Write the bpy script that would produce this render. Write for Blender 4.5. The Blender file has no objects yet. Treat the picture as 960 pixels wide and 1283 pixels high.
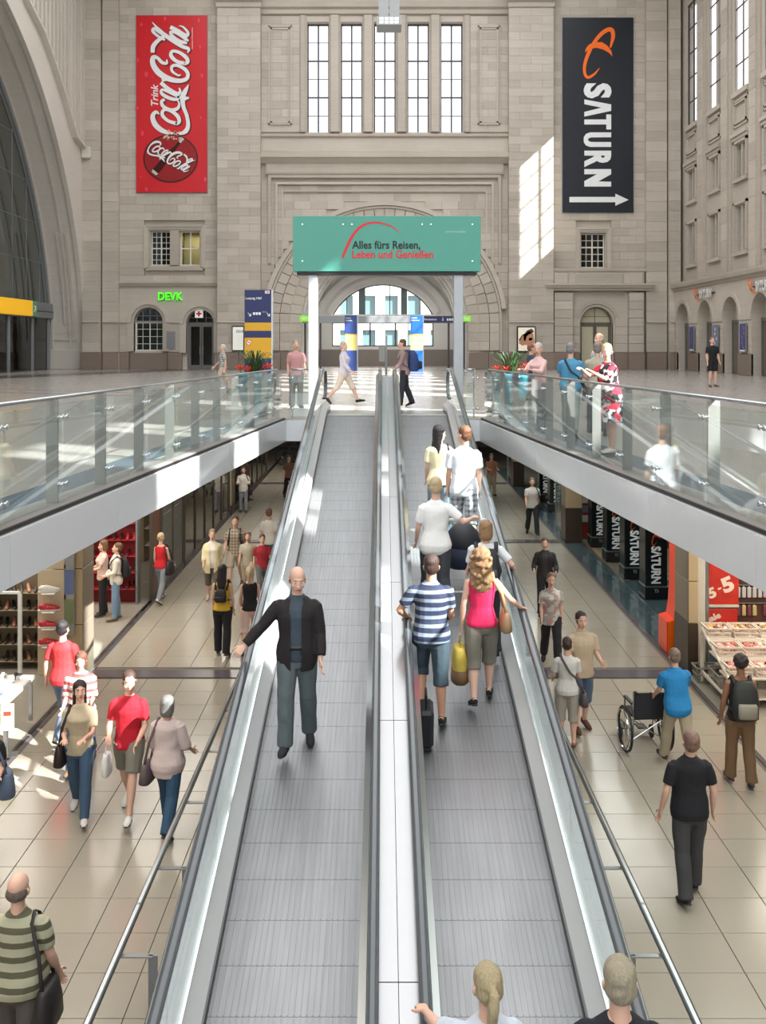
import bpy, math, random
import numpy as np
from mathutils import Vector, Matrix

random.seed(7)
rng = np.random.RandomState(7)
scene = bpy.context.scene
COL = scene.collection
PI = math.pi

# ------------------------------------------------------------------ camera, world, sun, area lights, exposure
F = 1240.0            # focal length in pixels of the 960 x 1283 frame
CAMZ = 1.44           # eye height above the concourse floor (z = 0)
LOW = -4.26           # lower shopping level
cam_data = bpy.data.cameras.new('camera')
cam = bpy.data.objects.new('camera', cam_data)
COL.objects.link(cam)
cam.location = (0, 0, CAMZ)
cam.rotation_euler = (PI / 2, 0, 0)
cam_data.sensor_fit = 'HORIZONTAL'
cam_data.sensor_width = 36.0
cam_data.lens = F / 960 * 36.0
cam_data.shift_y = (433 - 641.5) / 960
cam_data.clip_start = 0.05
cam_data.clip_end = 400
scene.camera = cam

world = bpy.data.worlds.new('world')
scene.world = world
world.use_nodes = True
wn = world.node_tree.nodes
wn['Background'].inputs[0].default_value = (0.86, 0.93, 1.0, 1)
wn['Background'].inputs[1].default_value = 1.9

sun_data = bpy.data.lights.new('sun', 'SUN')
sun_data.energy = 24.0
sun_data.angle = 0.009
sun_data.color = (1.0, 0.97, 0.92)
sun = bpy.data.objects.new('sun', sun_data)
COL.objects.link(sun)
SUNDIR = Vector((-1, 0.67, -0.92)).normalized()
sun.rotation_euler = SUNDIR.to_track_quat('-Z', 'Y').to_euler()
sun.location = (40, -20, 60)


def area(name, loc, sx, sy, power, color=(1, 1, 1), rot=(0, 0, 0), spread=180):
    d = bpy.data.lights.new(name, 'AREA')
    d.shape = 'RECTANGLE'
    d.size = sx
    d.size_y = sy
    d.energy = power
    d.color = color
    d.spread = math.radians(spread)
    o = bpy.data.objects.new(name, d)
    o.location = loc
    o.rotation_euler = rot
    COL.objects.link(o)
    return o


area('roof_skylight', (0, 16, 25.3), 26, 80, 17000, (0.95, 0.975, 1.0))
for sx in (-1, 1):      # ceiling light bands of the lower level galleries
    for yy in (10, 20, 30, 42):
        area('gallery_light', (sx * 4.3, yy, LOW + 3.62), 1.6, 6.5, 135, (1.0, 0.94, 0.84) if sx < 0 else (0.95, 1.0, 0.95))
area('gallery_light', (-4.6, 3, LOW + 3.62), 1.6, 6, 95, (1.0, 0.95, 0.87))
area('gallery_light', (4.6, 3, LOW + 3.62), 1.6, 6, 95, (1.0, 0.93, 0.82))
area('shop_light', (-7.2, 18.5, LOW + 3.4), 3.0, 6, 260, (1.0, 0.93, 0.82))
area('shop_light', (7.2, 15.5, LOW + 3.4), 2.6, 4, 200, (1.0, 0.90, 0.76))
area('shop_light', (7.4, 27, LOW + 3.4), 2.6, 12, 150, (0.9, 0.97, 1.0))
area('shop_light', (-7.4, 33, LOW + 3.4), 2.6, 16, 120, (1.0, 0.93, 0.84))
area('vestibule_light', (0, 65, 5.6), 6, 6, 260, (1.0, 0.98, 0.95))

scene.view_settings.view_transform = 'Standard'
scene.view_settings.look = 'None'
scene.view_settings.gamma = 1.0
scene.view_settings.use_curve_mapping = False
scene.view_settings.exposure = 0.0
try:
    scene.cycles.max_bounces = 10
    scene.cycles.transparent_max_bounces = 24
    scene.cycles.caustics_reflective = False
    scene.cycles.caustics_refractive = False
    scene.cycles.sample_clamp_indirect = 6
    scene.cycles.use_denoising = True
except Exception:
    pass

# ------------------------------------------------------------------ helpers
def lin(c):
    return tuple(((x / 255) / 12.92 if x <= 10 else (((x / 255) + 0.055) / 1.055) ** 2.4) for x in c)


def link(o, parent=None):
    COL.objects.link(o)
    if parent is not None:
        o.parent = parent
    return o


def tag(o, label=None, cat=None, group=None, kind=None):
    if label: o['label'] = label
    if cat: o['category'] = cat
    if group: o['group'] = group
    if kind: o['kind'] = kind
    return o


def empty(name, loc=(0, 0, 0), rz=0, label=None, cat=None, group=None, kind=None):
    o = bpy.data.objects.new(name, None)
    o.empty_display_size = 0.1
    o.location = loc
    o.rotation_euler = (0, 0, rz)
    COL.objects.link(o)
    return tag(o, label, cat, group, kind)


def kids(o):
    return [c for c in bpy.data.objects if c.parent == o]


def copy_tree(o, children=None, parent=None):
    c = o.copy()
    COL.objects.link(c)
    if parent is not None: c.parent = parent
    for ch in (children if children is not None else list(o.children)):
        copy_tree(ch, None, c)
    return c


def gp(px, py, z0=0.0):
    """ground point on a level at height z0, measured in the photograph"""
    Y = F * (CAMZ - z0) / (py - 433)
    return ((px - 480) / F * Y, Y)


def RZ(Y):
    """height of the moving ramp surface"""
    return -4.30 + 0.2121 * Y


def bx_(px): return (px - 480) / (F / 60.0)          # metres on the hall's end wall
def bz_(py): return CAMZ + (433 - py) / (F / 60.0)


class MB:
    def __init__(s):
        s.v = []; s.f = []; s.m = []

    def add(s, verts, faces, mi=0):
        n = len(s.v)
        s.v.extend([tuple(p) for p in verts])
        for fc in faces:
            s.f.append([i + n for i in fc]); s.m.append(mi)
        return s

    def box(s, x0, x1, y0, y1, z0, z1, mi=0):
        if x0 > x1: x0, x1 = x1, x0
        if y0 > y1: y0, y1 = y1, y0
        if z0 > z1: z0, z1 = z1, z0
        v = [(x0, y0, z0), (x1, y0, z0), (x1, y1, z0), (x0, y1, z0), (x0, y0, z1), (x1, y0, z1), (x1, y1, z1), (x0, y1, z1)]
        return s.add(v, [(0, 3, 2, 1), (4, 5, 6, 7), (0, 1, 5, 4), (1, 2, 6, 5), (2, 3, 7, 6), (3, 0, 4, 7)], mi)

    def bbox(s, x0, x1, y0, y1, z0, z1, b=0.01, mi=0):
        """box with chamfered edges"""
        import bmesh
        bm = bmesh.new()
        bmesh.ops.create_cube(bm, size=1)
        for v in bm.verts:
            v.co = Vector(((x0 + x1) / 2 + v.co.x * (x1 - x0), (y0 + y1) / 2 + v.co.y * (y1 - y0), (z0 + z1) / 2 + v.co.z * (z1 - z0)))
        bmesh.ops.bevel(bm, geom=bm.edges[:], offset=b, segments=1, affect='EDGES')
        bm.verts.index_update()
        s.add([v.co for v in bm.verts], [[v.index for v in f.verts] for f in bm.faces], mi)
        bm.free()
        return s

    def tube(s, pts, rad, n=8, cap=True, mi=0, up=None):
        pts = [Vector(p) for p in pts]
        if not isinstance(rad, (list, tuple)): rad = [rad] * len(pts)
        base = len(s.v)
        prev = None
        for i, p in enumerate(pts):
            t = (pts[min(i + 1, len(pts) - 1)] - pts[max(i - 1, 0)])
            t = t.normalized() if t.length > 1e-9 else Vector((0, 0, 1))
            if prev is None:
                a = Vector(up) if up else (Vector((1, 0, 0)) if abs(t.x) < 0.8 else Vector((0, 1, 0)))
            else:
                a = prev
            a = (a - t * a.dot(t))
            if a.length < 1e-6: a = Vector((0, 1, 0)) - t * t.y
            a.normalize()
            b = t.cross(a)
            prev = a
            r = rad[i]
            rx, ry = (r if isinstance(r, (tuple, list)) else (r, r))
            for k in range(n):
                th = 2 * PI * k / n
                s.v.append(tuple(p + a * (math.cos(th) * rx) + b * (math.sin(th) * ry)))
        for i in range(len(pts) - 1):
            for k in range(n):
                k2 = (k + 1) % n
                s.f.append([base + i * n + k, base + i * n + k2, base + (i + 1) * n + k2, base + (i + 1) * n + k]); s.m.append(mi)
        if cap:
            s.f.append([base + k for k in range(n)][::-1]); s.m.append(mi)
            s.f.append([base + (len(pts) - 1) * n + k for k in range(n)]); s.m.append(mi)
        return s

    def rings(s, rows, n=14, mi=0, power=2.0):
        """rows: (cx, cy, z, rx, ry) horizontal super-ellipses"""
        base = len(s.v)
        for (cx, cy, z, rx, ry) in rows:
            for k in range(n):
                th = 2 * PI * k / n
                c, d = math.cos(th), math.sin(th)
                e = 2.0 / power
                s.v.append((cx + rx * math.copysign(abs(c) ** e, c), cy + ry * math.copysign(abs(d) ** e, d), z))
        up = rows[-1][2] > rows[0][2]
        for i in range(len(rows) - 1):
            for k in range(n):
                k2 = (k + 1) % n
                q = [base + i * n + k, base + i * n + k2, base + (i + 1) * n + k2, base + (i + 1) * n + k]
                s.f.append(q if up else q[::-1]); s.m.append(mi)
        a = [base + k for k in range(n)]; b = [base + (len(rows) - 1) * n + k for k in range(n)]
        s.f.append(a[::-1] if up else a); s.m.append(mi)
        s.f.append(b if up else b[::-1]); s.m.append(mi)
        return s

    def ball(s, c, r, n=10, m=6, mi=0):
        if not isinstance(r, (tuple, list)): r = (r, r, r)
        base = len(s.v)
        s.v.append((c[0], c[1], c[2] - r[2]))
        for i in range(1, m):
            ph = PI * i / m - PI / 2
            for k in range(n):
                th = 2 * PI * k / n
                s.v.append((c[0] + r[0] * math.cos(ph) * math.cos(th), c[1] + r[1] * math.cos(ph) * math.sin(th), c[2] + r[2] * math.sin(ph)))
        s.v.append((c[0], c[1], c[2] + r[2]))
        top = len(s.v) - 1
        for k in range(n):
            s.f.append([base, base + 1 + (k + 1) % n, base + 1 + k]); s.m.append(mi)
            for i in range(m - 2):
                a = base + 1 + i * n
                s.f.append([a + k, a + (k + 1) % n, a + n + (k + 1) % n, a + n + k]); s.m.append(mi)
            a = base + 1 + (m - 2) * n
            s.f.append([a + k, a + (k + 1) % n, top]); s.m.append(mi)
        return s

    def sweep(s, prof, path, mi=0, closed=True):
        """prof: closed list of (a, b) offsets; path: list of (origin, axisA, axisB)"""
        base = len(s.v); n = len(prof)
        for (o, A, B) in path:
            o, A, B = Vector(o), Vector(A), Vector(B)
            for (a, b) in prof: s.v.append(tuple(o + A * a + B * b))
        for i in range(len(path) - 1):
            for k in range(n if closed else n - 1):
                k2 = (k + 1) % n
                s.f.append([base + i * n + k, base + i * n + k2, base + (i + 1) * n + k2, base + (i + 1) * n + k]); s.m.append(mi)
        if closed:
            s.f.append([base + k for k in range(n)][::-1]); s.m.append(mi)
            s.f.append([base + (len(path) - 1) * n + k for k in range(n)]); s.m.append(mi)
        return s

    def xf(s, M, start=0):
        s.v[start:] = [tuple(M @ Vector(p)) for p in s.v[start:]]
        return s

    def mesh(s, name, mats, smooth=False):
        me = bpy.data.meshes.new(name)
        me.from_pydata(s.v, [], s.f)
        for m in (mats if isinstance(mats, (list, tuple)) else [mats]): me.materials.append(m)
        if any(s.m): me.polygons.foreach_set('material_index', s.m)
        if smooth: me.polygons.foreach_set('use_smooth', [True] * len(me.polygons))
        me.update()
        return me

    def obj(s, name, mats, parent=None, smooth=False, loc=None):
        o = bpy.data.objects.new(name, s.mesh(name, mats, smooth))
        if loc is not None: o.location = loc
        return link(o, parent)


def put(name, me, parent=None, loc=(0, 0, 0), rot=(0, 0, 0), scale=None):
    o = bpy.data.objects.new(name, me)
    o.location = loc
    o.rotation_euler = rot
    if scale: o.scale = scale
    return link(o, parent)


def fix_normals(o):
    import bmesh
    bm = bmesh.new(); bm.from_mesh(o.data)
    bmesh.ops.recalc_face_normals(bm, faces=bm.faces[:])
    bm.to_mesh(o.data); bm.free()
    return o


def to_pts(me, mb, M, mi=0):
    mb.add([M @ v.co for v in me.vertices], [list(p.vertices) for p in me.polygons], mi)


def plate(mb, loops, o, U, V, N, th, mi=0):
    """filled outline with holes (list of loops of (u, v)), front at o, thickness th away along -N"""
    cu = bpy.data.curves.new('tmp', 'CURVE')
    cu.dimensions = '2D'; cu.fill_mode = 'BOTH'; cu.extrude = th / 2
    for lp in loops:
        sp = cu.splines.new('POLY')
        sp.points.add(len(lp) - 1)
        for i, (u, v) in enumerate(lp): sp.points[i].co = (u, v, 0, 1)
        sp.use_cyclic_u = True
    ob = bpy.data.objects.new('tmp', cu)
    me = ob.to_mesh()
    U, V, N, o = Vector(U), Vector(V), Vector(N), Vector(o)
    M = Matrix(((U.x, V.x, N.x, 0), (U.y, V.y, N.y, 0), (U.z, V.z, N.z, 0), (0, 0, 0, 1)))
    M = Matrix.Translation(o - N * (th / 2)) @ M
    to_pts(me, mb, M, mi)
    ob.to_mesh_clear()
    bpy.data.objects.remove(ob); bpy.data.curves.remove(cu)
    return mb


def text(mb, body, o, U, V, w=None, h=None, bold=0.0, shear=0.0, th=0.01, mi=0, center=False, res=3):
    """writing whose lower left corner is o, along U, upright along V; fitted to w x h"""
    cu = bpy.data.curves.new('tmp', 'FONT')
    cu.body = body; cu.size = 1; cu.extrude = 0.0; cu.offset = bold; cu.shear = shear; cu.resolution_u = res
    ob = bpy.data.objects.new('tmp', cu)
    me = ob.to_mesh()
    xs = [v.co.x for v in me.vertices]; ys = [v.co.y for v in me.vertices]
    if not xs:
        return mb
    x0, x1, y0, y1 = min(xs), max(xs), min(ys), max(ys)
    sw = (w / (x1 - x0)) if w else None
    sh = (h / (y1 - y0)) if h else sw
    if sw is None: sw = sh
    U, V = Vector(U).normalized(), Vector(V).normalized()
    N = U.cross(V)
    o = Vector(o)
    if center: o = o - U * ((x1 - x0) * sw / 2) - V * ((y1 - y0) * sh / 2)
    vs = [o + U * ((v.co.x - x0) * sw) + V * ((v.co.y - y0) * sh) + N * th for v in me.vertices]
    fs = [list(p.vertices) for p in me.polygons]
    mb.add(vs, fs, mi)
    ob.to_mesh_clear()
    bpy.data.objects.remove(ob); bpy.data.curves.remove(cu)
    return mb


def ribbon(mb, pts, o, U, V, th=0.01, mi=0, sm=6):
    """brush stroke: pts (u, v, width) smoothed by Catmull-Rom, drawn on the plane o/U/V"""
    P = [np.array(p, float) for p in pts]
    out = []
    for i in range(len(P) - 1):
        p0, p1, p2, p3 = P[max(i - 1, 0)], P[i], P[i + 1], P[min(i + 2, len(P) - 1)]
        for k in range(sm):
            t = k / sm
            out.append(0.5 * ((2 * p1) + (-p0 + p2) * t + (2 * p0 - 5 * p1 + 4 * p2 - p3) * t * t + (-p0 + 3 * p1 - 3 * p2 + p3) * t ** 3))
    out.append(P[-1])
    U, V, o = Vector(U), Vector(V), Vector(o)
    N = U.cross(V).normalized()
    L = []
    for i, p in enumerate(out):
        a = out[max(i - 1, 0)]; b = out[min(i + 1, len(out) - 1)]
        d = b[:2] - a[:2]
        d = d / (np.linalg.norm(d) + 1e-9)
        n = np.array([-d[1], d[0]]) * abs(p[2]) / 2
        for sgn in (1, -1):
            q = p[:2] + n * sgn
            L.append(o + U * q[0] + V * q[1] + N * th)
    mb.add(L, [(2 * i, 2 * i + 1, 2 * i + 3, 2 * i + 2) for i in range(len(out) - 1)], mi)
    return mb


def arch_loop(u0, u1, v0, vs, n=20, ry=None):
    """door-shaped outline: straight jambs to vs, then a half ellipse"""
    c = (u0 + u1) / 2; r = (u1 - u0) / 2
    ry = ry or r
    return [(u0, v0), (u1, v0)] + [(c + r * math.cos(PI * k / n), vs + ry * math.sin(PI * k / n)) for k in range(n + 1)]


def rect(u0, u1, v0, v1): return [(u0, v0), (u1, v0), (u1, v1), (u0, v1)]


# ------------------------------------------------------------------ materials
MATS = {}


def nt(name):
    m = bpy.data.materials.new(name)
    m.use_nodes = True
    t = m.node_tree
    return m, t, t.nodes['Principled BSDF']


def N(t, typ, **kw):
    n = t.nodes.new(typ)
    for k, v in kw.items():
        if k.startswith('_'): setattr(n, k[1:], v)
        else: n.inputs[k.replace('_', ' ')].default_value = v
    return n


def L(t, a, b): t.links.new(a, b)


def plain(name, rgb, rough=0.6, metal=0.0, vary=0.08, scale=6.0, bump=0.0, bscale=40, emit=0, spec=None, coat=0, coord='Object'):
    """smooth painted / cloth / metal surface with slight tone variation"""
    if name in MATS: return MATS[name]
    m, t, p = nt(name)
    c = lin(rgb)
    p.inputs['Roughness'].default_value = rough
    p.inputs['Metallic'].default_value = metal
    if spec is not None: p.inputs['Specular IOR Level'].default_value = spec
    if coat: p.inputs['Coat Weight'].default_value = coat
    tc = N(t, 'ShaderNodeTexCoord')
    nz = N(t, 'ShaderNodeTexNoise', Scale=scale, Detail=3.0)
    L(t, tc.outputs[coord], nz.inputs['Vector'])
    mx = N(t, 'ShaderNodeMix', _data_type='RGBA')
    mx.inputs[6].default_value = tuple(x * (1 - vary) for x in c) + (1,)
    mx.inputs[7].default_value = tuple(min(1, x * (1 + vary)) for x in c) + (1,)
    L(t, nz.outputs[0], mx.inputs[0])
    L(t, mx.outputs[2], p.inputs['Base Color'])
    if bump:
        n2 = N(t, 'ShaderNodeTexNoise', Scale=bscale, Detail=4.0)
        L(t, tc.outputs[coord], n2.inputs['Vector'])
        b = N(t, 'ShaderNodeBump', Strength=bump, Distance=0.01)
        L(t, n2.outputs[0], b.inputs['Height']); L(t, b.outputs[0], p.inputs['Normal'])
    if emit:
        L(t, mx.outputs[2], p.inputs['Emission Color'])
        p.inputs['Emission Strength'].default_value = emit
    MATS[name] = m
    return m


def stone(name, rgb, vary=0.22, rough=0.75, streak=0.25, grain=14.0, island=0.5):
    if name in MATS: return MATS[name]
    m, t, p = nt(name)
    c = np.array(lin(rgb))
    p.inputs['Roughness'].default_value = rough
    p.inputs['Specular IOR Level'].default_value = 0.3
    geo = N(t, 'ShaderNodeNewGeometry')
    oi = N(t, 'ShaderNodeObjectInfo')
    n1 = N(t, 'ShaderNodeTexNoise', Scale=0.35, Detail=5.0, Roughness=0.65)
    L(t, geo.outputs['Position'], n1.inputs['Vector'])
    mp = N(t, 'ShaderNodeMapping'); mp.inputs['Scale'].default_value = (0.5, 0.5, 9.0)
    L(t, geo.outputs['Position'], mp.inputs['Vector'])
    n2 = N(t, 'ShaderNodeTexNoise', Scale=1.1, Detail=4.0)
    L(t, mp.outputs[0], n2.inputs['Vector'])
    n3 = N(t, 'ShaderNodeTexNoise', Scale=grain, Detail=3.0)
    L(t, geo.outputs['Position'], n3.inputs['Vector'])
    # block tone: random per island plus random per object
    a = N(t, 'ShaderNodeMath', _operation='ADD'); L(t, geo.outputs['Random Per Island'], a.inputs[0]); L(t, oi.outputs['Random'], a.inputs[1])
    fr = N(t, 'ShaderNodeMath', _operation='FRACT'); L(t, a.outputs[0], fr.inputs[0])
    s = None
    for out, w in ((n1.outputs[0], 0.9), (n2.outputs[0], streak * 2), (n3.outputs[0], 0.35), (fr.outputs[0], island)):
        mm = N(t, 'ShaderNodeMath', _operation='MULTIPLY_ADD'); mm.inputs[1].default_value = w
        L(t, out, mm.inputs[0])
        if s is None: mm.inputs[2].default_value = -0.5 * (0.9 + streak * 2 + 0.35 + island) + 0.5
        else: L(t, s, mm.inputs[2])
        s = mm.outputs[0]
    mx = N(t, 'ShaderNodeMix', _data_type='RGBA')
    lo = c * (1 - vary) * np.array([1.02, 1, .97]); hi = c * (1 + vary) * np.array([1.0, .99, .99])
    mx.inputs[6].default_value = tuple(lo) + (1,)
    mx.inputs[7].default_value = tuple(np.minimum(hi, 1)) + (1,)
    L(t, s, mx.inputs[0]); L(t, mx.outputs[2], p.inputs['Base Color'])
    b = N(t, 'ShaderNodeBump', Strength=0.25, Distance=0.01)
    L(t, n3.outputs[0], b.inputs['Height']); L(t, b.outputs[0], p.inputs['Normal'])
    MATS[name] = m
    return m


def glass(name, tint=(0.90, 0.97, 0.95), refl=1.0, rough=0.0, ior=1.5, base=0.0):
    """thin architectural glass: tinted see-through plus Fresnel mirror"""
    if name in MATS: return MATS[name]
    m, t, p = nt(name)
    t.nodes.remove(p)
    out = t.nodes['Material Output']
    tr = N(t, 'ShaderNodeBsdfTransparent'); tr.inputs[0].default_value = tint + (1,)
    gl = N(t, 'ShaderNodeBsdfGlossy'); gl.inputs['Color'].default_value = (1, 1, 1, 1); gl.inputs['Roughness'].default_value = rough
    geo = N(t, 'ShaderNodeNewGeometry')
    dt = N(t, 'ShaderNodeVectorMath', _operation='DOT_PRODUCT'); L(t, geo.outputs['Incoming'], dt.inputs[0]); L(t, geo.outputs['Normal'], dt.inputs[1])
    ab = N(t, 'ShaderNodeMath', _operation='ABSOLUTE'); L(t, dt.outputs['Value'], ab.inputs[0])
    iv = N(t, 'ShaderNodeMath', _operation='SUBTRACT', _use_clamp=True); iv.inputs[0].default_value = 1; L(t, ab.outputs[0], iv.inputs[1])
    pw = N(t, 'ShaderNodeMath', _operation='POWER'); pw.inputs[1].default_value = 5; L(t, iv.outputs[0], pw.inputs[0])
    mm = N(t, 'ShaderNodeMath', _operation='MULTIPLY_ADD', _use_clamp=True); mm.inputs[1].default_value = 0.96 * min(refl, 1); mm.inputs[2].default_value = 0.04 * refl + base
    L(t, pw.outputs[0], mm.inputs[0])
    ms = N(t, 'ShaderNodeMixShader')
    L(t, mm.outputs[0], ms.inputs[0]); L(t, tr.outputs[0], ms.inputs[1]); L(t, gl.outputs[0], ms.inputs[2])
    L(t, ms.outputs[0], out.inputs['Surface'])
    MATS[name] = m
    return m


def pattern_mat(name, kind, cols, rough=0.8, scale=1.0):
    """woven cloth patterns: stripes, plaid, floral, vertical stripes"""
    if name in MATS: return MATS[name]
    m, t, p = nt(name)
    p.inputs['Roughness'].default_value = rough
    tc = N(t, 'ShaderNodeTexCoord')
    sp = N(t, 'ShaderNodeSeparateXYZ'); L(t, tc.outputs['Object'], sp.inputs[0])
    c = [lin(x) + (1,) for x in cols]

    def band(src, freq, width, phase=0.0):
        a = N(t, 'ShaderNodeMath', _operation='MULTIPLY_ADD'); a.inputs[1].default_value = freq; a.inputs[2].default_value = 100 + phase
        L(t, src, a.inputs[0])
        f = N(t, 'ShaderNodeMath', _operation='FRACT'); L(t, a.outputs[0], f.inputs[0])
        g = N(t, 'ShaderNodeMath', _operation='LESS_THAN'); g.inputs[1].default_value = width; L(t, f.outputs[0], g.inputs[0])
        return g.outputs[0]

    def mix(fac, a, b):
        mx = N(t, 'ShaderNodeMix', _data_type='RGBA')
        L(t, fac, mx.inputs[0])
        for i, q in ((6, a), (7, b)):
            if isinstance(q, tuple): mx.inputs[i].default_value = q
            else: L(t, q, mx.inputs[i])
        return mx.outputs[2]
    if kind == 'stripes':
        col = mix(band(sp.outputs['Z'], 13 * scale, 0.42), c[0], c[1])
    elif kind == 'vstripes':
        col = mix(band(sp.outputs['X'], 30 * scale, 0.4), c[0], c[1])
    elif kind == 'plaid':
        a = band(sp.outputs['Z'], 14 * scale, 0.45); b = band(sp.outputs['X'], 14 * scale, 0.45)
        ad = N(t, 'ShaderNodeMath', _operation='ADD'); L(t, a, ad.inputs[0]); L(t, b, ad.inputs[1])
        hf = N(t, 'ShaderNodeMath', _operation='MULTIPLY'); hf.inputs[1].default_value = 0.5; L(t, ad.outputs[0], hf.inputs[0])
        col = mix(hf.outputs[0], c[0], c[1])
    else:
        vo = N(t, 'ShaderNodeTexNoise', Scale=11 * scale, Detail=1.0); L(t, tc.outputs['Object'], vo.inputs['Vector'])
        v2 = N(t, 'ShaderNodeTexNoise', Scale=9 * scale, Detail=0.5)
        mp = N(t, 'ShaderNodeMapping'); mp.inputs['Location'].default_value = (3, 7, 1); L(t, tc.outputs['Object'], mp.inputs[0]); L(t, mp.outputs[0], v2.inputs['Vector'])
        g = N(t, 'ShaderNodeMath', _operation='GREATER_THAN'); g.inputs[1].default_value = 0.54; L(t, vo.outputs[0], g.inputs[0])
        g2 = N(t, 'ShaderNodeMath', _operation='GREATER_THAN'); g2.inputs[1].default_value = 0.56; L(t, v2.outputs[0], g2.inputs[0])
        col = mix(g2.outputs[0], mix(g.outputs[0], c[0], c[1]), c[2])
    L(t, col, p.inputs['Base Color'])
    MATS[name] = m
    return m


M_STONE = stone('limestone', (187, 179, 168))
M_STONE_L = stone('pale limestone', (200, 195, 186), vary=0.14)
M_VEST = stone('grey white vault stone', (214, 213, 209), vary=0.08)
M_PLINTH = stone('brown granite', (136, 122, 112), vary=0.18, rough=0.45)
M_STEEL = plain('brushed steel', (176, 180, 182), 0.28, 0.95, 0.05)
M_STEEL_D = plain('grey painted steel', (142, 146, 148), 0.4, 0.4, 0.05)
M_CHROME = plain('polished steel', (215, 218, 220), 0.09, 1.0, 0.02)
M_FASCIA = plain('white enamel', (228, 231, 235), 0.22, 0.0, 0.02, coat=0.3)
M_RUBBER = plain('black rubber', (44, 48, 50), 0.32, 0.0, 0.1)
M_BLACK = plain('black', (22, 22, 24), 0.5)
M_GLASS = glass('clear green glass', (0.935, 0.975, 0.965), 1.2, base=0.005)
M_PANE = glass('window pane', (0.97, 0.98, 0.99), 0.8)
M_DARKGL = glass('dim pane', (0.30, 0.33, 0.34), 1.0)
M_WHITE = plain('white paint', (235, 235, 232), 0.5)
# ------------------------------------------------------------------ floors
def floor_mat(name, rgb, rough=0.16, vary=0.10, speck=0.12):
    if name in MATS: return MATS[name]
    m, t, p = nt(name)
    c = np.array(lin(rgb))
    p.inputs['Roughness'].default_value = rough
    geo = N(t, 'ShaderNodeNewGeometry'); oi = N(t, 'ShaderNodeObjectInfo')
    n1 = N(t, 'ShaderNodeTexNoise', Scale=0.8, Detail=4.0); L(t, geo.outputs['Position'], n1.inputs[0])
    n2 = N(t, 'ShaderNodeTexNoise', Scale=55.0, Detail=2.0); L(t, geo.outputs['Position'], n2.inputs[0])
    a = N(t, 'ShaderNodeMath', _operation='ADD'); L(t, geo.outputs['Random Per Island'], a.inputs[0]); L(t, oi.outputs['Random'], a.inputs[1])
    fr = N(t, 'ShaderNodeMath', _operation='FRACT'); L(t, a.outputs[0], fr.inputs[0])
    s1 = N(t, 'ShaderNodeMath', _operation='MULTIPLY_ADD'); s1.inputs[1].default_value = .5; s1.inputs[2].default_value = -.05; L(t, n1.outputs[0], s1.inputs[0])
    s2 = N(t, 'ShaderNodeMath', _operation='MULTIPLY_ADD'); s2.inputs[1].default_value = .3; L(t, fr.outputs[0], s2.inputs[0]); L(t, s1.outputs[0], s2.inputs[2])
    s3 = N(t, 'ShaderNodeMath', _operation='MULTIPLY_ADD'); s3.inputs[1].default_value = speck * 3; L(t, n2.outputs[0], s3.inputs[0]); L(t, s2.outputs[0], s3.inputs[2])
    mx = N(t, 'ShaderNodeMix', _data_type='RGBA')
    mx.inputs[6].default_value = tuple(c * (1 - vary)) + (1,); mx.inputs[7].default_value = tuple(np.minimum(c * (1 + vary), 1)) + (1,)
    L(t, s3.outputs[0], mx.inputs[0]); L(t, mx.outputs[2], p.inputs['Base Color'])
    n4 = N(t, 'ShaderNodeTexNoise', Scale=3.0, Detail=3.0); L(t, geo.outputs['Position'], n4.inputs[0])
    r = N(t, 'ShaderNodeMath', _operation='MULTIPLY_ADD'); r.inputs[1].default_value = .12; r.inputs[2].default_value = rough - .06
    L(t, n4.outputs[0], r.inputs[0]); L(t, r.outputs[0], p.inputs['Roughness'])
    MATS[name] = m
    return m


M_TILE = floor_mat('beige terrazzo tile', (163, 155, 141), 0.20)
M_JOINT = plain('tile joint', (104, 96, 86), .8)
M_STRIP = floor_mat('dark purple grey stone', (92, 86, 92), .2)
M_UP = floor_mat('polished concourse stone', (172, 167, 162), 0.20, 0.08, .08)
M_UPD = floor_mat('dark concourse inlay', (104, 100, 98), 0.18)
M_BLUE = floor_mat('blue grey edge band', (96, 112, 126), 0.16)
M_CURB = floor_mat('grey granite curb', (142, 138, 136), 0.35)
M_TEAL = floor_mat('dark teal stone', (70, 86, 90), 0.10)

YE = 19.4           # far edge of the opening in the concourse floor


def XE(Y): return 2.92 - 0.0845 * (Y - 7.55)      # half width of the opening


# lower floor: a joint-coloured bed and one tile after the other
fl = MB().box(-11, 11, -3, 56, LOW - .12, LOW - .014).obj('floor_lower', M_JOINT)
tag(fl, kind='structure')
TS = 0.61


def tile_mesh(mat):
    m = MB(); h = TS / 2 - .004; q = TS / 2 - .0065
    m.add([(-h, -h, -.014), (h, -h, -.014), (h, h, -.014), (-h, h, -.014), (-h, -h, -.002), (h, -h, -.002), (h, h, -.002), (-h, h, -.002), (-q, -q, 0), (q, -q, 0), (q, q, 0), (-q, q, 0)],
          [(0, 1, 5, 4), (1, 2, 6, 5), (2, 3, 7, 6), (3, 0, 4, 7), (4, 5, 9, 8), (5, 6, 10, 9), (6, 7, 11, 10), (7, 4, 8, 11), (8, 9, 10, 11)])
    return m.mesh('floor_tile', mat)


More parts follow.
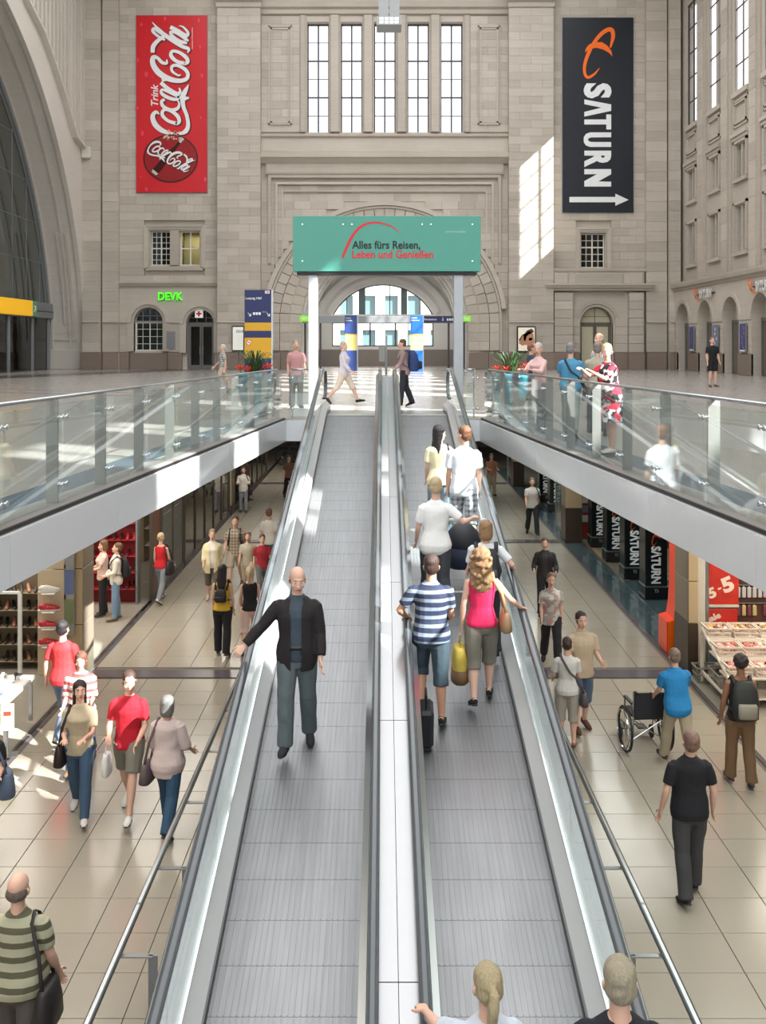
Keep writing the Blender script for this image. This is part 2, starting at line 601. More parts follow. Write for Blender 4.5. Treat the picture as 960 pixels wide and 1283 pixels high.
tmL = tile_mesh(M_TILE)
spots = []
STR_Y = (17.2, 28.9, 41.0)
for iy in range(6, 90):
    yc = iy * TS + .15
    if yc > 55: break
    if any(abs(yc - q) < TS * .45 for q in STR_Y): continue
    for ix in range(-10, 9):
        xc = ix * TS + TS / 2 + .09 + .15
        if abs(xc) > 5.1 or yc < 4.2: continue
        if abs(xc) < 1.5 and yc < 14: continue
        if abs(xc) * F / yc > 1100: continue
        vis = abs(xc) > 1.9 or yc > 17
        spots.append((yc, xc, vis))
spots.sort(key=lambda q: (not q[2], q[0]))
rest = MB()
tv = [tuple(v.co) for v in tmL.vertices]; tf = [tuple(p.vertices) for p in tmL.polygons]
for i, (yc, xc, vis) in enumerate(spots):
    right = xc > 0.9
    if i < 300 and vis:
        put('floor_tile', tmL, fl, (xc, yc, LOW), (0, 0, random.choice((0, PI / 2, PI, -PI / 2))))
    else:
        rest.add([(x + xc, y + yc, z + LOW) for x, y, z in tv], tf)
tag(rest.obj('floor_tiling', M_TILE, fl), kind='stuff')
st = MB()
for q in STR_Y:
    for x0, x1 in ((-5.1, -1.2), (1.2, 5.15)): st.box(x0, x1, q - .2, q + .2, LOW - .014, LOW + .001)
tag(st.obj('cross_strip', M_STRIP, fl))
# expansion joint and shop thresholds
st = MB()
for x0 in (-5.11, 5.22): st.box(x0 - .035, x0 + .035, 3, 52, LOW - .014, LOW + .003)
for x0 in (-5.22,): st.box(x0 - .012, x0 + .012, 3, 52, LOW - .014, LOW + .003)
st.obj('expansion_joint', M_STRIP, fl)
side = MB(); side.box(-11, -5.15, 3, 55, LOW - .014, LOW); side.obj('shop_floor', floor_mat('shop stone', (162, 155, 143), .25), fl)
side = MB(); side.box(5.26, 5.8, 17.6, 46, LOW - .014, LOW + .002); side.box(5.8, 11, 17.6, 24, LOW - .014, LOW + .001); side.obj('teal_floor_band', M_TEAL, fl)
side = MB(); side.box(5.26, 11, 3, 17.6, LOW - .014, LOW); side.obj('shop_floor', floor_mat('shop stone', (162, 155, 143), .25), fl)
side = MB(); side.box(5.785, 5.815, 17.6, 46, LOW - .01, LOW + .006); side.box(5.8, 8, 19.0, 19.03, LOW - .01, LOW + .006); side.obj('brass_strip', M_STEEL, fl)
wood_t = plain('brown wood plank', (136, 118, 104), .4, 0, .3, 3)
for i in range(18):
    for j in range(5):
        y0 = 24.05 + j * 2.2 + (i % 3) * .5
        if i * .17 + 5.83 > 8.9: continue
        wm = plain('wood plank %d' % (random.randint(0, 4)), (120 + random.randint(-22, 26), 104 + random.randint(-18, 20), 92 + random.randint(-15, 18)), .4)
        MB().box(5.83 + i * .17, 5.83 + i * .17 + .16, y0, min(y0 + 2.18, 36), LOW - .01, LOW + .004).obj('floor_board', wm, fl)

# concourse floor with the wedge-shaped opening
up = MB()
outer = [(-18.4, 0.2), (-XE(0.2), 0.2), (-XE(YE), YE), (XE(YE), YE), (XE(0.2), 0.2), (18.4, 0.2), (18.4, 60.4), (5.2, 60.4), (5.2, 70.4), (-5.2, 70.4), (-5.2, 60.4), (-18.4, 60.4)]
# around the ramps the floor runs back to their heads
outer = [(-18.4, 0.2), (-XE(0.2), 0.2), (-XE(YE), YE), (-1.46, YE), (-1.46, 20.35), (1.62, 20.35), (1.62, YE), (XE(YE), YE), (XE(0.2), 0.2), (18.4, 0.2), (18.4, 60.4), (5.2, 60.4), (5.2, 70.4), (-5.2, 70.4), (-5.2, 60.4), (-18.4, 60.4)]
plate(up, [outer], (0, 0, 0), (1, 0, 0), (0, 1, 0), (0, 0, 1), 0.38)
uo = tag(up.obj('floor', M_UP), kind='structure')
back = MB().box(-18.4, 18.4, -30, 0.2, -.42, 0); back.obj('floor_rear', M_UP, uo)


def floor_band(x0, y0, x1, y1, w, mat, name, z=0.002):
    a = Vector((x0, y0, 0)); b = Vector((x1, y1, 0)); d = (b - a).normalized(); n = Vector((-d.y, d.x, 0)) * w / 2
    m = MB(); v = [a - n, b - n, b + n, a + n]
    m.add([(q.x, q.y, z) for q in v] + [(q.x, q.y, -.01) for q in v], [(0, 1, 2, 3), (0, 4, 5, 1), (1, 5, 6, 2), (2, 6, 7, 3), (3, 7, 4, 0)])
    return m.obj(name, mat, uo)


for sx in (-1, 1):
    floor_band(sx * (XE(0.2) + .62), 0.2, sx * (XE(YE) + .62), YE, .42, M_BLUE, 'blue_edge_band')
    floor_band(sx * (XE(0.2) + .135), 0.2, sx * (XE(YE) + .135), YE, .25, M_CURB, 'edge_curb', .03)
    floor_band(sx * (XE(0.2) + .004), 0.2, sx * (XE(YE) + .004), YE, .012, M_BLACK, 'edge_seal', .022)
    # white fascia panels below the edge, panel by panel
    n = 8
    for i in range(n):
        ya = 0.6 + (YE - .6) * i / n + .006; yb = 0.6 + (YE - .6) * (i + 1) / n - .006
        m = MB(); xa, xb = sx * XE(ya), sx * XE(yb); t = -sx * .03
        v = [(xa + t, ya), (xb + t, yb), (xb, yb), (xa, ya)]
        m.add([(p, q, -.02) for p, q in v] + [(p, q, -.43) for p, q in v], [(0, 1, 2, 3), (4, 7, 6, 5), (0, 4, 5, 1), (1, 5, 6, 2), (2, 6, 7, 3), (3, 7, 4, 0)])
        fix_normals(m.obj('fascia_panel', M_FASCIA, uo))
    m = MB(); m.box(sx * 1.46 if sx < 0 else 1.62, sx * XE(YE), YE - .03, YE, -.43, -.02); m.obj('fascia_panel', M_FASCIA, uo)
# dark inlaid lines in the concourse
floor_band(-18, 33.5, -4.5, 27.0, .14, M_UPD, 'inlay_line'); floor_band(-18, 35.4, -7.0, 30.0, .10, M_UPD, 'inlay_line')
floor_band(-18.3, 43.0, -18.3 + 6.5, 59.5, 3.0, M_UPD, 'inlay_band')
floor_band(-17.8, 57.6, 17.2, 57.6, .6, M_UPD, 'inlay_band')
# soffit of the lower level
so = MB(); plate(so, [[(-11, 0.2), (-XE(.2) - .02, .2), (-XE(YE) - .02, YE), (XE(YE) + .02, YE), (XE(.2) + .02, .2), (11, .2), (11, 56), (-11, 56)]], (0, 0, -.40), (1, 0, 0), (0, 1, 0), (0, 0, 1), .03)
tag(so.obj('ceiling_lower', plain('soffit white', (214, 212, 206), .7)), kind='structure')
tag(MB().box(-11, 11, 55.4, 55.8, LOW, -.4).obj('wall_lower_end', plain('warm grey render', (120, 110, 98), .7)), kind='structure')
tag(MB().box(-11.2, -10.8, -3, 56, LOW, -.4).obj('wall_lower_left', plain('warm grey render', (120, 110, 98), .7)), kind='structure')
tag(MB().box(10.8, 11.2, -3, 56, LOW, -.4).obj('wall_lower_right', plain('warm grey render', (120, 110, 98), .7)), kind='structure')

# ------------------------------------------------------------------ roof
tag(MB().box(-24, 19.2, -31, 71, 26.0, 26.5).obj('ceiling', M_STONE_L), kind='structure')

# ------------------------------------------------------------------ end wall (Y = 60)
WY = 60.2
BX, BZ = bx_, bz_
wins = [(384.4, 411.7), (426.8, 453.8), (468.8, 495.8), (510.8, 538.0), (553.0, 580.5)]
wz0, wz1 = BZ(165), BZ(26)
ARC = (BX(482), BZ(405), 5.1)      # main arch: centre x, springing z, radius
holes = [rect(BX(a), BX(b), wz0, wz1) for a, b in wins]
holes.append([(ARC[0] + ARC[2], 0.0), (ARC[0] - ARC[2], 0.0)][::-1] + [(ARC[0] + ARC[2] * math.cos(PI * k / 40), ARC[1] + ARC[2] * math.sin(PI * k / 40)) for k in range(41)])
WIN_A = (BX(168), BX(204), BZ(440), BZ(403))          # arched window left: x0, x1, sill, springing (rise .87)
DOOR_A = (BX(233.5), BX(268), 0.0, BZ(405))
DOOR_B = (BX(727), BX(768), 0.0, BZ(405))
holes.append(arch_loop(WIN_A[0], WIN_A[1], WIN_A[2], WIN_A[3]))
holes.append(arch_loop(DOOR_A[0], DOOR_A[1], 0.0, DOOR_A[3]))
holes.append(arch_loop(DOOR_B[0], DOOR_B[1], 0.0, DOOR_B[3]))
SMALLW = [(BX(188), BX(212.5), BZ(332), BZ(289)), (BX(224.5), BX(249.5), BZ(332), BZ(289)), (BX(729), BX(759), BZ(335), BZ(292))]
for w in SMALLW: holes.append(rect(*w))
# keep arch and doors as notches of the outline so that loops never touch the border
outl = [(-18.6, -.4), (18.2, -.4), (18.2, 26), (-18.6, 26)]
for h in holes:
    for i, (a, b) in enumerate(h):
        if b <= 0.0: h[i] = (a, -.2)
wb = MB()
plate(wb, [outl] + holes, (0, WY, 0), (1, 0, 0), (0, 0, 1), (0, -1, 0), .9)
wall_back = tag(wb.obj('wall_back', M_STONE), kind='structure')

# ashlar blocks laid on the wall, course by course, clear of openings
BLK = []       # (x0, x1, z0, z1, yfront, depth)


def hole_x(z0, z1, grow):
    """x intervals blocked between z0 and z1"""
    out = []
    zm = (z0 + z1) / 2
    for a, b in wins:
        if z1 > wz0 - grow and z0 < wz1 + grow: out.append((BX(a) - grow, BX(b) + grow))
    cx, cz, r = ARC; R2 = 7.35
    zz = min(max(z0, cz), z1) - cz if z1 > cz else 0
    if z0 < cz + R2:
        h = max(0.0, zz)
        if h < R2: out.append((cx - math.sqrt(R2 * R2 - h * h), cx + math.sqrt(R2 * R2 - h * h)))
    for (x0, x1, zs, zp) in (WIN_A, DOOR_A, DOOR_B):
        r = (x1 - x0) / 2 + .38; c = (x0 + x1) / 2
        if z1 <= zs - .3: continue
        h = max(0.0, max(z0, zp) - zp if z1 > zp else 0)
        if h < r:
            w = math.sqrt(r * r - h * h) if z1 > zp else r - .2
            out.append((c - w, c + w))
    for (x0, x1, za, zb) in SMALLW:
        if z1 > za - .35 and z0 < zb + .35: out.append((x0 - .35, x1 + .35))
    return out


def ashlar(x0, x1, z0, z1, yf, depth, course=.48, blen=1.05, holes=True, grow=.12):
    nz = max(1, round((z1 - z0) / course)); ch = (z1 - z0) / nz
    for i in range(nz):
        a, b = z0 + i * ch, z0 + (i + 1) * ch
        iv = [(x0, x1)]
        if holes:
            for (p, q) in hole_x(a, b, grow):
                nv = []
                for (u, v) in iv:
                    if q <= u or p >= v: nv.append((u, v)); continue
                    if p > u: nv.append((u, p))
                    if q < v: nv.append((q, v))
                iv = nv
        for (u, v) in iv:
            if v - u < .12: continue
            nb = max(1, round((v - u) / blen)); w = (v - u) / nb
            off = (w / 2 if (i % 2 and nb > 1) else 0)
            xs = [u] + [u + off + k * w for k in range(1 if not off else 0, nb + (1 if off else 0))] + [v]
            xs = sorted(set(round(q, 4) for q in xs if u <= q <= v))
            for p, q in zip(xs[:-1], xs[1:]):
                if q - p > .05: BLK.append((p + .0045, q - .0045, a + .0045, b - .0045, yf, depth))


L0, L1, R0, R1 = BX(150), BX(275), BX(691), BX(808)
zt = 22.9
PX = [(BX(275), BX(327), 59.45, 'pier'), (BX(637), BX(691), 59.45, 'pier')]
# side bays
ashlar(L0, L1, 1.05, BZ(362), 59.98, .22); ashlar(L0, L1, BZ(355), zt, 59.98, .22)
ashlar(R0, R1, 1.05, BZ(362), 59.98, .22); ashlar(R0, R1, BZ(355), zt, 59.98, .22)
# central bay
ashlar(BX(327), BX(637), 1.05, BZ(252), 60.08, .14); ashlar(BX(345), BX(620), BZ(252), BZ(232), 60.16, .05)
ashlar(BX(327), BX(384), wz0, wz1 + .3, 60.1, .1, grow=.3); ashlar(BX(581), BX(637), wz0, wz1 + .3, 60.1, .1, grow=.3)
# piers and corner strips: solid core plus facing blocks
core = MB()
for (a, b, y) in ((BX(275), BX(327), 59.5), (BX(637), BX(691), 59.5), (BX(108), BX(129), 59.3), (BX(131), BX(150), 59.65), (BX(808), BX(833), 59.65), (BX(835), BX(848), 59.3)):
    core.box(a, b, y, WY + .1, 0, 26)
core.box(L0, L1, 60.0, WY + .05, wz1 + .9, 26); core.box(R0, R1, 60.0, WY + .05, wz1 + .9, 26)
core.obj('pier_core', M_STONE, wall_back)
for (a, b, y) in ((BX(275), BX(327), 59.42), (BX(637), BX(691), 59.42)): ashlar(a - .04, b + .04, 1.05, BZ(14), y, .3, holes=False, blen=1.25)
for (a, b, y) in ((BX(108), BX(129), 59.22), (BX(131), BX(150), 59.57), (BX(808), BX(833), 59.57), (BX(835), BX(848), 59.22)): ashlar(a - .02, b + .02, 1.05, 22.8, y, .3, holes=False, blen=1.0, course=.6)
BLK.sort(key=lambda q: -((q[1] - q[0]) * (q[3] - q[2])) * (3 if q[2] < 5 else 1))
unit = MB().box(-.5, .5, 0, 1, -.5, .5).mesh('stone_block', M_STONE)
rest = MB()
for i, (a, b, c, d, y, dp) in enumerate(BLK):
    y += random.uniform(-.004, .004)
    if i < 300: put('stone_block', unit, wall_back, ((a + b) / 2, y, (c + d) / 2), (0, 0, 0), (b - a, dp, d - c))
    else: rest.box(a, b, y, y + dp, c, d)
tag(rest.obj('stone_facing', M_STONE, wall_back), kind='stuff')


def mould(x0, x1, zc, prof, y, name='moulding', mat=None, parent=None, ret=True):
    """horizontal moulding: prof list of (projection, z offset) bottom to top; returns at the ends"""
    m = MB()
    mx = max(p for p, z in prof)
    path = []
    P = [(p, z) for p, z in prof] + [(-.1, prof[-1][1]), (-.1, prof[0][1])]
    v = []
    for (x, e) in ((x0, 1), (x1, -1)):
        for (p, z) in P:
            v.append((x - e * (p if ret else 0), y - p, zc + z))
    n = len(P)
    f = [(k, (k + 1) % n, n + (k + 1) % n, n + k) for k in range(n)] + [tuple(range(n))[::-1], tuple(range(n, 2 * n))]
    m.add(v, f)
    return fix_normals(m.obj(name, mat or M_STONE, parent or wall_back))


COR = [(0, 0), (.05, .02), (.08, .12), (.2, .18), (.24, .3), (.3, .32), (.3, .42), (0, .46)]
THIN = [(0, 0), (.08, .03), (.10, .14), (.04, .18), (0, .2)]
# plinth
for (a, b, y) in ((L0, BX(168) - .3, 59.93), (BX(204) + .3, DOOR_A[0] - .25, 59.93), (DOOR_A[1] + .25, L1, 59.93), (BX(275) - .1, BX(327) + .1, 59.33), (BX(637) - .1, BX(691) + .1, 59.33),
                  (BX(108) - .1, BX(129) + .1, 59.13), (BX(131), BX(150), 59.5), (BX(808), BX(833), 59.5), (BX(835), BX(848) + .1, 59.13), (R0, BX(700), 59.9), (BX(800), R1, 59.9),
                  (BX(327), ARC[0] - ARC[2] - .02, 59.98), (ARC[0] + ARC[2] + .02, BX(637), 59.98)):
    nb = max(1, round((b - a) / 1.3))
    for k in range(nb):
        MB().bbox(a + (b - a) * k / nb + .008, a + (b - a) * (k + 1) / nb - .008, y, WY, 0, 1.03, .02).obj('plinth_stone', M_PLINTH, wall_back)
MB().bbox(WIN_A[0] - .28, WIN_A[1] + .28, 60.02, WY, 0, 1.0, .02).obj('plinth_stone', M_PLINTH, wall_back)
# dado line, string courses, cornices
for (a, b, y) in ((L0, WIN_A[0] - .3, 59.96), (WIN_A[1] + .3, DOOR_A[0] - .3, 59.96), (DOOR_A[1] + .3, L1, 59.96), (BX(275) - .05, BX(327) + .05, 59.4), (BX(637) - .05, BX(691) + .05, 59.4), (BX(108), BX(129), 59.2), (BX(131), BX(150), 59.55), (BX(808), BX(833), 59.55), (BX(835), BX(848), 59.2)):
    mould(a, b, BZ(405), [(0, 0), (.06, .02), (.07, .08), (0, .12)], y, 'string_course', ret=False)
mould(L0, L1, BZ(362), COR, 59.98, 'cornice', ret=False)
mould(R0 - .1, BX(698), BZ(364), COR, 59.98, 'cornice', ret=False)
for (a, b) in ((BX(275), BX(327)), (BX(637), BX(691))):
    mould(a - .1, b + .1, BZ(14), [(0, 0), (.1, .05), (.12, .3), (.3, .4), (.34, .8), (.34, 1.5), (0, 1.6)], 59.42, 'capital', ret=False)
mould(BX(327), BX(637), BZ(20) + .1, [(0, 0), (.1, .05), (.12, .3), (.3, .4), (.34, .7), (0, .8)], 60.1, 'cornice', ret=False)
# sill zone below the five windows
CX0, CX1 = BX(327), BX(637)
mould(CX0, CX1, BZ(172), [(0, 0), (.22, .0), (.26, .06), (.26, .16), (.1, .2), (0, .22)], 60.05, 'sill', ret=False)
MB().box(CX0, CX1, 59.95, WY, BZ(190), BZ(172)).obj('frieze', M_STONE, wall_back)
mould(CX0, CX1, BZ(192), [(0, 0), (.12, .0), (.14, .1), (0, .14)], 59.95, 'moulding', ret=False)
mould(CX0, CX1, BZ(203), [(0, -.1), (.12, .0), (.3, .2), (.42, .22), (.42, .5), (0, .55)], 59.95, 'cornice', ret=False)
MB().box(CX0 + .3, CX1 - .3, 59.98, WY, BZ(216), BZ(203)).obj('architrave', M_STONE, wall_back)
mould(CX0 + .35, CX1 - .35, BZ(219), [(0, 0), (.1, .02), (.16, .12), (0, .16)], 59.98, 'moulding')
# nested rectangular frames that step in above the big arch
for i, (px, py, w) in enumerate(((336, 219, .18), (345, 228, .14), (353, 238, .10))):
    m = MB(); x0, x1, z1 = BX(px), BX(964 - px + 0), BZ(py)
    zb = BZ(330) - i * .4
    yy = 59.93 + i * .05
    m.box(x0, x0 + w, yy, 60.1, zb, z1); m.box(x1 - w, x1, yy, 60.1, zb, z1); m.box(x0 + w, x1 - w, yy, 60.1, z1 - w, z1)
    m.obj('stepped_frame', M_STONE, wall_back)
# window mullion piers, each a rounded stone post
xs = [BX(b) for a, b in wins][:-1]; xe = [BX(a) for a, b in wins][1:]
for a, b in zip(xs, xe):
    m = MB(); c = (a + b) / 2; w = (b - a) / 2
    m.sweep([(-w + .06, 0), (-w + .06, -.16), (-w * .62, -.28), (w * .62, -.28), (w - .06, -.16), (w - .06, 0)], [((c, 60.22, wz0), (1, 0, 0), (0, 1, 0)), ((c, 60.22, wz1 + .35), (1, 0, 0), (0, 1, 0))])
    fix_normals(m.obj('window_pier', M_STONE, wall_back))
for c in (BX(wins[0][0]) - .25, BX(wins[-1][1]) + .25):
    m = MB(); m.sweep([(-.2, 0), (-.2, -.14), (-.1, -.22), (.1, -.22), (.2, -.14), (.2, 0)], [((c, 60.22, wz0), (1, 0, 0), (0, 1, 0)), ((c, 60.22, wz1 + .35), (1, 0, 0), (0, 1, 0))])
    fix_normals(m.obj('window_pier', M_STONE, wall_back))
# raised side panels
for a, b in ((336.5, 365.6), (599, 627)):
    for k, (g, y) in enumerate(((0, 60.0), (.12, 60.03))):
        m = MB(); x0, x1, z0, z1 = BX(a) + g, BX(b) - g, BZ(156) + g, BZ(32) - g
        m.box(x0, x1, y, y + .02, z0, z0 + .09); m.box(x0, x1, y, y + .02, z1 - .09, z1); m.box(x0, x0 + .09, y, y + .02, z0, z1); m.box(x1 - .09, x1, y, y + .02, z0, z1)
        m.obj('panel_frame', M_STONE, wall_back)


def ring(cx, cz, r0, r1, y0, y1, a0, a1, name, mat, parent, n=28, jamb=None):
    m = MB()
    path = []
    if jamb is not None: path.append(((cx, 0, cz), 1.0, a0, jamb))
    P = []
    for k in range(n + 1):
        a = a0 + (a1 - a0) * k / n
        P.append((Vector((math.cos(a), 0, math.sin(a))), 0))
    pts = []
    if jamb is not None: pts.append((Vector((math.cos(a0), 0, math.sin(a0))), jamb - cz))
    pts += P
    if jamb is not None: pts.append((Vector((math.cos(a1), 0, math.sin(a1))), jamb - cz))
    m.sweep([(r0, y0), (r1, y0), (r1, y1), (r0, y1)], [((cx, 0, cz + dz), tuple(d), (0, 1, 0)) for d, dz in pts])
    return fix_normals(m.obj(name, mat, parent))


# voussoirs of the great arch: three concentric rings of wedge stones
cx, cz, r = ARC
for (r0, r1, y, nst) in ((5.1, 5.75, 60.12, 30), (5.78, 6.35, 60.0, 32), (6.38, 6.95, 59.94, 34)):
    for k in range(nst):
        a0 = PI * k / nst + .003; a1 = PI * (k + 1) / nst - .003
        ring(cx, cz, r0, r1, y, WY + .02, a0, a1, 'voussoir', M_STONE, wall_back, 2)
    z = cz
    while z > .55:
        h = .55
        for s in (-1, 1):
            xa, xb = cx + s * r0, cx + s * r1
            MB().box(xa, xb, y, WY + .02, max(z - h + .006, 1.04), z - .006).obj('jamb_stone', M_STONE, wall_back) if z > 1.2 else None
        z -= h
ring(cx, cz, 6.97, 7.12, 59.88, WY, 0, PI, 'archivolt', M_STONE, wall_back, 40, jamb=1.04)
ring(cx, cz, 7.14, 7.42, 59.80, WY, .12, PI - .12, 'archivolt', M_STONE, wall_back, 40)
ring(cx, cz, 5.72, 5.80, 60.08, WY, 0, PI, 'archivolt', M_STONE, wall_back, 40, jamb=1.04)
for (x0, x1, zs, zp) in (WIN_A, DOOR_A, DOOR_B):
    c = (x0 + x1) / 2; r = (x1 - x0) / 2
    ring(c, zp, r, r + .16, 59.95, WY, 0, PI, 'archivolt', M_STONE, wall_back, 20, jamb=max(zs, 1.0))
    ring(c, zp, r + .17, r + .40, 59.88, WY, 0, PI, 'archivolt', M_STONE, wall_back, 20, jamb=(zp - .05) if c > 0 else (zp - .05))
    MB().box(x0 - .4, x0, 59.92, WY, max(zs, 1.0), zp - .06).obj('jamb_stone', M_STONE, wall_back)
    MB().box(x1, x1 + .4, 59.92, WY, max(zs, 1.0), zp - .06).obj('jamb_stone', M_STONE, wall_back)

# frames around the small windows
for (x0, x1, z0, z1) in ((SMALLW[0][0] - .15, SMALLW[1][1] + .15, SMALLW[0][2] - .1, SMALLW[0][3] + .12), (SMALLW[2][0] - .15, SMALLW[2][1] + .15, SMALLW[2][2] - .05, SMALLW[2][3] + .12)):
    for g, y, w in ((.22, 59.93, .12), (.10, 59.97, .12), (0.0, 60.02, .10)):
        m = MB()
        m.box(x0 - g, x0 - g + w, y, WY, z0 - g * .5, z1 + g); m.box(x1 + g - w, x1 + g, y, WY, z0 - g * .5, z1 + g)
        m.box(x0 - g + w, x1 + g - w, y, WY, z1 + g - w, z1 + g); m.box(x0 - g + w, x1 + g - w, y, WY, z0 - g * .5 - w, z0 - g * .5 + .02)
        m.obj('window_surround', M_STONE, wall_back)
MB().box(SMALLW[0][1] + .02, SMALLW[1][0] - .02, 60.0, WY, SMALLW[0][2], SMALLW[0][3]).obj('jamb_stone', M_STONE, wall_back)

# balustrade porch on the right
porch = MB()
MB().box(BX(691), BX(805), 59.6, WY, BZ(360), BZ(338)).obj('porch_parapet', M_STONE, wall_back)
mould(BX(690), BX(806), BZ(341), [(0, 0), (.06, .03), (.08, .18), (0, .2)], 59.58, 'coping')
for a, b in ((691, 712), (718, 780), (786, 805)):
    MB().bbox(BX(a) + .08, BX(b) - .08, 59.5, 59.7, BZ(357), BZ(343), .03).obj('parapet_panel', M_STONE, wall_back)
mould(BX(686), BX(812), BZ(365), COR, 59.5, 'cornice')
for a, b in ((693, 716), (786, 804)):
    z = 1.05
    while z < BZ(366) - .1:
        MB().bbox(BX(a), BX(b), 59.45, WY, z, z + .5, .015).obj('porch_stone', M_STONE, wall_back); z += .512
    MB().bbox(BX(a) - .05, BX(b) + .05, 59.35, WY, 0, 1.04, .02).obj('plinth_stone', M_PLINTH, wall_back)
for a, b in ((717, 725.5), (769.5, 785.5)):
    z = 1.05
    while z < BZ(405) - .1:
        MB().bbox(BX(a), BX(b), 59.75, WY, z, z + .5, .012).obj('porch_stone', M_STONE, wall_back); z += .512
    MB().bbox(BX(a), BX(b), 59.7, WY, 0, 1.04, .02).obj('plinth_stone', M_PLINTH, wall_back)


sp_ = MB(); plate(sp_, [[(BX(716), BZ(404)), (BX(727) - .3, BZ(404))] + [((DOOR_B[0] + DOOR_B[1]) / 2 + ((DOOR_B[1] - DOOR_B[0]) / 2 + .3) * math.cos(PI - PI * k / 24), DOOR_B[3] + ((DOOR_B[1] - DOOR_B[0]) / 2 + .3) * math.sin(PI * k / 24)) for k in range(25)] + [(BX(768) + .3, BZ(404)), (BX(786), BZ(404)), (BX(786), BZ(365)), (BX(716), BZ(365))]], (0, 59.9, 0), (1, 0, 0), (0, 0, 1), (0, -1, 0), .3)
sp_.obj('porch_spandrel', M_STONE, wall_back)
pts_ = [(L0, BZ(404))]
for (x0, x1, zs, zp) in (WIN_A, DOOR_A):
    cc, rr_ = (x0 + x1) / 2, (x1 - x0) / 2 + .3
    pts_ += [(cc + rr_ * math.cos(PI - PI * k / 24), zp + .02 + rr_ * math.sin(PI * k / 24)) for k in range(25)]
sp_ = MB(); plate(sp_, [pts_ + [(L1, BZ(404)), (L1, BZ(362) + .05), (L0, BZ(362) + .05)]], (0, 59.93, 0), (1, 0, 0), (0, 0, 1), (0, -1, 0), .27)
sp_.obj('arch_spandrel', M_STONE, wall_back)

# ------------------------------------------------------------------ windows and doors
WN = [0]


def grid_window(x0, x1, z0, z1, y, nx, nz, pane, fm, fw=.06, bar=.03, major=(), name=None, U=(1, 0, 0), O=None, arch=0.0, kind='window'):
    """real glazed window in the plane spanned by U and Z; O = point of u = 0"""
    WN[0] += 1
    O = Vector(O) if O is not None else Vector((0, y, 0)); U = Vector(U); D = Vector((0, 0, 1)).cross(U)
    r = empty(name or ('window_%d' % WN[0]), tuple(O + U * ((x0 + x1) / 2) + Vector((0, 0, z0))))
    r['kind'] = 'structure'
    base = r.location.copy()

    def bxm(mb, u0, u1, v0, v1, d0, d1):
        P = [O + U * u + Vector((0, 0, v)) + D * d - base for (u, v, d) in ((u0, v0, d0), (u1, v0, d0), (u1, v0, d1), (u0, v0, d1), (u0, v1, d0), (u1, v1, d0), (u1, v1, d1), (u0, v1, d1))]
        mb.add(P, [(0, 3, 2, 1), (4, 5, 6, 7), (0, 1, 5, 4), (1, 2, 6, 5), (2, 3, 7, 6), (3, 0, 4, 7)])
    fr = MB()
    for q in ((x0, x0 + fw, z0, z1), (x1 - fw, x1, z0, z1), (x0 + fw, x1 - fw, z0, z0 + fw), (x0 + fw, x1 - fw, z1 - fw, z1)): bxm(fr, *q, -.05, .05)
    fix_normals(fr.obj('window_frame', fm, r))
    X = [x0 + (x1 - x0) * i / nx for i in range(nx + 1)]; Z = [z0 + (z1 - z0) * i / nz for i in range(nz + 1)]
    for i in range(1, nx):
        b = MB(); w = bar * (2.2 if ('x', i) in major else 1); bxm(b, X[i] - w / 2, X[i] + w / 2, z0 + fw, z1 - fw, -.03, .03); fix_normals(b.obj('glazing_bar', fm, r))
    for i in range(1, nz):
        b = MB(); w = bar * (2.2 if ('z', i) in major else 1); bxm(b, x0 + fw, x1 - fw, Z[i] - w / 2, Z[i] + w / 2, -.028, .028); fix_normals(b.obj('glazing_bar', fm, r))
    for i in range(nx):
        for j in range(nz):
            b = MB(); bxm(b, X[i] + .012, X[i + 1] - .012, Z[j] + .012, Z[j + 1] - .012, -.004, .004); b.obj('pane', pane, r)
    return r


M_FRAME_D = plain('dark window iron', (74, 70, 72), .5, .3)
M_FRAME_W = plain('white window paint', (222, 218, 208), .5)
for a, b in wins:
    grid_window(BX(a), BX(b), wz0, wz1, 60.75, 2, 6, M_PANE, M_FRAME_D, .07, .045, (('z', 2), ('z', 4), ('x', 1)))
grid_window(*SMALLW[0], 60.5, 4, 6, M_DARKGL, M_FRAME_W, .06, .035, (('x', 2), ('z', 3)))
grid_window(*SMALLW[1], 60.5, 2, 2, glass('lit pane', (.8, .8, .72)), M_FRAME_W, .06, .035, (('x', 1), ('z', 1)))
grid_window(*SMALLW[2], 60.5, 4, 5, M_DARKGL, M_FRAME_W, .06, .04, (('x', 2), ('z', 3)))
# rooms behind the small windows
for (x0, x1, z0, z1), c in ((SMALLW[0], (60, 62, 62)), (SMALLW[1], (186, 180, 150)), (SMALLW[2], (70, 70, 70)), ((WIN_A[0], WIN_A[1], .9, 4.4), (80, 98, 92)), ((DOOR_A[0], DOOR_A[1], 0, 4.2), (60, 56, 54)), ((DOOR_B[0], DOOR_B[1], 0, 4.2), (178, 168, 140))):
    m = MB(); m.box(x0 - .3, x1 + .3, 62.4, 62.5, z0 - .3, z1 + .3); m.box(x0 - .4, x0 - .3, 61.1, 62.5, z0 - .3, z1 + .3); m.box(x1 + .3, x1 + .4, 61.1, 62.5, z0 - .3, z1 + .3); m.box(x0 - .4, x1 + .4, 61.1, 62.5, z1 + .3, z1 + .4)
    m.obj('room_behind', plain('room %d' % c[0], c, .8), wall_back)
area('office_lamp', (SMALLW[1][0] + .7, 61.6, SMALLW[1][3]), 1, .6, 30, (1, .9, .6))


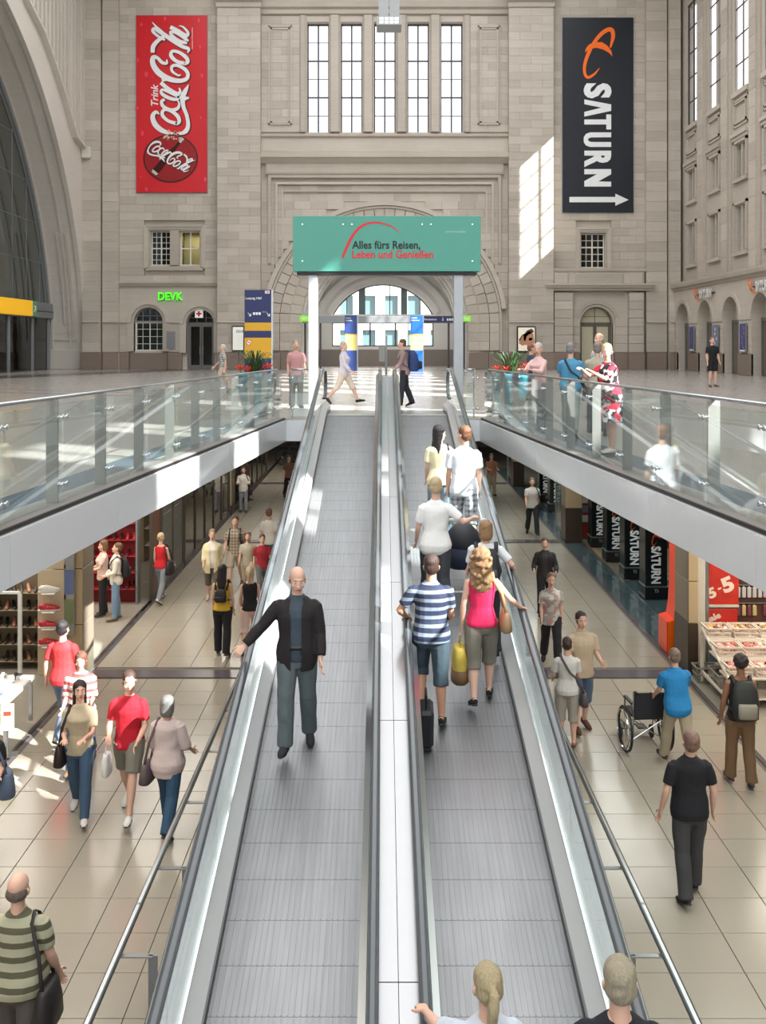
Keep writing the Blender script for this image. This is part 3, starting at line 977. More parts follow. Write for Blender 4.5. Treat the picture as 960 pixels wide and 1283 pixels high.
def arched_light(x0, x1, zp, y, nx, pane, fm, parent, rings=1):
    """fan light above a door or window: half-round frame, radial bars, glass"""
    c = (x0 + x1) / 2; r = (x1 - x0) / 2
    P = parent.location
    m = MB(); m.sweep([(r - .06, -.04), (r, -.04), (r, .04), (r - .06, .04)], [((c - P.x, y - P.y, zp - P.z), (math.cos(PI * k / 20), 0, math.sin(PI * k / 20)), (0, 1, 0)) for k in range(21)])
    fix_normals(m.obj('arched_frame', fm, parent))
    for i in range(1, nx):
        u = x0 + (x1 - x0) * i / nx; h = math.sqrt(max(0, r * r - (u - c) ** 2))
        MB().box(u - .018 - P.x, u + .018 - P.x, y - .03 - P.y, y + .03 - P.y, zp - P.z, zp + h - .03 - P.z).obj('glazing_bar', fm, parent)
        if i == 1:
            for zz in (0.42,):
                w = math.sqrt(r * r - (r * zz) ** 2); MB().box(c - w - P.x, c + w - P.x, y - .03 - P.y, y + .03 - P.y, zp + r * zz - .015 - P.z, zp + r * zz + .015 - P.z).obj('glazing_bar', fm, parent)
    g = MB(); plate(g, [[(c - P.x + (r - .03) * math.cos(PI * k / 24), zp - P.z + (r - .03) * math.sin(PI * k / 24)) for k in range(25)]], (0, y - P.y, 0), (1, 0, 0), (0, 0, 1), (0, -1, 0), .008)
    g.obj('pane', pane, parent)
    MB().box(x0 - P.x, x1 - P.x, y - .06 - P.y, y + .06 - P.y, zp - .06 - P.z, zp + .06 - P.z).obj('transom', fm, parent)


w = grid_window(WIN_A[0], WIN_A[1], WIN_A[2], WIN_A[3], 60.45, 4, 4, glass('greenish pane', (.45, .55, .52), 1.0), M_FRAME_W, .09, .03, (('x', 2),))
arched_light(WIN_A[0], WIN_A[1], WIN_A[3], 60.45, 4, M_DARKGL, plain('grey window paint', (150, 148, 142), .5), w)
M_DOORF = plain('grey door frame', (112, 110, 108), .4, .3)


def double_door(x0, x1, zp, y, pane, fm, n):
    r = empty('door_%d' % n, ((x0 + x1) / 2, y, 0)); r['kind'] = 'structure'
    hw = (x1 - x0) / 2
    f = MB(); f.box(-hw, -hw + .1, -.06, .06, 0, zp); f.box(hw - .1, hw, -.06, .06, 0, zp); f.obj('door_frame', fm, r)
    for s in (-1, 1):
        d = MB(); a, b = sorted((s * .02, s * (hw - .1)))
        d.box(a, a + .09, -.03, .03, .02, zp - .06); d.box(b - .09, b, -.03, .03, .02, zp - .06); d.box(a + .09, b - .09, -.03, .03, .02, .25); d.box(a + .09, b - .09, -.03, .03, zp - .2, zp - .06)
        o = d.obj('door_leaf', fm, r)
        MB().box(a + .09, b - .09, -.006, .006, .25, zp - .2).obj('pane', pane, o)
        h = MB(); h.tube([(s * .09, -.05, .9), (s * .09, -.09, .95), (s * .09, -.09, 1.35), (s * .09, -.05, 1.4)], .014, 6); h.obj('door_handle', M_STEEL, o)
    return r


d1 = double_door(DOOR_A[0], DOOR_A[1], DOOR_A[3], 60.5, M_DARKGL, M_DOORF, 1); arched_light(DOOR_A[0], DOOR_A[1], DOOR_A[3], 60.5, 3, M_DARKGL, M_DOORF, d1)
M_CREAM = plain('cream door panel', (196, 188, 162), .5)
d2 = double_door(DOOR_B[0], DOOR_B[1], DOOR_B[3], 60.5, M_CREAM, plain('bronze door frame', (104, 96, 84), .5), 2); arched_light(DOOR_B[0], DOOR_B[1], DOOR_B[3], 60.5, 2, M_CREAM, plain('bronze door frame', (104, 96, 84), .5), d2)

# ------------------------------------------------------------------ vestibule behind the great arch
cx, cz, r = ARC
v = MB()
n = 40
pr = [(r + .35, 0)] + []
path = [((cx, 60.9, 0), (1, 0, 0))] 
inner = [(-r - .0, 0.0)] + [(-(r + .0) * math.cos(PI * k / n), cz + r * math.sin(PI * k / n)) for k in range(n + 1)] + [(r, 0.0)]
outerp = [(-r - .4, 0.0)] + [(-(r + .4) * math.cos(PI * k / n), cz + (r + .4) * math.sin(PI * k / n)) for k in range(n + 1)] + [(r + .4, 0.0)]
loop = inner + outerp[::-1]
plate(v, [[(cx + a, b) for a, b in loop]], (0, 61.0, 0), (1, 0, 0), (0, 0, 1), (0, -1, 0), 9.2)
vest = tag(v.obj('wall_vestibule', M_VEST), kind='structure')
for yy in (62.6, 65.2, 67.8):
    ring(cx, cz, r - .28, r + .02, yy, yy + .7, 0, PI, 'vault_rib', M_VEST, vest, 30, jamb=0)
# coffers between the ribs
for yy in (61.35, 63.6, 66.2, 68.7):
    for k in range(1, 15):
        a = PI * k / 15
        m = MB(); d = Vector((math.cos(a), 0, math.sin(a))); tt = Vector((-math.sin(a), 0, math.cos(a)))
        o = Vector((cx, yy, cz)) + d * (r - .06)
        P = [o + tt * (u * .38) + Vector((0, 1, 0)) * (w_ * .45 + .45) for u, w_ in ((-1, -1), (1, -1), (1, 1), (-1, 1))]; Q = [p + d * .08 for p in P]
        m.add(P + Q, [(0, 1, 2, 3), (0, 4, 5, 1), (1, 5, 6, 2), (2, 6, 7, 3), (3, 7, 4, 0)])
        fix_normals(m.obj('coffer_panel', M_VEST, vest))
VY = 70.0
SV = F / VY
vx = lambda px: (px - 480) / SV
vz = lambda py: CAMZ + (433 - py) / SV
Rw = 71 / SV; cwz = vz(427)
arcw = [(vx(480) + Rw * math.cos(a), cwz + Rw * math.sin(a)) for a in [math.asin((vz(394) - cwz) / Rw) + (PI - 2 * math.asin((vz(394) - cwz) / Rw)) * k / 30 for k in range(31)]]
ew = MB()
plate(ew, [[(-6.2, -.2), (6.2, -.2), (6.2, 8.6), (-6.2, 8.6)], [(arcw[0][0], vz(394))] + arcw[1:], rect(vx(416), vx(543.5), vz(434), vz(404))], (0, VY, 0), (1, 0, 0), (0, 0, 1), (0, -1, 0), .5)
endw = tag(ew.obj('wall_vestibule_end', M_VEST), kind='structure')
for k, (rr0, rr1, y) in enumerate(((74, 80, 69.85), (84, 92, 69.75), (97, 106, 69.6))):
    a0 = 0.35 if k else .47
    ring(vx(480), cwz, rr0 / SV, rr1 / SV, y, VY, a0, PI - a0, 'archivolt', M_VEST, endw, 30)
MB().box(-5.3, 5.3, 69.6, VY, 0, vz(438)).obj('counter_wall', plain('grey brown cladding', (128, 118, 110), .5), endw)
# arched window: frame, wide pilaster bars, panes
r_ = empty('window_40', (0, VY + .3, vz(394))); r_['kind'] = 'structure'
oz = vz(394)
m = MB(); m.sweep([(Rw - .08, -.06), (Rw + .02, -.06), (Rw + .02, .06), (Rw - .08, .06)], [((vx(480), 0, cwz - oz), (math.cos(a), 0, math.sin(a)), (0, 1, 0)) for a in [0.49 + (PI - .98) * k / 30 for k in range(31)]])
fix_normals(m.obj('window_frame', M_FRAME_D, r_))
M_TEALP = plain('dark teal pilaster', (74, 92, 94), .4)
XB = [vx(q) for q in (417, 434.5, 449, 457.5, 473, 488.5, 503, 510, 526.5, 543)]
for q, wd, mt in ((434.5, .06, M_FRAME_D), (453.5, .48, M_TEALP), (473, .06, M_FRAME_D), (488.5, .06, M_FRAME_D), (506.5, .44, M_TEALP), (526.5, .06, M_FRAME_D)):
    hh = math.sqrt(Rw ** 2 - (vx(q) - vx(480)) ** 2) + cwz - oz
    MB().box(vx(q) - wd / 2, vx(q) + wd / 2, -.05, .05, 0, hh).obj('mullion' if wd < .1 else 'pilaster', mt, r_)
for i in range(len(XB) - 1):
    if i in (2, 6): continue
    xm = (XB[i] + XB[i + 1]) / 2
    arcs = [(x_, math.sqrt(max(0, Rw ** 2 - (x_ - vx(480)) ** 2)) + cwz - oz) for x_ in [XB[i] + (XB[i + 1] - XB[i]) * k / 6 for k in range(7)]]
    g = MB(); plate(g, [[(XB[i], 0), (XB[i + 1], 0)] + [(a, max(b, .01)) for a, b in arcs[::-1]]], (0, 0, 0), (1, 0, 0), (0, 0, 1), (0, -1, 0), .008)
    g.obj('pane', M_PANE, r_)
grid_window(vx(416), vx(543.5), vz(434), vz(404), VY + .3, 8, 1, M_PANE, M_FRAME_D, .08, .05, (('x', 3), ('x', 5)))
# steel transom beam across the arch, glazed draught lobby below
beam = MB(); beam.bbox(cx - r, cx + r, 61.6, 61.9, BZ(404), BZ(395), .02); tag(beam.obj('trim_1', M_STEEL_D), kind='structure')
for xx in (cx - r + .15, cx - r + 1.1, cx + r - 1.1, cx + r - .15):
    MB().box(xx - .06, xx + .06, 61.7, 61.85, 0, BZ(404)).obj('post', M_FRAME_D, bpy.data.objects['trim_1'])

# pale stone building across the street
sb = MB(); plate(sb, [rect(-9, 9, -1, 16)] + [rect(-8.2 + 2.1 * i, -7.0 + 2.1 * i, z0, z0 + 1.9) for i in range(8) for z0 in (1.0, 4.2, 7.4, 10.6)], (0, 92, 0), (1, 0, 0), (0, 0, 1), (0, -1, 0), .6)
fac = sb.obj('facade', stone('street stone', (214, 210, 200), vary=.1))
bd = empty('building', (0, 92, -1), 0, 'pale stone building seen through the arched window at the far end', 'building')
fac.parent = bd; fac.matrix_parent_inverse = Matrix.Translation((0, -92, 1))
for i in range(8):
    for z0 in (1.0, 4.2, 7.4, 10.6):
        o = MB().box(-8.2 + 2.1 * i, -7.0 + 2.1 * i, .35, .45, z0 + 1, z0 + 2.9).obj('window', plain('street window', (96, 122, 124), .15), bd)

# ------------------------------------------------------------------ right wall (X = 18)
RX = 18.0
K = [57.55 - 3.95 * k for k in range(0, 22)]
OPEN = [True] * 11 + [False, True, False, True, True] + [False] * 6
rw = MB()
hl = []
for yc, op in zip(K, OPEN):
    if op: hl.append(rect(yc - 1.0, yc + 1.0, 14.3, 21.5))
    for z0, z1 in ((9.9, 11.6), (6.2, 8.5)):
        if yc > 40:
            hl.append(rect(yc - .72, yc - .08, z0, z1)); hl.append(rect(yc + .08, yc + .72, z0, z1))
plate(rw, [[(-31, -.4), (60.3, -.4), (60.3, 26), (-31, 26)]] + hl, (RX, 0, 0), (0, 1, 0), (0, 0, 1), (-1, 0, 0), .42)
wall_right = tag(rw.obj('wall_right', M_STONE), kind='structure')
vis = [yc for yc in K if yc > 38]
for i, yc in enumerate(K):
    if yc < -32: continue
    near = yc > 38
    yp = yc - 1.975       # pilaster between bays
    MB().box(RX - .22, RX, yp - .42, yp + .42, 5.0, 26).obj('pilaster', M_STONE, wall_right)
    if not near: continue
    MB().box(RX - .10, RX, yp - .66, yp + .66, 5.0, 26).obj('pilaster_back', M_STONE, wall_right)
    # ashlar joints on the pilaster
    for k in range(20):
        z = 5.2 + k * .86
        MB().bbox(RX - .24, RX - .18, yp - .43, yp + .43, z, z + .85, .008).obj('stone_block', M_STONE, wall_right)
    # sill and sunk panel under the tall window
    b = MB(); b.box(RX - .16, RX, yc - 1.1, yc + 1.1, 14.05, 14.3); b.obj('sill', M_STONE, wall_right)
    for g, xx in ((0, RX - .07), (.16, RX - .12)):
        b = MB(); y0, y1, z0, z1 = yc - 1.0 + g, yc + 1.0 - g, 12.5 + g, 13.9 - g
        b.box(xx, RX, y0, y0 + .09, z0, z1); b.box(xx, RX, y1 - .09, y1, z0, z1); b.box(xx, RX, y0, y1, z0, z0 + .09); b.box(xx, RX, y0, y1, z1 - .09, z1); b.obj('panel_frame', M_STONE, wall_right)
    for z0, z1 in ((9.9, 11.6), (6.2, 8.5)):
        b = MB(); b.box(RX - .16, RX, yc - .98, yc + .98, z0 - .22, z0 - .04); b.obj('sill', M_STONE, wall_right)
        b = MB(); b.box(RX - .12, RX, yc - .95, yc - .78, z0, z1 + .2); b.box(RX - .12, RX, yc + .78, yc + .95, z0, z1 + .2); b.box(RX - .12, RX, yc - .95, yc + .95, z1 + .06, z1 + .22); b.obj('window_surround', M_STONE, wall_right)
        if z1 > 11:
            b = MB(); b.box(RX - .24, RX, yc - 1.1, yc + 1.1, z1 + .4, z1 + .58); b.box(RX - .16, RX, yc - 1.05, yc + 1.05, z1 + .22, z1 + .4); b.obj('hood', M_STONE, wall_right)
        for s in (-1, 1):
            u0, u1 = yc + s * .4 - .32, yc + s * .4 + .32
            grid_window(u0, u1, z0, z1, 0, 2, 3, M_DARKGL, plain('brown window paint', (120, 108, 94), .6), .05, .03, U=(0, 1, 0), O=(RX + .3, 0, 0))
    b = MB(); b.box(RX + .74, RX + .78, yc - 1.4, yc + 1.4, 5.8, 12); b.obj('room_behind', plain('dim room', (70, 64, 58), .8), wall_right)
first = True
for i, (yc, op) in enumerate(zip(K, OPEN)):
    if not op: continue
    grid_window(yc - 1.0, yc + 1.0, 14.3, 21.5, 0, 2, 5, M_PANE, M_FRAME_D, .05, .05, (('x', 1),), U=(0, 1, 0), O=(RX + .1, 0, 0))
MB().box(19.3, 22, 54.9, 58.4, 0, 30).obj('sun_blocker', M_STONE, wall_right)  # added unseen block outside, stops sun through the corner window reaching the banner
# cornice and arcade at ground level
PRJ = 17.45
arc = MB()
hl = []
ys = [yc for yc in K if yc > 20]
out = [(60.25, -.2), (60.25, 4.65), (18, 4.65), (18, -.2)]
for yc in ys: hl.append(arch_loop(yc - 1.15, yc + 1.15, .0, 2.75))
o2 = [(18, 0.001)]
for yc in sorted(ys):
    a = arch_loop(yc - 1.15, yc + 1.15, .001, 2.75)
    o2 += [a[0]] + a[2:][::-1][0:] if False else [(yc - 1.15, .001)] + [(yc + 1.15 * math.cos(PI - PI * k / 20), 2.75 + 1.15 * math.sin(PI * k / 20)) for k in range(21)] + [(yc + 1.15, .001)]
o2 += [(60.25, .001), (60.25, 4.65), (18, 4.65)]
plate(arc, [o2], (PRJ, 0, 0), (0, 1, 0), (0, 0, 1), (-1, 0, 0), .56)
arc.obj('arcade', M_STONE, wall_right)
b = MB(); P = [(0, 0), (.06, .05), (.1, .15), (.22, .22), (.26, .4), (.26, .5), (-.2, .55), (-.2, 0)]
b.sweep([(-p, z) for p, z in P], [((PRJ, 18, 4.62), (1, 0, 0), (0, 0, 1)), ((PRJ, 60.2, 4.62), (1, 0, 0), (0, 0, 1))]); fix_normals(b.obj('cornice', M_STONE, wall_right))
for yc in ys:
    m = MB(); m.sweep([(1.15, 0), (1.38, 0), (1.38, .06), (1.15, .06)], [((PRJ - .06, yc, 2.75), (0, math.cos(PI * k / 20), math.sin(PI * k / 20)), (1, 0, 0)) for k in range(21)]); fix_normals(m.obj('archivolt', M_STONE, wall_right))
    MB().box(PRJ - .05, PRJ, yc + 1.15, yc + 2.8, 2.68, 2.8).obj('string_course', M_STONE, wall_right)
    MB().bbox(PRJ - .07, PRJ + .1, yc + 1.15, yc + 2.8, 0, 1.05, .02).obj('plinth_stone', M_PLINTH, wall_right)
    for k in range(4):
        MB().bbox(PRJ - .02, PRJ + .1, yc + 1.16, yc + 2.79, 1.06 + k * .405, 1.06 + (k + 1) * .405 - .012, .01).obj('stone_block', M_STONE, wall_right)
    if yc > 38:
        o = empty('door_%d' % (10 + int(yc)), (RX - .05, yc, 0)); o['kind'] = 'structure'
        b = MB(); b.box(-.04, .04, -1.15, -1.03, 0, 2.75); b.box(-.04, .04, 1.03, 1.15, 0, 2.75); b.box(-.04, .04, -1.03, 1.03, 2.6, 2.75); b.box(-.04, .04, -.04, .04, 0, 2.6); b.obj('door_frame', M_DOORF, o)
        for s in (-1, 1): MB().box(-.01, .01, min(s * .04, s * 1.03), max(s * .04, s * 1.03), .05, 2.6).obj('pane', plain('shut glass', (96, 88, 78), .2), o)

# ------------------------------------------------------------------ left wall with its great glazed arch (X = -18)
LXW = -18.0
EC, EA, EB = 38.5, 21.4, 19.8


def ell(a, b, t): return (EC + a * math.cos(t), b * math.sin(t))


lw = MB()
nn = 60
o3 = [(-31, .001), (EC - EA, .001)] + [ell(EA, EB, PI - PI * k / nn) for k in range(1, nn)] + [(EC + EA, .001), (60.3, .001), (60.3, 26), (-31, 26)]
plate(lw, [o3], (LXW, 0, 0), (0, 1, 0), (0, 0, 1), (1, 0, 0), .8)
wall_left = tag(lw.obj('wall_left', M_STONE_L), kind='structure')


def arch_band(a, b, da, x0, x1, name, mat, parent, t0=0.0, t1=PI / 2 + .6, n=60):
    """band following the elliptical arch between X = x0 and x1, thickness da outwards"""
    m = MB(); path = []
    for k in range(n + 1):
        t = t0 + (t1 - t0) * k / n
        y, z = ell(a, b, t); nrm = Vector((0, math.cos(t) / a, math.sin(t) / b)).normalized()
        path.append(((0, y, z), (1, 0, 0), tuple(nrm)))
    m.sweep([(x0, 0), (x1, 0), (x1, da), (x0, da)], path)
    return fix_normals(m.obj(name, mat, parent))


arch_band(EA + .004, EB + .004, .5, -25.0, LXW - .79, 'intrados', M_STONE_L, wall_left, 0, PI)
for x0, x1, d in ((-18.25, -18.0, .10), (-18.95, -18.85, .07), (-20.0, -19.9, .07)):
    arch_band(EA - d, EB - d, d - .003, x0, x1, 'intrados_moulding', M_STONE_L, wall_left, 0.02)
# nested panel frames on the foot of the intrados
for (x0, x1, z0, w) in ((-22.0, -18.55, 1.75, .12), (-21.6, -18.8, 2.15, .14), (-21.2, -19.1, 2.75, .10)):
    m = MB(); yy = EC + EA
    m.box(x0, x1, yy - .14, yy + .1, z0, z0 + w); m.obj('panel_frame', M_STONE_L, wall_left)
    t0 = math.asin(z0 / EB)
    arch_band(EA - .12, EB - .12, .14, x1 - w, x1, 'panel_frame', M_STONE_L, wall_left, t0, .42)
    arch_band(EA - .12, EB - .12, .14, x0, x0 + w, 'panel_frame', M_STONE_L, wall_left, t0, .42)
MB().bbox(-24, -18.0, EC + EA - .12, EC + EA + .1, 0, 1.2, .02).obj('plinth_stone', M_STONE_L, wall_left)
MB().box(-24, LXW + .02, EC + EA - .03, 60.4, 0, .9).obj('plinth_core', M_STONE_L, wall_left)
# joints that read as lines on the wall strip between arch and corner
# moulding that rises with the arch, ending on a bracket, with flutes above it
CUR = [(48.0, 19.6), (49.4, 18.7), (51.8, 17.8), (53.6, 16.6), (55.4, 15.2), (56.6, 14.1), (57.3, 13.5), (58.3, 13.3), (59.6, 13.0)]


def cur_z(y): return float(np.interp(y, [c[0] for c in CUR], [c[1] for c in CUR]))


for k, (dz, pj, hh) in enumerate(((0, .34, .16), (.2, .26, .12), (.38, .16, .12))):
    m = MB(); m.sweep([(0, 0), (pj, 0), (pj, hh), (0, hh)], [((LXW, y, z + dz), (1, 0, 0), (0, 0, 1)) for y, z in CUR]); fix_normals(m.obj('arch_moulding', M_STONE_L, wall_left))
MB().bbox(LXW, LXW + .55, 58.9, 59.7, 12.6, 13.3, .06).obj('bracket', M_STONE_L, wall_left)
y = 49.2
while y < 59.4:
    z0 = cur_z(y) + .5
    MB().box(LXW, LXW + .16, y, y + .28, z0, 26).obj('flute', M_STONE_L, wall_left)
    y += .62
# glazing of the arch
GX = -20.1
glz = empty('window_50', (GX, EC, 0)); glz['kind'] = 'structure'


def arch_obj(a, b, da, x0, x1, name, mat, t0, t1, n=50):
    o = arch_band(a, b, da, x0, x1, name, mat, None, t0, t1, n)
    o.parent = glz; o.matrix_parent_inverse = Matrix.Translation(glz.location).inverted(); return o


tz0 = math.asin(3.9 / 19.6)
arch_obj(EA - .35, EB - .3, .33, GX - .12, GX + .12, 'window_frame', M_STEEL_D, .19, 2.0)
arch_obj(EA - .62, EB - .55, .06, GX - .06, GX + .06, 'window_frame', M_STEEL_D, .19, 2.0)
MB().bbox(-.2, .25, -20, EA - .3, 3.05, 3.95, .02).obj('transom_beam', M_STEEL_D, glz)
MB().box(-.22, .27, -20, EA - .3, 3.42, 3.46).obj('beam_joint', M_FRAME_D, glz)
for yy in np.arange(19.4, -6, -2.15):
    h = (EB - .5) * math.sqrt(max(0, 1 - ((yy) / (EA - .5)) ** 2))
    if h < 4: continue
    MB().box(-.02, .02, yy - .012, yy + .012, 3.95, h).obj('glazing_joint', M_STEEL_D, glz)
for zz in np.arange(6.3, 19, 2.25):
    h = (EA - .5) * math.sqrt(max(0, 1 - (zz / (EB - .5)) ** 2))
    MB().box(-.02, .02, -8, h, zz - .012, zz + .012).obj('glazing_joint', M_STEEL_D, glz)
M_ARCHG = glass('arch glass', (.66, .70, .70), 1.2)
gm = MB(); plate(gm, [[(-8, 3.95), (19.9, 3.95)] + [((EA - .5) * math.cos(t), (EB - .5) * math.sin(t)) for t in np.linspace(.21, 1.95, 40)]], (0, 0, 0), (0, 1, 0), (0, 0, 1), (1, 0, 0), .01)
gm.obj('pane', M_ARCHG, glz)
# platform hall wall beyond the glass
bw = MB(); bw.box(-27, -26.4, 10, 60.5, 0, 26); bw.box(-27, -18, 60.4, 61.0, 0, 26)
bo = tag(bw.obj('wall_platform_hall', M_STONE), kind='structure')
for k in range(9):
    MB().bbox(-26.4, -25.7, 60 - k * 4 - .6, 60 - k * 4, 0, 24, .03).obj('pilaster', M_STONE, bo)
tag(MB().box(-27, -18.4, 0, 61, -.3, -.002).obj('floor_platform', M_UP), kind='structure')
area('platform_light', (-23, 45, 22), 5, 26, 1500, (.95, .98, 1))
# shop front under the transom
sf = empty('shop_front', (GX, 50, 0)); sf['kind'] = 'structure'
for yy in (9.3, 6.6, 3.0): MB().bbox(-.1, .1, yy - .12, yy + .12, 0, 3.05, .02).obj('post', M_STEEL_D, sf)
MB().box(-.012, .012, -4, 9.2, 0, 3.05).obj('pane', M_DARKGL, sf)
for k, c in enumerate(((60, 56, 52), (186, 120, 80), (150, 140, 120), (140, 66, 56), (200, 190, 170))):
    MB().box(-1.6, -1.4, -4, 9, .5 + k * .45, .5 + k * .45 + .4).obj('shelf_row', plain('goods %d' % c[0], c, .7, 0, .35, 5), sf)
# ------------------------------------------------------------------ moving ramps (twin inclined walkways, 12 degrees)
CXR = 0.09                       # centre line of the pair
YT = 20.3                        # head of the incline
SL = 0.2121
UPV = Vector((0, -SL, 1)).normalized()
FWD = Vector((0, 1, SL)).normalized()


def R3(x, y, h=0.0):
    """point h above the walking surface (vertical) - on the landing the surface is level"""
    return Vector((x, y, (RZ(y) if y < YT else RZ(YT)) + h))


def band(mb, prof, ys, mi=0):
    """profile (x, h) swept along the ramp through the given y positions; hs are vertical offsets"""
    mb.sweep(prof, [((0, y, RZ(min(y, YT))), (1, 0, 0), (0, 0, 1)) for y in ys], mi)
    return mb


def pallet_mat():
    m, t, p = nt('grooved aluminium pallet')
    p.inputs['Metallic'].default_value = .55; p.inputs['Roughness'].default_value = .42
    tc = N(t, 'ShaderNodeTexCoord'); sp = N(t, 'ShaderNodeSeparateXYZ'); L(t, tc.outputs['Object'], sp.inputs[0])
    a = N(t, 'ShaderNodeMath', _operation='MULTIPLY_ADD'); a.inputs[1].default_value = 110; a.inputs[2].default_value = 200; L(t, sp.outputs['X'], a.inputs[0])
    f = N(t, 'ShaderNodeMath', _operation='PINGPONG'); f.inputs[1].default_value = .5; L(t, a.outputs[0], f.inputs[0])
    geo = N(t, 'ShaderNodeNewGeometry'); mp = N(t, 'ShaderNodeMapping'); mp.inputs['Scale'].default_value = (38, 1.2, 1)
    L(t, geo.outputs['Position'], mp.inputs[0])
    nz = N(t, 'ShaderNodeTexNoise', Scale=1.0, Detail=4.0); L(t, mp.outputs[0], nz.inputs[0])
    n2 = N(t, 'ShaderNodeTexNoise', Scale=2.2, Detail=3.0); L(t, geo.outputs['Position'], n2.inputs[0])
    s = N(t, 'ShaderNodeMath', _operation='MULTIPLY_ADD'); s.inputs[1].default_value = .9; L(t, nz.outputs[0], s.inputs[0])
    g = N(t, 'ShaderNodeMath', _operation='MULTIPLY'); g.inputs[1].default_value = .5; L(t, f.outputs[0], g.inputs[0]); L(t, g.outputs[0], s.inputs[2])
    s2 = N(t, 'ShaderNodeMath', _operation='MULTIPLY_ADD'); s2.inputs[1].default_value = .4; L(t, n2.outputs[0], s2.inputs[0]); L(t, s.outputs[0], s2.inputs[2])
    s3 = N(t, 'ShaderNodeMath', _operation='SUBTRACT', _use_clamp=True); s3.inputs[1].default_value = .25; L(t, s2.outputs[0], s3.inputs[0])
    mx = N(t, 'ShaderNodeMix', _data_type='RGBA'); mx.inputs[6].default_value = lin((124, 124, 126)) + (1,); mx.inputs[7].default_value = lin((156, 157, 159)) + (1,)
    L(t, s3.outputs[0], mx.inputs[0]); L(t, mx.outputs[2], p.inputs['Base Color'])
    return m


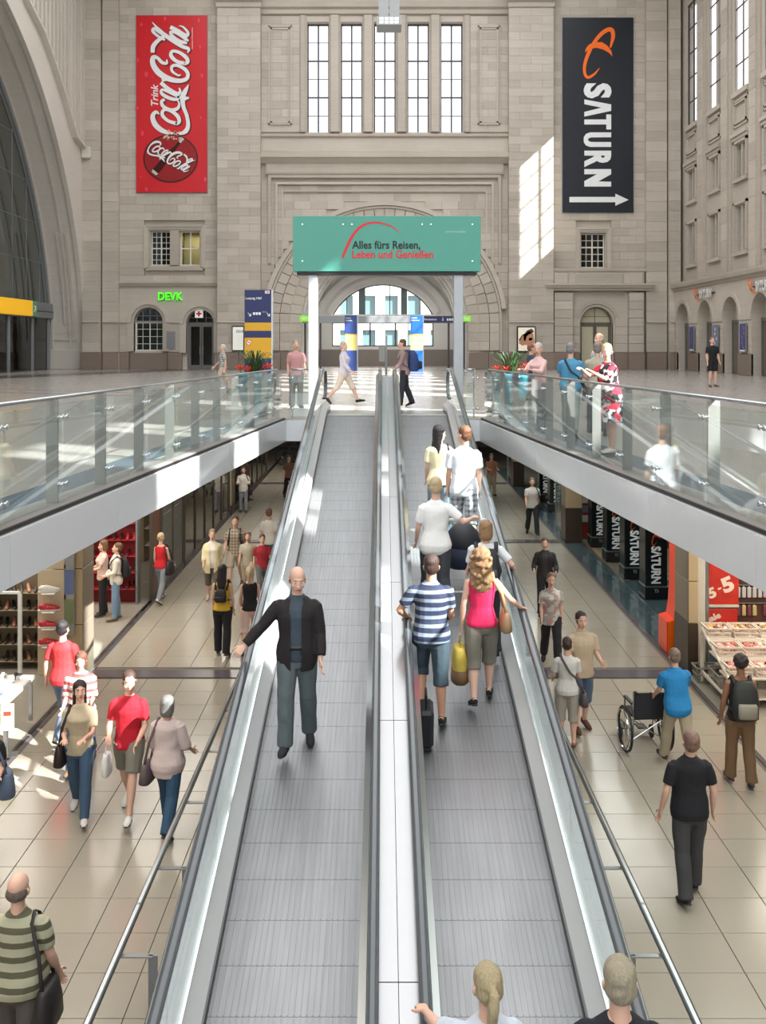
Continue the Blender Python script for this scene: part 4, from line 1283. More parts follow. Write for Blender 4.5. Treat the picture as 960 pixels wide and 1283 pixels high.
M_PAL = pallet_mat()
M_SKIRT = plain('skirt steel', (190, 193, 194), .34, .5, .04)
M_DECK = plain('satin deck steel', (212, 214, 214), .36, .2, .04)
M_DECKC = plain('bright centre deck', (168, 168, 169), .22, .7, .03)
M_BGL = glass('balustrade glass', (.90, .95, .945), 1.6, base=.02)
M_HAND = plain('grey handrail rubber', (66, 72, 76), .25, .0, .05, coat=.4)
pt = 0.405
ys_all = [0.6 + 0.02] 
walks = []
for wi, (x0, x1, lab) in enumerate(((-1.145, -.145, 'left moving ramp with metal pallets carrying people down towards the viewer'), (.325, 1.305, 'right moving ramp with metal pallets carrying people up to the concourse'))):
    w = empty('moving_ramp', ((x0 + x1) / 2, 10, RZ(10)), 0, lab, 'moving walkway', 'twin moving ramps')
    iv = Matrix.Translation(w.location).inverted()

    def P(mb, name, mat, smooth=False):
        o = mb.obj(name, mat, w, smooth); o.matrix_parent_inverse = iv; return o
    # pallets
    hw = (x1 - x0) / 2
    pm = MB()
    L_ = pt - .003
    pm.add([(-hw, 0, 0), (hw, 0, 0), (hw, L_, 0), (-hw, L_, 0), (-hw, 0, -.05), (hw, 0, -.05), (hw, L_, -.05), (-hw, L_, -.05)], [(0, 1, 2, 3), (0, 4, 5, 1), (1, 5, 6, 2), (2, 6, 7, 3), (3, 7, 4, 0)])
    # yellow-free demarcation: two raised cleats per pallet edge
    for k in range(24):
        xx = -hw + .02 + k * (2 * hw - .04) / 23
        pm.box(xx - .0035, xx + .0035, .004, L_ - .002, 0, .005)
    pme = pm.mesh('pallet', M_PAL)
    y = 0.9
    while y < YT - .2:
        o = put('pallet', pme, w, ((x0 + x1) / 2, y, RZ(y)), (math.atan(SL), 0, 0)); o.matrix_parent_inverse = iv
        y += pt * math.cos(math.atan(SL))
    P(MB().box(x0, x1, y, YT + .25, -.06, .0).xf(Matrix.Translation((0, 0, RZ(YT)))), 'comb_plate', M_DECK)
    P(MB().box(x0, x1, YT + .25, YT + 1.4, -.06, .012).xf(Matrix.Translation((0, 0, RZ(YT)))), 'landing_plate', M_STEEL)
    cb = MB()
    for k in range(30):
        xx = x0 + .02 + k * (x1 - x0 - .04) / 29
        cb.box(xx - .006, xx + .006, y - .07, y + .02, .002, .016)
    P(cb.xf(Matrix.Translation((0, 0, RZ(YT) - .004))), 'comb', plain('comb aluminium', (190, 180, 120), .4, .5))
    ysr = [0.6, YT - .5, YT - .2, YT, YT + .15, YT + 1.45]
    outer = -1 if wi == 0 else 1
    xo = x0 if wi == 0 else x1
    xi = x1 if wi == 0 else x0
    yd = [0.6, YT, YT + 1.3]
    # outer side: skirt, sloping inner deck, chrome bead, glass, handrail, outer deck
    o = outer
    P(band(MB(), [(xo + o * .004, -.03), (xo + o * .02, -.03), (xo + o * .02, .13), (xo + o * .004, .13)], yd), 'skirt_panel', M_SKIRT)
    P(band(MB(), [(xo + o * .001, .03), (xo + o * .004, .03), (xo + o * .004, .05), (xo + o * .001, .05)], yd), 'skirt_brush', M_BLACK)
    P(band(MB(), [(xo + o * .004, .13), (xo + o * .10, .235), (xo + o * .10, .20), (xo + o * .02, .10)], yd), 'inner_deck', M_DECK)
    P(band(MB(), [(xo + o * .098, .225), (xo + o * .118, .225), (xo + o * .118, .265), (xo + o * .098, .265)], yd), 'glass_clamp', M_CHROME)
    ng = 12
    for k in range(ng):
        ya = .6 + (YT + .9 - .6) * k / ng + .003; yb = .6 + (YT + .9 - .6) * (k + 1) / ng - .003
        yy = [ya, yb] if yb < YT else ([ya, YT, yb] if ya < YT else [ya, yb])
        P(band(MB(), [(xo + o * .105, .26), (xo + o * .115, .26), (xo + o * .115, .90), (xo + o * .105, .90)], yy), 'balustrade_glass', M_BGL)
    P(band(MB(), [(xo + o * .118, .20), (xo + o * .118, .235), (xo + o * .29, .21), (xo + o * .29, .16)], yd), 'outer_deck', M_DECK)
    P(band(MB(), [(xo + o * .275, .17), (xo + o * .29, .17), (xo + o * .29, -.85), (xo + o * .275, -.85)], [3.2, YT - 1]), 'side_cladding', M_STEEL_D)

    def handrail(xc, hw_, top, mat, name='handrail'):
        path = []
        pts = [(yv, RZ(yv) + top) for yv in (.6, 5, 10, 15, 18, 19.4)]
        z1 = RZ(YT) + top + .015
        pts += [(YT - .45, RZ(YT - .45) + top), (YT, z1 - .02), (YT + .5, z1), (YT + .95, z1)]
        c = (YT + .95, z1 - .32)
        for k in range(1, 10):
            a = PI / 2 - PI * k / 9
            pts.append((c[0] + .32 * math.cos(a), c[1] + .32 * math.sin(a)))
        pts.append((YT + .6, z1 - .64))
        for i, (yy, zz) in enumerate(pts):
            a = pts[max(i - 1, 0)]; b = pts[min(i + 1, len(pts) - 1)]
            d = Vector((0, b[0] - a[0], b[1] - a[1])).normalized()
            n = Vector((1, 0, 0)).cross(d)
            path.append(((xc, yy, zz), (1, 0, 0), tuple(n)))
        h = hw_
        m = MB(); m.sweep([(-h, -.03), (-h * .6, -.035), (h * .6, -.035), (h, -.03), (h, -.008), (h * .75, .006), (-h * .75, .006), (-h, -.008)], path)
        P(fixed(m), name, mat, True)
    def fixed(m): return m
    handrail(xo + o * .11, .040, .93, M_HAND)
    P(band(MB(), [(xo + o * .092, .885), (xo + o * .128, .885), (xo + o * .128, .905), (xo + o * .092, .905)], [.6, YT, YT + .9]), 'handrail_guide', M_CHROME)
    # newel glass at the head
    nm_ = MB(); c = (YT + .95, RZ(YT) + .93 + .015 - .32)
    plate(nm_, [[(YT + .9, RZ(YT) + .2), (YT + .9, c[1] + .3)] + [(c[0] + .3 * math.cos(a), c[1] + .3 * math.sin(a)) for a in np.linspace(PI / 2 - .1, -PI / 2, 12)] + [(YT + 1.0, RZ(YT) + .2)]], (xo + o * .105, 0, 0), (0, 1, 0), (0, 0, 1), (1, 0, 0), .01)
    P(nm_, 'newel_glass', M_BGL)
    # inner side towards the shared centre deck
    o = -outer
    P(band(MB(), [(xi + o * .002, -.03), (xi + o * .014, -.03), (xi + o * .014, .80), (xi + o * .002, .80)], yd), 'inner_panel', M_SKIRT)
    P(band(MB(), [(xi + o * .001, .80), (xi + o * .055, .84), (xi + o * .055, .80), (xi + o * .014, .76)], yd), 'inner_deck', M_STEEL)
    handrail(xi + o * .085, .036, .93, M_HAND)
    P(band(MB(), [(xi + o * .065, .80), (xi + o * .105, .80), (xi + o * .105, .9), (xi + o * .065, .9)], [.6, YT, YT + .9]), 'handrail_guide', M_STEEL)
    xa = xi + o * .118; xb = CXR - o * .002
    n = 8
    for k in range(n):
        ya = .6 + (YT + 1.0 - .6) * k / n + .004; yb = .6 + (YT + 1.0 - .6) * (k + 1) / n - .004
        yy = [ya, yb] if yb < YT else ([ya, YT, yb] if ya < YT else [ya, yb])
        P(band(MB(), [(min(xa, xb), .76), (max(xa, xb), .76), (max(xa, xb), .80), (min(xa, xb), .80)], yy), 'centre_deck_panel', M_DECKC)
    walks.append(w)
tr = MB(); band(tr, [(-1.3, -.10), (1.5, -.10), (1.5, -.9), (-1.3, -.9)], [4.0, YT - .4])
o = tr.obj('truss_casing', M_STEEL_D, walks[0]); o.matrix_parent_inverse = Matrix.Translation(walks[0].location).inverted()
MB().box(-1.46, 1.62, YT - .1, YT, -.5, -.02).obj('landing_edge', M_STEEL_D, uo)


# ------------------------------------------------------------------ clamp (point fixing) used by all glass guards
def clamp_mesh():
    m = MB()
    for s in (-1, 1):
        m.tube([(s * .045, -.028, 0), (s * .045, -.018, 0)], .024, 10)
        m.tube([(s * .045, -.018, 0), (s * .045, .022, 0)], .010, 8)
        m.tube([(s * .045, .020, 0), (0, .055, 0)], [.012, .010], 8)
    m.tube([(0, .055, 0), (0, .11, 0)], .012, 8)
    return m.mesh('clamp', M_CHROME, True)


CLAMP = clamp_mesh()
M_POST = plain('grey post', (150, 148, 144), .45, .2)
PH = .012


def guard(name, label, a, b, n, inward, z0=0.0, hgt=.97, group='glass guardrails', rail_r=(.028, .018), end_post=True):
    """glass guardrail from a to b (x, y): n panes held by clamps on flat posts that stand on the inward side"""
    A = Vector((a[0], a[1], z0)); B = Vector((b[0], b[1], z0)); D = (B - A); Ln = D.length; d = D / Ln
    inn = Vector((inward[0], inward[1], 0)); inn = (inn - d * inn.dot(d)).normalized()
    ang = math.atan2(d.y, d.x)
    root = empty(name, A, ang, label, 'railing', group)
    sgn = 1 if (Vector((-d.y, d.x, 0)).dot(inn) > 0) else -1         # local +Y is inward when sgn = 1
    for k in range(n):
        u0, u1 = Ln * k / n + .006, Ln * (k + 1) / n - .006
        MB().box(u0, u1, -.006, .006, .05, hgt - .05).obj('glass_pane', M_GLASS, root)
    for k in range(n + (1 if end_post else 0)):
        u = Ln * k / n
        if k == n: u -= .1
        if k == 0: u += .0
        MB().box(u + .018, u + .036, sgn * .03, sgn * .14, .03, hgt - .02).obj('post', M_POST, root)
        for zz in (.20, hgt - .17):
            o = put('clamp', CLAMP, root, (u, 0, zz), (0, 0, 0), (1, sgn, 1))
    r = MB(); rr = rail_r
    r.tube([(0, sgn * .085, hgt), (Ln, sgn * .085, hgt)], [(rr[1], rr[0])] * 2, 10, up=(0, 0, 1))
    r.obj('handrail', M_STEEL, root, True)
    for k in range(n + 1): MB().box(Ln * k / n - .02 if k else 0, Ln * k / n + .02, sgn * .06, sgn * .11, hgt - .04, hgt - .01).obj('rail_bracket', M_STEEL, root)
    return root


G0 = .06
for sx, lab in ((-1, 'long glass guardrail of steel posts and clamps along the left edge of the concourse opening'), (1, 'long glass guardrail of steel posts and clamps along the right edge of the concourse opening')):
    ya, yb = 1.86, YE - .0
    na = 15
    guard('glass_railing', lab, (sx * (XE(yb) + G0 + .02), yb + .02), (sx * (XE(ya) + G0), ya), na, (sx, 0))
for sx, lab, x1 in ((-1, 'short glass guardrail between the left railing corner and the left ramp', -1.47), (1, 'short glass guardrail between the right railing corner and the right ramp', 1.63)):
    guard('glass_railing', lab, (sx * (XE(YE) - .10), YE + .05), (x1, YE + .05), 1, (0, 1), end_post=False)

# ------------------------------------------------------------------ lower level guards beside the ramps
for sx, xt, xg, lab in ((-1, -2.07, -1.80, 'steel tube handrail with glass screen left of the ramps on the lower floor'), (1, 2.2, 1.94, 'steel tube handrail with glass screen right of the ramps on the lower floor')):
    g = empty('floor_guardrail', (xt, 9, LOW), 0, lab, 'railing', 'tube guardrails beside the ramps')
    iv = (xt, 9, LOW)
    hh = .95
    m = MB(); m.tube([(0, 4.2 - 9, hh), (0, 14.6 - 9, hh)], .030, 14); m.obj('handrail', M_STEEL, g, True)
    m = MB(); m.tube([(0, 8.36 - 9, hh), (0, 8.39 - 9, hh)], .0315, 14); m.obj('rail_joint', M_STEEL_D, g, True)
    dx = xg - xt
    y = 5.14
    while y < 14.7:
        b = MB(); yl = y - 9
        b.box(*sorted((0, dx)), yl - .022, yl + .022, hh - .03, hh - .018)
        b.obj('rail_bracket', M_STEEL, g)
        b = MB(); b.box(dx - .035, dx + .035, yl - .008, yl + .008, 0, hh - .018); b.obj('post', M_STEEL_D, g)
        for zz in (.25, .70):
            put('clamp', CLAMP, g, (dx - sx * .09, yl, zz), (0, 0, (PI / 2 if sx < 0 else -PI / 2)), (.8, .8, .8))
        b = MB(); b.box(dx - sx * .09 - .005, dx - sx * .09 + .005, yl + .01, yl + 1.285, .06, .82); b.obj('glass_pane', glass('guard glass', (.62, .70, .68), 1.5, base=.03), g)
        y += 1.30
# ------------------------------------------------------------------ banners and signs
XP, ZP, YP = Vector((1, 0, 0)), Vector((0, 0, 1)), Vector((0, 1, 0))
FWY = 59.4


def ppt(px, py, Y=60.0):
    """photo measurement turned into a point on the plane Y"""
    return Vector(((px - 480) / F * Y, Y, CAMZ - (py - 433) / F * Y))


# --- red banner on the left
M_RED = plain('banner red', (205, 22, 34), .35, 0, .10, .5)
M_SCRIPT = plain('script white', (232, 232, 232), .4)
M_SHADOWRED = plain('script edge dark red', (92, 10, 16), .4)
M_DISC = plain('disc red', (150, 14, 24), .3, 0, .2, 1)
BYY = 59.86
tl = ppt(170.8, 19.3, BYY); br = ppt(259.5, 241, BYY)
bn = empty('advertising_banner', ((tl.x + br.x) / 2, BYY, br.z), 0, 'tall red soft drink banner with white script and a round bottle emblem', 'banner', 'hall banners')
iv = Matrix.Translation(bn.location).inverted()


def cp(mb, name, mat, root, smooth=False):
    o = mb.obj(name, mat, root, smooth); o.matrix_parent_inverse = Matrix.Translation(root.location).inverted(); return o


cp(MB().bbox(tl.x, br.x, BYY, BYY + .10, br.z, tl.z, .012), 'banner_sheet', M_RED, bn)
cp(MB().box(tl.x - .04, br.x + .04, BYY + .08, BYY + .14, br.z - .04, tl.z + .04), 'backing_frame', M_STEEL_D, bn)
# brush script traced in a letter frame: crop pixel (cx, cy) of a 5.345x enlargement
SC = 5.345
c2 = lambda cx, cy: ppt(160 + cx / SC, 10 + cy / SC, BYY)
O_ = c2(0, 0); KX = (c2(1, 0) - O_).length
SCRIPT = [
    [(212, 712, 8), (190, 697, 22), (168, 725, 30), (182, 775, 36), (222, 815, 34), (285, 840, 22), (345, 842, 18), (388, 826, 30), (405, 785, 26), (396, 720, 24), (374, 660, 26), (368, 600, 34), (384, 560, 30), (398, 535, 18), (408, 512, 3)],
    [(365, 610, 30), (385, 606, 26), (405, 603, 14), (412, 610, 3)],
    [(330, 775, 24), (270, 755, 22), (232, 715, 24), (245, 682, 20), (290, 690, 22), (335, 725, 26), (345, 762, 24), (322, 778, 20)],
    [(248, 612, 18), (228, 628, 22), (240, 660, 24), (290, 684, 24), (335, 672, 22), (345, 640, 12), (330, 612, 8)],
    [(350, 590, 22), (322, 612, 22), (270, 600, 24), (228, 572, 22), (230, 548, 16), (262, 556, 20), (310, 578, 22), (345, 600, 14)],
    [(222, 500, 26), (270, 540, 26), (330, 575, 26), (352, 560, 18), (345, 535, 8)],
    [(240, 462, 30), (246, 492, 30)],
    [(262, 345, 8), (262, 370, 18), (232, 366, 22), (200, 335, 22), (172, 332, 30), (170, 375, 36), (205, 430, 40), (265, 470, 38), (335, 488, 30), (390, 478, 26), (404, 445, 24), (385, 412, 24), (335, 385, 22), (298, 392, 20), (300, 425, 18), (340, 452, 12), (356, 446, 8)],
    [(385, 372, 24), (330, 358, 24), (292, 322, 26), (300, 290, 20), (345, 298, 22), (392, 332, 26), (402, 362, 24), (380, 376, 18)],
    [(402, 300, 8), (408, 275, 22), (360, 255, 26), (290, 210, 28), (225, 165, 28), (180, 140, 24), (170, 158, 20), (205, 190, 18), (250, 215, 14)],
    [(168, 300, 26), (172, 258, 30), (200, 222, 26), (240, 190, 24), (238, 168, 18), (195, 130, 16), (165, 95, 4)],
    [(400, 232, 22), (350, 225, 24), (300, 190, 24), (290, 160, 18), (330, 168, 22), (380, 200, 24), (405, 226, 18)],
    [(286, 128, 26), (330, 150, 26), (390, 185, 26), (404, 165, 18), (372, 128, 12), (345, 120, 5)],
]


def script(fn, th, scale, bold):
    m = MB()
    for si_, st in enumerate(SCRIPT):
        pts = [fn(x, y) for x, y, w in st]
        ribbon(m, [(p[0], p[1], w * scale + bold) for p, (_, _, w) in zip(pts, st)], (0, BYY, 0), XP, ZP, th + si_ * .0007, 0, 6)
    return m


f1 = lambda x, y: (c2(x, y).x, c2(x, y).z)
f1s = lambda x, y: (c2(x + 7, y + 6).x, c2(x + 7, y + 6).z)
cp(script(f1s, .006, KX, KX * 6), 'lettering_shadow', M_SHADOWRED, bn)
cp(script(f1, .012, KX, 0), 'script_lettering', M_SCRIPT, bn)
m = MB(); o = c2(204, 655); text(m, 'Trink', o, ZP, -XP, w=145 * KX, h=48 * KX, bold=.02, shear=.25, th=.012); cp(m, 'lettering', M_SCRIPT, bn)
m = MB(); text(m, 'eingetragenes Warenzeichen', c2(438, 276), ZP, -XP, w=146 * KX, h=9 * KX, bold=.02, th=.012, res=1); cp(m, 'small_print', M_SCRIPT, bn)
# round emblem
dc = c2(288, 1008)
def disc(rx, rz, th, name, mat, z=0):
    m = MB(); plate(m, [[(dc.x + rx * KX * math.cos(a), dc.z + rz * KX * math.sin(a)) for a in np.linspace(0, 2 * PI, 49)[:-1]]], (0, BYY - z, 0), XP, ZP, -YP, th); return cp(m, name, mat, bn)
disc(184, 162, .02, 'emblem_rim', plain('emblem rim', (60, 14, 14), .3), .020)
disc(174, 152, .02, 'emblem_disc', M_DISC, .032)
# bottle lying diagonally over the emblem
ba, bb = c2(372, 872), c2(176, 1110)
ax = (bb - ba); ln = ax.length; ax.normalize(); nx = Vector((-ax.z, 0, ax.x))
prof = [(0, .032), (.10, .032), (.12, .026), (.26, .030), (.40, .052), (.55, .070), (.68, .060), (.80, .066), (.94, .066), (1.0, .05)]
m = MB(); L1_ = [ba + ax * (t * ln) + nx * (r * ln * 1.15) for t, r in prof]; L2_ = [ba + ax * (t * ln) - nx * (r * ln * 1.15) for t, r in prof]
m.add([(p.x, BYY - .042, p.z) for p in L1_ + L2_], [(i, i + 1, i + 11, i + 10) for i in range(9)])
cp(m, 'bottle_print', plain('cola brown', (62, 14, 12), .2), bn)
m = MB(); m.add([(p.x, BYY - .045, p.z) for p in (L1_[0], L1_[2], L2_[2], L2_[0])], [(0, 1, 2, 3)]); m.add([(p.x, BYY - .045, p.z) for p in (L1_[8], L1_[9], L2_[9], L2_[8])], [(0, 1, 2, 3)])
cp(m, 'bottle_cap_print', plain('bottle cap silver', (190, 196, 186), .3), bn)
ang = math.radians(-27)
def f2(x, y):
    # script frame: reading direction (up) -> along the emblem diagonal
    u = (842 - y) / 750.0; v = (290 - x) / 750.0
    a = 315 * KX
    s0 = c2(150, 925)
    return (s0.x + a * (u * math.cos(ang) - v * math.sin(ang)), s0.z + a * (u * math.sin(ang) + v * math.cos(ang)))
f2s = lambda x, y: (f2(x, y)[0] + 5 * KX, f2(x, y)[1] - 5 * KX)
cp(script(f2s, .048, KX * .42, KX * 3), 'lettering_shadow', M_SHADOWRED, bn)
cp(script(f2, .054, KX * .42, 0), 'script_lettering', M_SCRIPT, bn)
# froth and water drops
R_ = random.Random(3)
for k in range(26):
    m = MB()
    p = c2(240 + R_.random() * 120, 822 + R_.random() * 60); rr = (3 + 7 * R_.random()) * KX
    m.add([(p.x + rr * math.cos(q) , BYY - .040, p.z + rr * math.sin(q)) for q in np.linspace(0, 2 * PI, 8)[:-1]], [tuple(range(7))[::-1]])
    cp(m, 'froth_print', plain('froth', (225, 170, 150), .5), bn)
for k, (x, y, r) in enumerate(((90, 110, 14), (245, 70, 16), (472, 85, 16), (66, 350, 14), (122, 445, 20), (482, 262, 15), (494, 455, 16), (62, 672, 14), (95, 840, 20), (486, 735, 12), (514, 1150, 18), (86, 1132, 8), (122, 1215, 16), (125, 155, 6), (108, 316, 6), (168, 465, 6), (500, 632, 6), (525, 790, 6), (428, 1215, 6), (312, 1215, 6))):
    p = c2(x, y); m = MB(); m.ball((p.x, BYY - .004, p.z), (r * KX * .7, .01, r * KX), 10, 6); cp(m, 'drop', plain('drop pink', (226, 60, 84), .1), bn, True)

# --- black banner on the right
tl = ppt(705.2, 22, BYY); br = ppt(793.8, 266, BYY)
bn2 = empty('advertising_banner', ((tl.x + br.x) / 2, BYY, br.z), 0, 'tall black electronics store banner with orange ringed planet, SATURN and a right arrow', 'banner', 'hall banners')
M_NAVY = plain('banner blue black', (18, 24, 34), .4, 0, .2, .6)
M_ORANGE = plain('logo orange', (250, 110, 14), .4)
M_LET = plain('letter white', (236, 238, 238), .4)
cp(MB().bbox(tl.x, br.x, BYY, BYY + .10, br.z, tl.z, .012), 'banner_sheet', M_NAVY, bn2)
cp(MB().box(tl.x - .04, br.x + .04, BYY + .08, BYY + .14, br.z - .04, tl.z + .04), 'backing_frame', M_STEEL_D, bn2)
S4 = 543 / 110.0
d2_ = lambda x, y: ppt(695 + x / S4, 15 + y / S4, BYY)
K4 = (d2_(1, 0) - d2_(0, 0)).length
RINGP = [(278, 347, 3), (245, 385, 14), (205, 405, 18), (186, 375, 18), (188, 320, 20), (210, 255, 22), (245, 190, 22), (285, 140, 24), (325, 112, 26), (354, 112, 26), (362, 150, 24), (352, 195, 16), (344, 222, 8)]
PLAN = [(186, 250), (196, 222), (215, 200), (250, 188), (292, 186), (326, 208), (350, 240), (358, 276), (336, 252), (300, 232), (262, 222), (225, 226)]


def saturn_logo(o, U, V, k, root, iv_, th=.012, mat=M_ORANGE, a0=(270, 260)):
    """ringed planet built around the letter-frame point a0 at o"""
    m = MB()
    ribbon(m, [((x - a0[0]) * k, -(y - a0[1]) * k, w * k) for x, y, w in RINGP], o, U, V, th, 0, 5)
    U_, V_ = Vector(U), Vector(V); n = U_.cross(V_)
    m.add([Vector(o) + U_ * ((x - a0[0]) * k) + V_ * (-(y - a0[1]) * k) + n * (th * .9) for x, y in PLAN], [tuple(range(len(PLAN)))[::-1]])
    ob = m.obj('ringed_planet_logo', mat, root); ob.matrix_parent_inverse = iv_
    return ob


saturn_logo(tuple(d2_(270, 260)), XP, ZP, K4, bn2, Matrix.Translation(bn2.location).inverted())
for k, ch in enumerate('SΛTURN'):
    y0, y1 = ((440, 535), (541, 647), (634, 727), (745, 835), (858, 960), (966, 1082))[k]
    m = MB(); x0, x1 = (180, 352) if k in (0,) else (184, 350)
    if ch == 'Λ':
        pts = [(184, 541), (350, 572), (350, 612), (184, 647), (184, 618), (290, 592), (184, 570)]
        plate(m, [[(d2_(x, y).x, d2_(x, y).z) for x, y in pts]], (0, BYY - .012, 0), XP, ZP, -YP, .01)
    elif ch == 'T':
        pts = [(350, 634), (350, 727), (320, 727), (320, 696), (184, 696), (184, 665), (320, 665), (320, 634)]
        plate(m, [[(d2_(x, y).x, d2_(x, y).z) for x, y in pts]], (0, BYY - .012, 0), XP, ZP, -YP, .01)
    elif ch == 'N':
        pts = [(184, 972), (350, 972), (350, 1004), (270, 1048), (350, 1050), (350, 1080), (184, 1080), (184, 1046), (262, 1003), (184, 1004)]
        plate(m, [[(d2_(x, y).x, d2_(x, y).z) for x, y in pts]], (0, BYY - .012, 0), XP, ZP, -YP, .01)
    elif ch == 'U':
        pts = [(350, 745), (350, 775), (226, 776), (210, 782), (206, 790), (210, 798), (226, 804), (350, 805), (350, 835), (220, 835), (195, 826), (182, 808), (180, 790), (182, 772), (195, 754), (220, 745)]
        plate(m, [[(d2_(x, y).x, d2_(x, y).z) for x, y in pts]], (0, BYY - .012, 0), XP, ZP, -YP, .01)
    else:
        text(m, ch, d2_(x0, y0), -ZP, XP, w=(y1 - y0) * K4, h=(x1 - x0) * K4, bold=.052, th=.012)
    cp(m, 'letter', M_LET, bn2)
m = MB(); plate(m, [[(d2_(x, y).x, d2_(x, y).z) for x, y in ((92, 1144), (376, 1144), (376, 1124), (458, 1162), (376, 1199), (376, 1177), (92, 1177))]], (0, BYY - .012, 0), XP, ZP, -YP, .01); cp(m, 'arrow', M_LET, bn2)

# --- turquoise portal sign over the ramps
SY = 24.0
M_TURQ = plain('turquoise glass panel', (74, 154, 136), .15, 0, .05, .8, coat=.1)
a, b = ppt(367, 270.5, SY), ppt(602.5, 340, SY)
ps = empty('portal_sign', (.08, SY, 0), 0, 'turquoise glass sign on two grey columns reading Alles fürs Reisen, Leben und Genießen', 'sign')
xs_ = np.linspace(a.x, b.x, 5)
cp(MB().bbox(a.x, b.x, SY, SY + .03, b.z, a.z, .006), 'sign_panel', M_TURQ, ps)
cp(MB().box(xs_[1] + .35, xs_[1] + .357, SY - .002, SY + .03, b.z, a.z), 'panel_joint', plain('joint turquoise', (74, 150, 134), .3), ps)
cp(MB().bbox(a.x, b.x, SY + .34, SY + .37, b.z, a.z, .006), 'sign_panel', M_TURQ, ps)
cp(MB().box(a.x + .05, b.x - .05, SY + .04, SY + .33, b.z + .04, a.z - .06), 'light_box', plain('light box', (150, 190, 180), .5), ps)
cp(MB().box(ppt(372, 0, SY).x, ppt(597, 0, SY).x, SY + .02, SY + .35, b.z - .09, b.z - .015), 'base_tray', M_BLACK, ps)
for px in (392, 575):
    x_ = ppt(px, 0, SY).x
    cp(MB().bbox(x_ - .115, x_ + .115, SY + .06, SY + .28, 0, b.z, .01), 'column', plain('silver grey column', (176, 182, 188), .35, .2), ps)
    cp(MB().bbox(x_ - .2, x_ + .2, SY - .02, SY + .36, 0, .02, .005), 'base_plate', M_STEEL, ps)
for px, py in ((379, 281), (430, 281), (441, 281), (529, 281), (540, 281), (592, 281), (379, 327), (592, 327)):
    q = ppt(px, py, SY); m = MB(); m.tube([(q.x, SY - .012, q.z), (q.x, SY + .002, q.z)], .02, 10); cp(m, 'glass_fixing', M_CHROME, ps)
S2 = 3.84
e2 = lambda x, y: ppt(360 + x / S2, 260 + y / S2, SY)
KE = (e2(1, 0) - e2(0, 0)).length
M_SIGNRED = plain('sign red', (214, 26, 44), .4)
m = MB(); ribbon(m, [(e2(x, y).x, e2(x, y).z, w * KE) for x, y, w in ((266, 243, 10), (285, 195, 13), (315, 135, 13), (355, 92, 12), (405, 73, 10), (455, 76, 8), (505, 93, 5), (550, 128, 1))], (0, SY, 0), XP, ZP, .006); cp(m, 'red_arc', M_SIGNRED, ps)
m = MB(); text(m, 'Alles fürs Reisen,', e2(312, 206), XP, ZP, w=328 * KE, h=46 * KE, bold=.022, th=.006); cp(m, 'lettering', M_BLACK, ps)
m = MB(); text(m, 'Leben und Genießen', e2(312, 245), XP, ZP, w=390 * KE, h=40 * KE, bold=.022, th=.006); cp(m, 'red_lettering', M_SIGNRED, ps)
m = MB(); text(m, 'promenaden', e2(762, 126), XP, ZP, w=98 * KE, h=18 * KE, bold=.02, th=.006); cp(m, 'faint_lettering', plain('faint lettering', (140, 196, 182), .4), ps)

# --- DEVK sign, notice board, door plate, Red Cross sign
t = empty('illuminated_sign', (BX(213.5), 59.8, BZ(376)), 0, 'green glowing DEVK letters above the arched window', 'sign')
m = MB(); text(m, 'DEVK', ppt(198.5, 376.3, 59.8), XP, ZP, w=1.47, h=.47, bold=.018, th=.03); cp(m, 'letters', plain('green neon', (70, 240, 30), .5, emit=1.6), t)
m = MB(); text(m, 'DEVK', ppt(199.0, 376.9, 59.9), XP, ZP, w=1.47, h=.47, bold=.05, th=.01); cp(m, 'letter_backs', plain('dark green', (20, 70, 14), .5), t)
t = empty('red_cross_sign', (BX(248.5), 59.85, BZ(398)), 0, 'small white sign with red cross above the left door', 'sign')
cp(MB().bbox(BX(243.5), BX(253.5), 60.2, 60.28, BZ(398), BZ(388), .01), 'sign_box', plain('lit sign white', (240, 240, 236), .5, emit=.35), t)
m = MB(); c = (BX(248.5), BZ(393)); m.box(c[0] - .055, c[0] + .055, 60.185, 60.2, c[1] - .16, c[1] + .16); m.box(c[0] - .16, c[0] + .16, 60.184, 60.2, c[1] - .055, c[1] + .055); cp(m, 'cross', M_SIGNRED, t)
t = empty('door_plaque', (BX(215), 59.9, BZ(438)), 0, 'grey engraved plaque on the wall beside the left door', 'plaque')
cp(MB().bbox(BX(209), BX(220), 59.90, 59.95, BZ(437), BZ(415), .01), 'plate', plain('plaque grey', (140, 140, 142), .4), t)
m = MB()
for k in range(6): text(m, 'Bahnhofsmission', ppt(210.3, 419 + k * 3.1, 59.89), XP, ZP, w=.42, h=.055, th=.004, res=1)
cp(m, 'engraving', plain('engraved', (90, 90, 92), .5), t)
t = empty('notice_board', (BX(300), 59.3, BZ(440)), 0, 'white backlit DEVK notice board with black frame on the left pier', 'notice board')
cp(MB().bbox(BX(293), BX(308), 59.27, 59.38, BZ(440), BZ(408.5), .01), 'frame', M_BLACK, t)
cp(MB().box(BX(294), BX(307), 59.26, 59.28, BZ(438.5), BZ(410)), 'sheet', plain('lit paper', (236, 236, 228), .5, emit=.25), t)
m = MB(); text(m, 'DEVK', ppt(296, 417, 59.25), XP, ZP, w=.46, h=.16, bold=.01, th=.005); cp(m, 'lettering', plain('dark green print', (40, 80, 50), .5), t)
m = MB()
for k in range(5): text(m, 'Versicherungen', ppt(296, 421.5 + k * 3, 59.25), XP, ZP, w=.4, h=.05, th=.005, res=1)
cp(m, 'small_print', plain('grey print', (140, 140, 138), .5), t)
